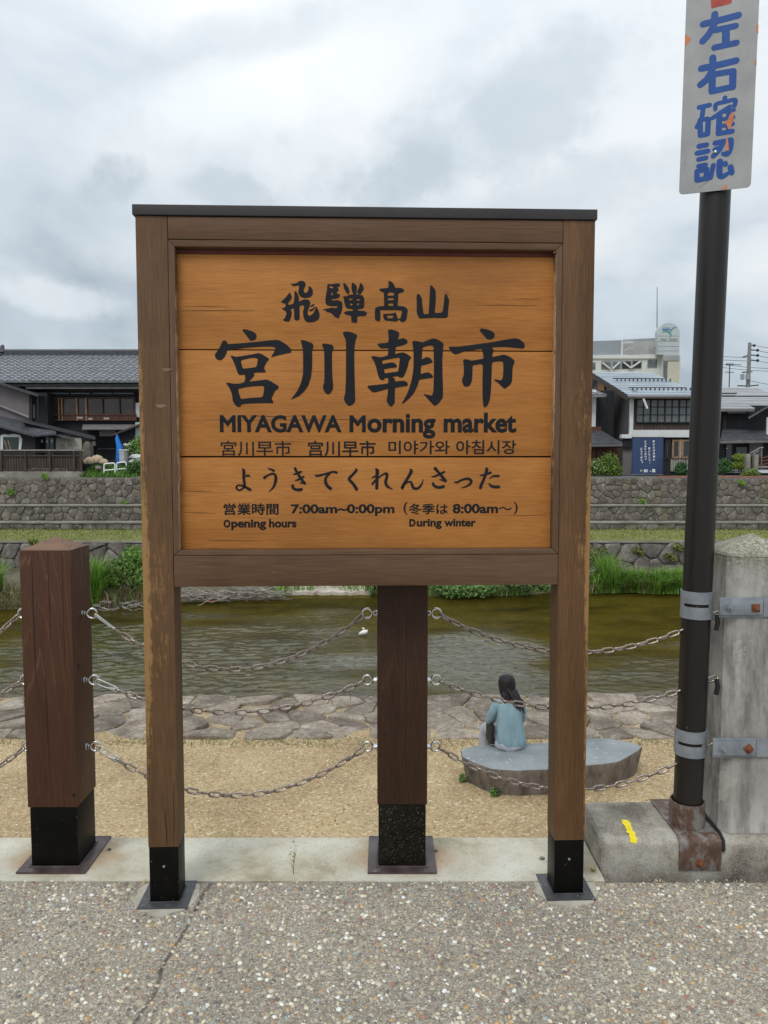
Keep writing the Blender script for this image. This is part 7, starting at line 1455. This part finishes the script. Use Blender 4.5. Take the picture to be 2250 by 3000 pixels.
# ------------------------------------------------------------------ boulder seat and the sitting person
zS = -1.955
def seat():
    t = thing('flat_boulder', 'large flat topped grey boulder used as a bench on the riverside ground', 'boulder', tuple(G(1610, 2260, LOW)))
    top = [(1353, 2199), (1356, 2218), (1396, 2237), (1440, 2253), (1517, 2258), (1600, 2255), (1665, 2248), (1715, 2243), (1765, 2239), (1806, 2233), (1830, 2222), (1845, 2213), (1868, 2200), (1880, 2188), (1860, 2179), (1820, 2170), (1782, 2164), (1715, 2164), (1650, 2171), (1589, 2178), (1500, 2183), (1420, 2184), (1370, 2190)]
    tp = [G(x, y, zS) for x, y in top]; c = sum(tp, Vector()) / len(tp); n = len(tp); q = []
    for i in range(n):
        A, B = tp[i], tp[(i + 1) % n]; q += [A, A.lerp(B, .5) + Vector((random.uniform(-.006, .006), random.uniform(-.006, .006), 0))]
    n = len(q); vs = []; fs = []; jt = [random.uniform(-.012, .012) for _ in range(n)]
    levels = [(0.0, 1.0), (-.012, 1.008), (-.07, 1.0), (-.15, .985), (-.23, .965), (LOW - zS - .02, .95)]
    for (dz, k) in levels:
        for i, p in enumerate(q):
            d = (p - c) * k; d *= (1 + (jt[i] + random.uniform(-.006, .006)) * (dz < -.02)); vs.append(Vector((c.x + d.x, c.y + d.y, zS + dz + (random.uniform(-.004, .004) if dz < 0 else 0))))
    m = len(levels)
    for i in range(m - 1):
        for j in range(n): fs.append((i * n + j, i * n + (j + 1) % n, (i + 1) * n + (j + 1) % n, (i + 1) * n + j))
    side = build('side', vs, fs, mottled('rough_brown_rock_side', (0.075, 0.062, 0.052), (0.24, 0.20, 0.17), 7, .95, .8, .015, 25, stretch=(1, 1, .5)), t, sm=50)
    vs = [Vector((c.x + (p.x - c.x) * k, c.y + (p.y - c.y) * k, zS + dz)) for k, dz in ((1.0, 0.0005), (.97, .010), (.6, .016), (.25, .018)) for p in q] + [Vector((c.x, c.y, zS + .019))]
    fs = [(i * n + j, i * n + (j + 1) % n, (i + 1) * n + (j + 1) % n, (i + 1) * n + j) for i in range(3) for j in range(n)] + [(3 * n + j, 3 * n + (j + 1) % n, 4 * n) for j in range(n)]
    build('top', vs, fs, mottled('smooth_blue_grey_rock', (0.15, 0.175, 0.185), (0.27, 0.295, 0.30), 2.2, .55, .25, .006, 20, speck=((0.45, .46, .45), 16, .66)), t, sm=60)
seat()
for (px, py, lab) in ((1357, 2290, 'small weed at the left foot of the flat boulder'), (1450, 2332, 'thin moss tuft at the front foot of the flat boulder')):
    p = G(px, py, LOW); shrub('ground_weed', lab, [(p.x, p.y, p.z + .04, .06, .05, .06)], 120, .018, (0.06, 0.13, 0.03), (0.16, 0.27, 0.06), cat='weed', zb=LOW)
V, Fc, C = blades(2600, lambda n: np.stack([rng.uniform(-5.5, 5.5, n), 9.85 + rng.normal(0, .10, n), np.full(n, LOW)], 1), 0.035, 0.005, (0.11, 0.16, 0.03), (0.24, 0.26, 0.08), .8, .3)
o = attr_mesh('edge_grass', V, Fc, C, M_grass, kind='stuff'); tag(o, 'thin patches of short grass along the flagstone edge by the river', 'grass')
# person: one skinned body, clothes as shells, hair
SB = G(1494, 2192, zS + .015); SBx, SBy = SB.x, SB.y
def skin_mesh(joints, edges, radii, sub=2, root=0):
    me = bpy.data.meshes.new('sk'); me.from_pydata([Vector(j) for j in joints], edges, []); ob = bpy.data.objects.new('sk', me); sc.collection.objects.link(ob)
    ob.modifiers.new('s', 'SKIN'); 
    for i, r_ in enumerate(radii): v = me.skin_vertices[0].data[i]; v.radius = r_ if isinstance(r_, tuple) else (r_, r_); v.use_root = (i == root)
    ss = ob.modifiers.new('u', 'SUBSURF'); ss.levels = sub; ss.render_levels = sub
    dg = bpy.context.evaluated_depsgraph_get(); dg.update(); out_ = bpy.data.meshes.new_from_object(ob.evaluated_get(dg)); bpy.data.objects.remove(ob)
    return out_
def place(me, name, mat, parent, loc=(0, 0, 0)):
    me.materials.clear(); me.materials.append(mat); me.shade_smooth(); o = link(name, me, None, parent); o.data.name = name
    for p in o.data.polygons: p.material_index = 0
    return o
person = thing('person', 'person in loose blue blouse with long black hair sitting on flat boulder, back turned', 'person', (SBx, SBy, zS + .015), local=True)
person.rotation_euler = (0, 0, R(9)); person.scale = (.88, 1, 1)
M_skin = flat('skin', (0.50, 0.30, 0.21), .55); M_hair = mottled('black_hair', (0.006, 0.005, 0.007), (0.022, 0.018, 0.020), 60, .55, .6, .004, 160, stretch=(1, 1, .06), spec=0.25)
def mat_cloth(name, c1, c2):
    t = NT(name); n = t.noise(7, 3, .5, t.map((1.6, 1, .35)), dist=.8); return t.fin(t.ramp(t.noise(5, 3), [(.3, c1), (.7, c2)]), .85, t.bump(n, .9, .03), 0, .25)
M_blouse = mat_cloth('blue_grey_cotton', (0.19, 0.29, 0.34), (0.25, 0.37, 0.43)); M_skirt = mat_cloth('pale_grey_cotton', (0.30, 0.31, 0.35), (0.42, 0.43, 0.47)); M_bag = flat('black_bag', (0.008, 0.012, 0.012), .6)
# +y looks away from the camera; z=0 at the seat; sitting height 0.84
J = [(0, 0, .10), (0, .02, .22), (0, .03, .34), (0, .05, .46), (0, .075, .555), (0.0, .11, .625), (-.005, .15, .70), (-.01, .165, .765),
     (-.085, .06, .525), (-.165, .07, .50), (-.195, .14, .36), (-.205, .20, .27), (-.13, .36, .24), (-.07, .44, .25),
     (.085, .06, .525), (.165, .07, .50), (.195, .16, .36), (.195, .22, .28), (.11, .38, .25), (.05, .45, .26),
     (-.08, .03, .085), (-.12, .25, .10), (-.155, .44, .09), (-.175, .50, -.05), (-.17, .51, -.25), (-.17, .61, -.28),
     (.09, .03, .085), (.10, .25, .09), (.10, .47, .08), (.10, .50, -.10), (.09, .50, -.25), (.09, .60, -.28)]
E_ = [(0, 1), (1, 2), (2, 3), (3, 4), (4, 5), (5, 6), (6, 7), (4, 8), (8, 9), (9, 10), (10, 11), (11, 12), (12, 13), (4, 14), (14, 15), (15, 16), (16, 17), (17, 18), (18, 19), (0, 20), (20, 21), (21, 22), (22, 23), (23, 24), (24, 25), (0, 26), (26, 27), (27, 28), (28, 29), (29, 30), (30, 31)]
Rd = [(.13, .10), (.115, .085), (.12, .085), (.13, .09), (.07, .06), .045, .085, .075, .055, .045, .036, .032, .024, .022, .055, .045, .036, .032, .024, .022, .085, .075, .052, .045, .032, .03, .085, .075, .052, .045, .032, .03]
body = place(skin_mesh(J, E_, Rd), 'body', M_skin, person)
# hands: palm rooted in the wrist, five fingers each, curled in the lap round a phone
for s, wx, wy, wz in ((-1, -.07, .44, .25), (1, .05, .45, .26)):
    jj = [(wx, wy, wz), (wx - s * .015, wy + .035, wz)]; ee = [(0, 1)]; rr_ = [.017, .022]
    for f in range(4):
        a = (f - 1.5) * .011; L = (.9, 1.05, 1.0, .8)[f]; b0 = len(jj)
        jj += [(wx - s * .02, wy + .05, wz + a), (wx - s * .035 * L, wy + .07 * L, wz + a), (wx - s * .055 * L, wy + .062 * L, wz + a)]; ee += [(1, b0), (b0, b0 + 1), (b0 + 1, b0 + 2)]; rr_ += [.009, .0085, .007]
    b0 = len(jj); jj += [(wx - s * .01, wy + .015, wz + .022), (wx - s * .035, wy + .03, wz + .034)]; ee += [(0, b0), (b0, b0 + 1)]; rr_ += [.010, .008]
    place(skin_mesh(jj, ee, rr_, 1), 'hand', M_skin, person)
# face
hd = Vector((-.008, .165, .725))
fc = MB()
fc.tube([hd + Vector((0, .075, .02)), hd + Vector((0, .095, .0)), hd + Vector((0, .088, -.012))], [.008, .013, .009], 8); fc.build('nose', M_skin, person, sm=60)
for s in (-1, 1):
    e_ = hd + Vector((s * .03, .068, .015)); MB().tube([e_ + Vector((0, -.008, 0)), e_, e_ + Vector((0, .006, 0))], [.006, .010, .003], 10).build('eye', flat('eye_white', (.6, .6, .6), .3), person, sm=60)
    er = hd + Vector((s * .078, .0, .0)); MB().tube([er + Vector((0, 0, -.025)), er + Vector((s * .006, -.01, 0)), er + Vector((0, -.004, .028))], [.006, .012, .007], 8).build('ear', M_skin, person, sm=60)
MB().tube([hd + Vector((-.022, .078, -.038)), hd + Vector((0, .086, -.039)), hd + Vector((.022, .078, -.038))], [.003, .006, .003], 6).build('mouth', flat('lips', (.4, .13, .11), .5), person, sm=60)
def loft(name, rings, mat, n=40, cap_top=False, fold=0.0, parent=None, seed=1, cap_bot=False):
    """rings: (z, cx, cy, rx, ry); folds deepen toward the hem"""
    rr = random.Random(seed); ph_ = [rr.uniform(0, 6.28) for _ in range(4)]; vs = []; fs = []; k = len(rings)
    for i, (z, cx, cy, rx_, ry_) in enumerate(rings):
        t_ = i / (k - 1)
        for j in range(n):
            a = 2 * math.pi * j / n; f = 1 + fold * t_ * (.5 * math.sin(7 * a + ph_[0] + 1.2 * t_) + .35 * math.sin(11 * a + ph_[1] - t_) + .25 * math.sin(17 * a + ph_[2]))
            ca, sa = math.cos(a), math.sin(a); e = .82
            vs.append((cx + rx_ * f * math.copysign(abs(ca) ** e, ca), cy + ry_ * f * math.copysign(abs(sa) ** e, sa), z + .004 * math.sin(5 * a + ph_[3]) * t_))
    for i in range(k - 1):
        for j in range(n): fs.append((i * n + j, i * n + (j + 1) % n, (i + 1) * n + (j + 1) % n, (i + 1) * n + j))
    if cap_top: fs.append(tuple(range(n)))
    if cap_bot: fs.append(tuple(range((k - 1) * n, k * n))[::-1])
    return build(name, vs, fs, mat, parent or person, sm=70)
loft('blouse', [(.585, 0, .085, .052, .05), (.572, 0, .08, .075, .058), (.55, 0, .068, .135, .075), (.525, 0, .06, .170, .088), (.48, 0, .052, .178, .100), (.40, 0, .042, .170, .108), (.30, .005, .035, .172, .112), (.20, .012, .028, .185, .122), (.12, .018, .022, .198, .135), (.065, .02, .02, .198, .14), (.045, .02, .022, .190, .134)], M_blouse, 48, fold=.07, seed=4)
for s in (-1, 1):                                      # loose three-quarter sleeves
    ps_ = [Vector((s * .10, .058, .545)), Vector((s * .165, .066, .500)), Vector((s * .195, .10, .43)), Vector((s * .205, .14, .36)), Vector((s * .212, .185, .29)), Vector((s * .200, .225, .268))]
    MB().tube(ps_, [.045, .062, .062, .064, .068, .060], 16, caps=False).build('sleeve', M_blouse, person, sm=70)
loft('skirt', [(.10, 0, .03, .17, .125), (.07, .0, .035, .192, .15), (.03, 0, .04, .198, .16), (.0, 0, .05, .185, .16)], M_skirt, 40, cap_top=True, fold=.02, seed=2, cap_bot=True)
MB().tube([(-.09, .06, .09), (-.12, .25, .105), (-.15, .42, .11), (-.175, .50, .05), (-.175, .52, -.10), (-.17, .52, -.22)], [.095, .092, .085, .082, .085, .09], 18).build('trouser_leg', M_skirt, person, sm=70)
MB().tube([(.10, .06, .09), (.11, .25, .10), (.11, .46, .09), (.11, .52, .03), (.11, .53, -.10), (.11, .53, -.22)], [.095, .092, .085, .082, .085, .09], 18).build('trouser_leg', M_skirt, person, sm=70)
for s, x in ((-1, -.17), (1, .10)): MB().tube([(x, .50, -.265), (x, .58, -.275), (x, .66, -.285)], [.035, .042, .028], 10).build('shoe', M_bag, person, sm=60)
# long hair: cap over the head and locks falling to the right of the back
def hair_shell():
    rings = [(.838, .0, .15, .030, .032), (.828, .0, .15, .062, .066), (.805, .0, .15, .086, .092), (.775, .0, .15, .098, .104), (.74, .0, .148, .102, .106), (.70, .002, .142, .101, .102), (.66, .005, .130, .099, .092), (.62, .010, .112, .098, .080), (.59, .016, .090, .095, .062), (.565, .024, .070, .085, .044), (.55, .03, .055, .06, .02)]
    n = 36; vs = []; fs = []
    for i, (z, cx, cy, rx_, ry_) in enumerate(rings):
        for j in range(n):
            a = 2 * math.pi * j / n; x = cx + 1.12 * rx_ * math.cos(a) * (1 + .02 * math.sin(13 * a)); y = cy + ry_ * math.sin(a) * (1 + .02 * math.sin(13 * a))
            if z < .79: y = min(y, cy + .045 if z > .62 else cy + .02)
            vs.append((x, y, z + (.006 * math.sin(9 * a) if i > 7 else 0)))
    for i in range(len(rings) - 1):
        for j in range(n): fs.append((i * n + j, i * n + (j + 1) % n, (i + 1) * n + (j + 1) % n, (i + 1) * n + j))
    fs += [tuple(range(n)), tuple(range((len(rings) - 1) * n, len(rings) * n))[::-1]]
    return build('hair', vs, fs, M_hair, person, sm=70)
hair_shell()
m = MB(); rr = random.Random(5)
def lock(x0, z0, x2, z2, w0, y0, y2):
    p0, p3 = Vector((x0, y0, z0)), Vector((x2, y2, z2)); q = [p0.lerp(p3, t) + Vector((.012 * math.sin(3.1 * t), -.022 * math.sin(math.pi * t), 0)) for t in (0, .25, .5, .75, 1)]
    m.tube(q, [w0, w0 * 1.05, w0 * .85, w0 * .55, w0 * .12], 8)
for i in range(16): u = i / 15; lock(-.03 + .12 * u, .70 - .03 * u, .045 + .13 * u + rr.uniform(-.008, .008), .475 + .03 * math.cos(3 * u) + rr.uniform(-.025, .02), .021, .062 + .02 * math.sin(3 * u), -.052 - rr.uniform(0, .012))
for i in range(7): u = i / 6; lock(-.09 + .07 * u, .66, -.090 + .07 * u, .540 - rr.uniform(0, .02), .020, .05 + .02 * u, .0)
for i in range(4): lock(.09, .62, .175 + .014 * i, .46 + .02 * i, .010, .05, -.02)
m.build('hair_locks', M_hair, person, sm=60)
# black bag at the left hip and phone in hand
bag = MB().box(-.250, -.190, .05, .27, .03, .27)
bo = build('shoulder_bag', [person_m for person_m in bag.v], bag.f, M_bag, None, sm=50, bevel=.025, origin=(0, 0, 0)); mw = Matrix.Translation(Vector((SBx, SBy, zS + .015))) @ Matrix.Rotation(R(9), 4, 'Z') @ Matrix.Diagonal((.88, 1, 1, 1))
bo.matrix_world = mw; tag(bo, 'black shoulder bag at the left hip of the sitting person', 'bag')
st = MB().tube([(-.19, .05, .10), (-.205, .06, .22), (-.19, .12, .30)], .004, 5); build('strap', st.v, st.f, M_gutter, bo)
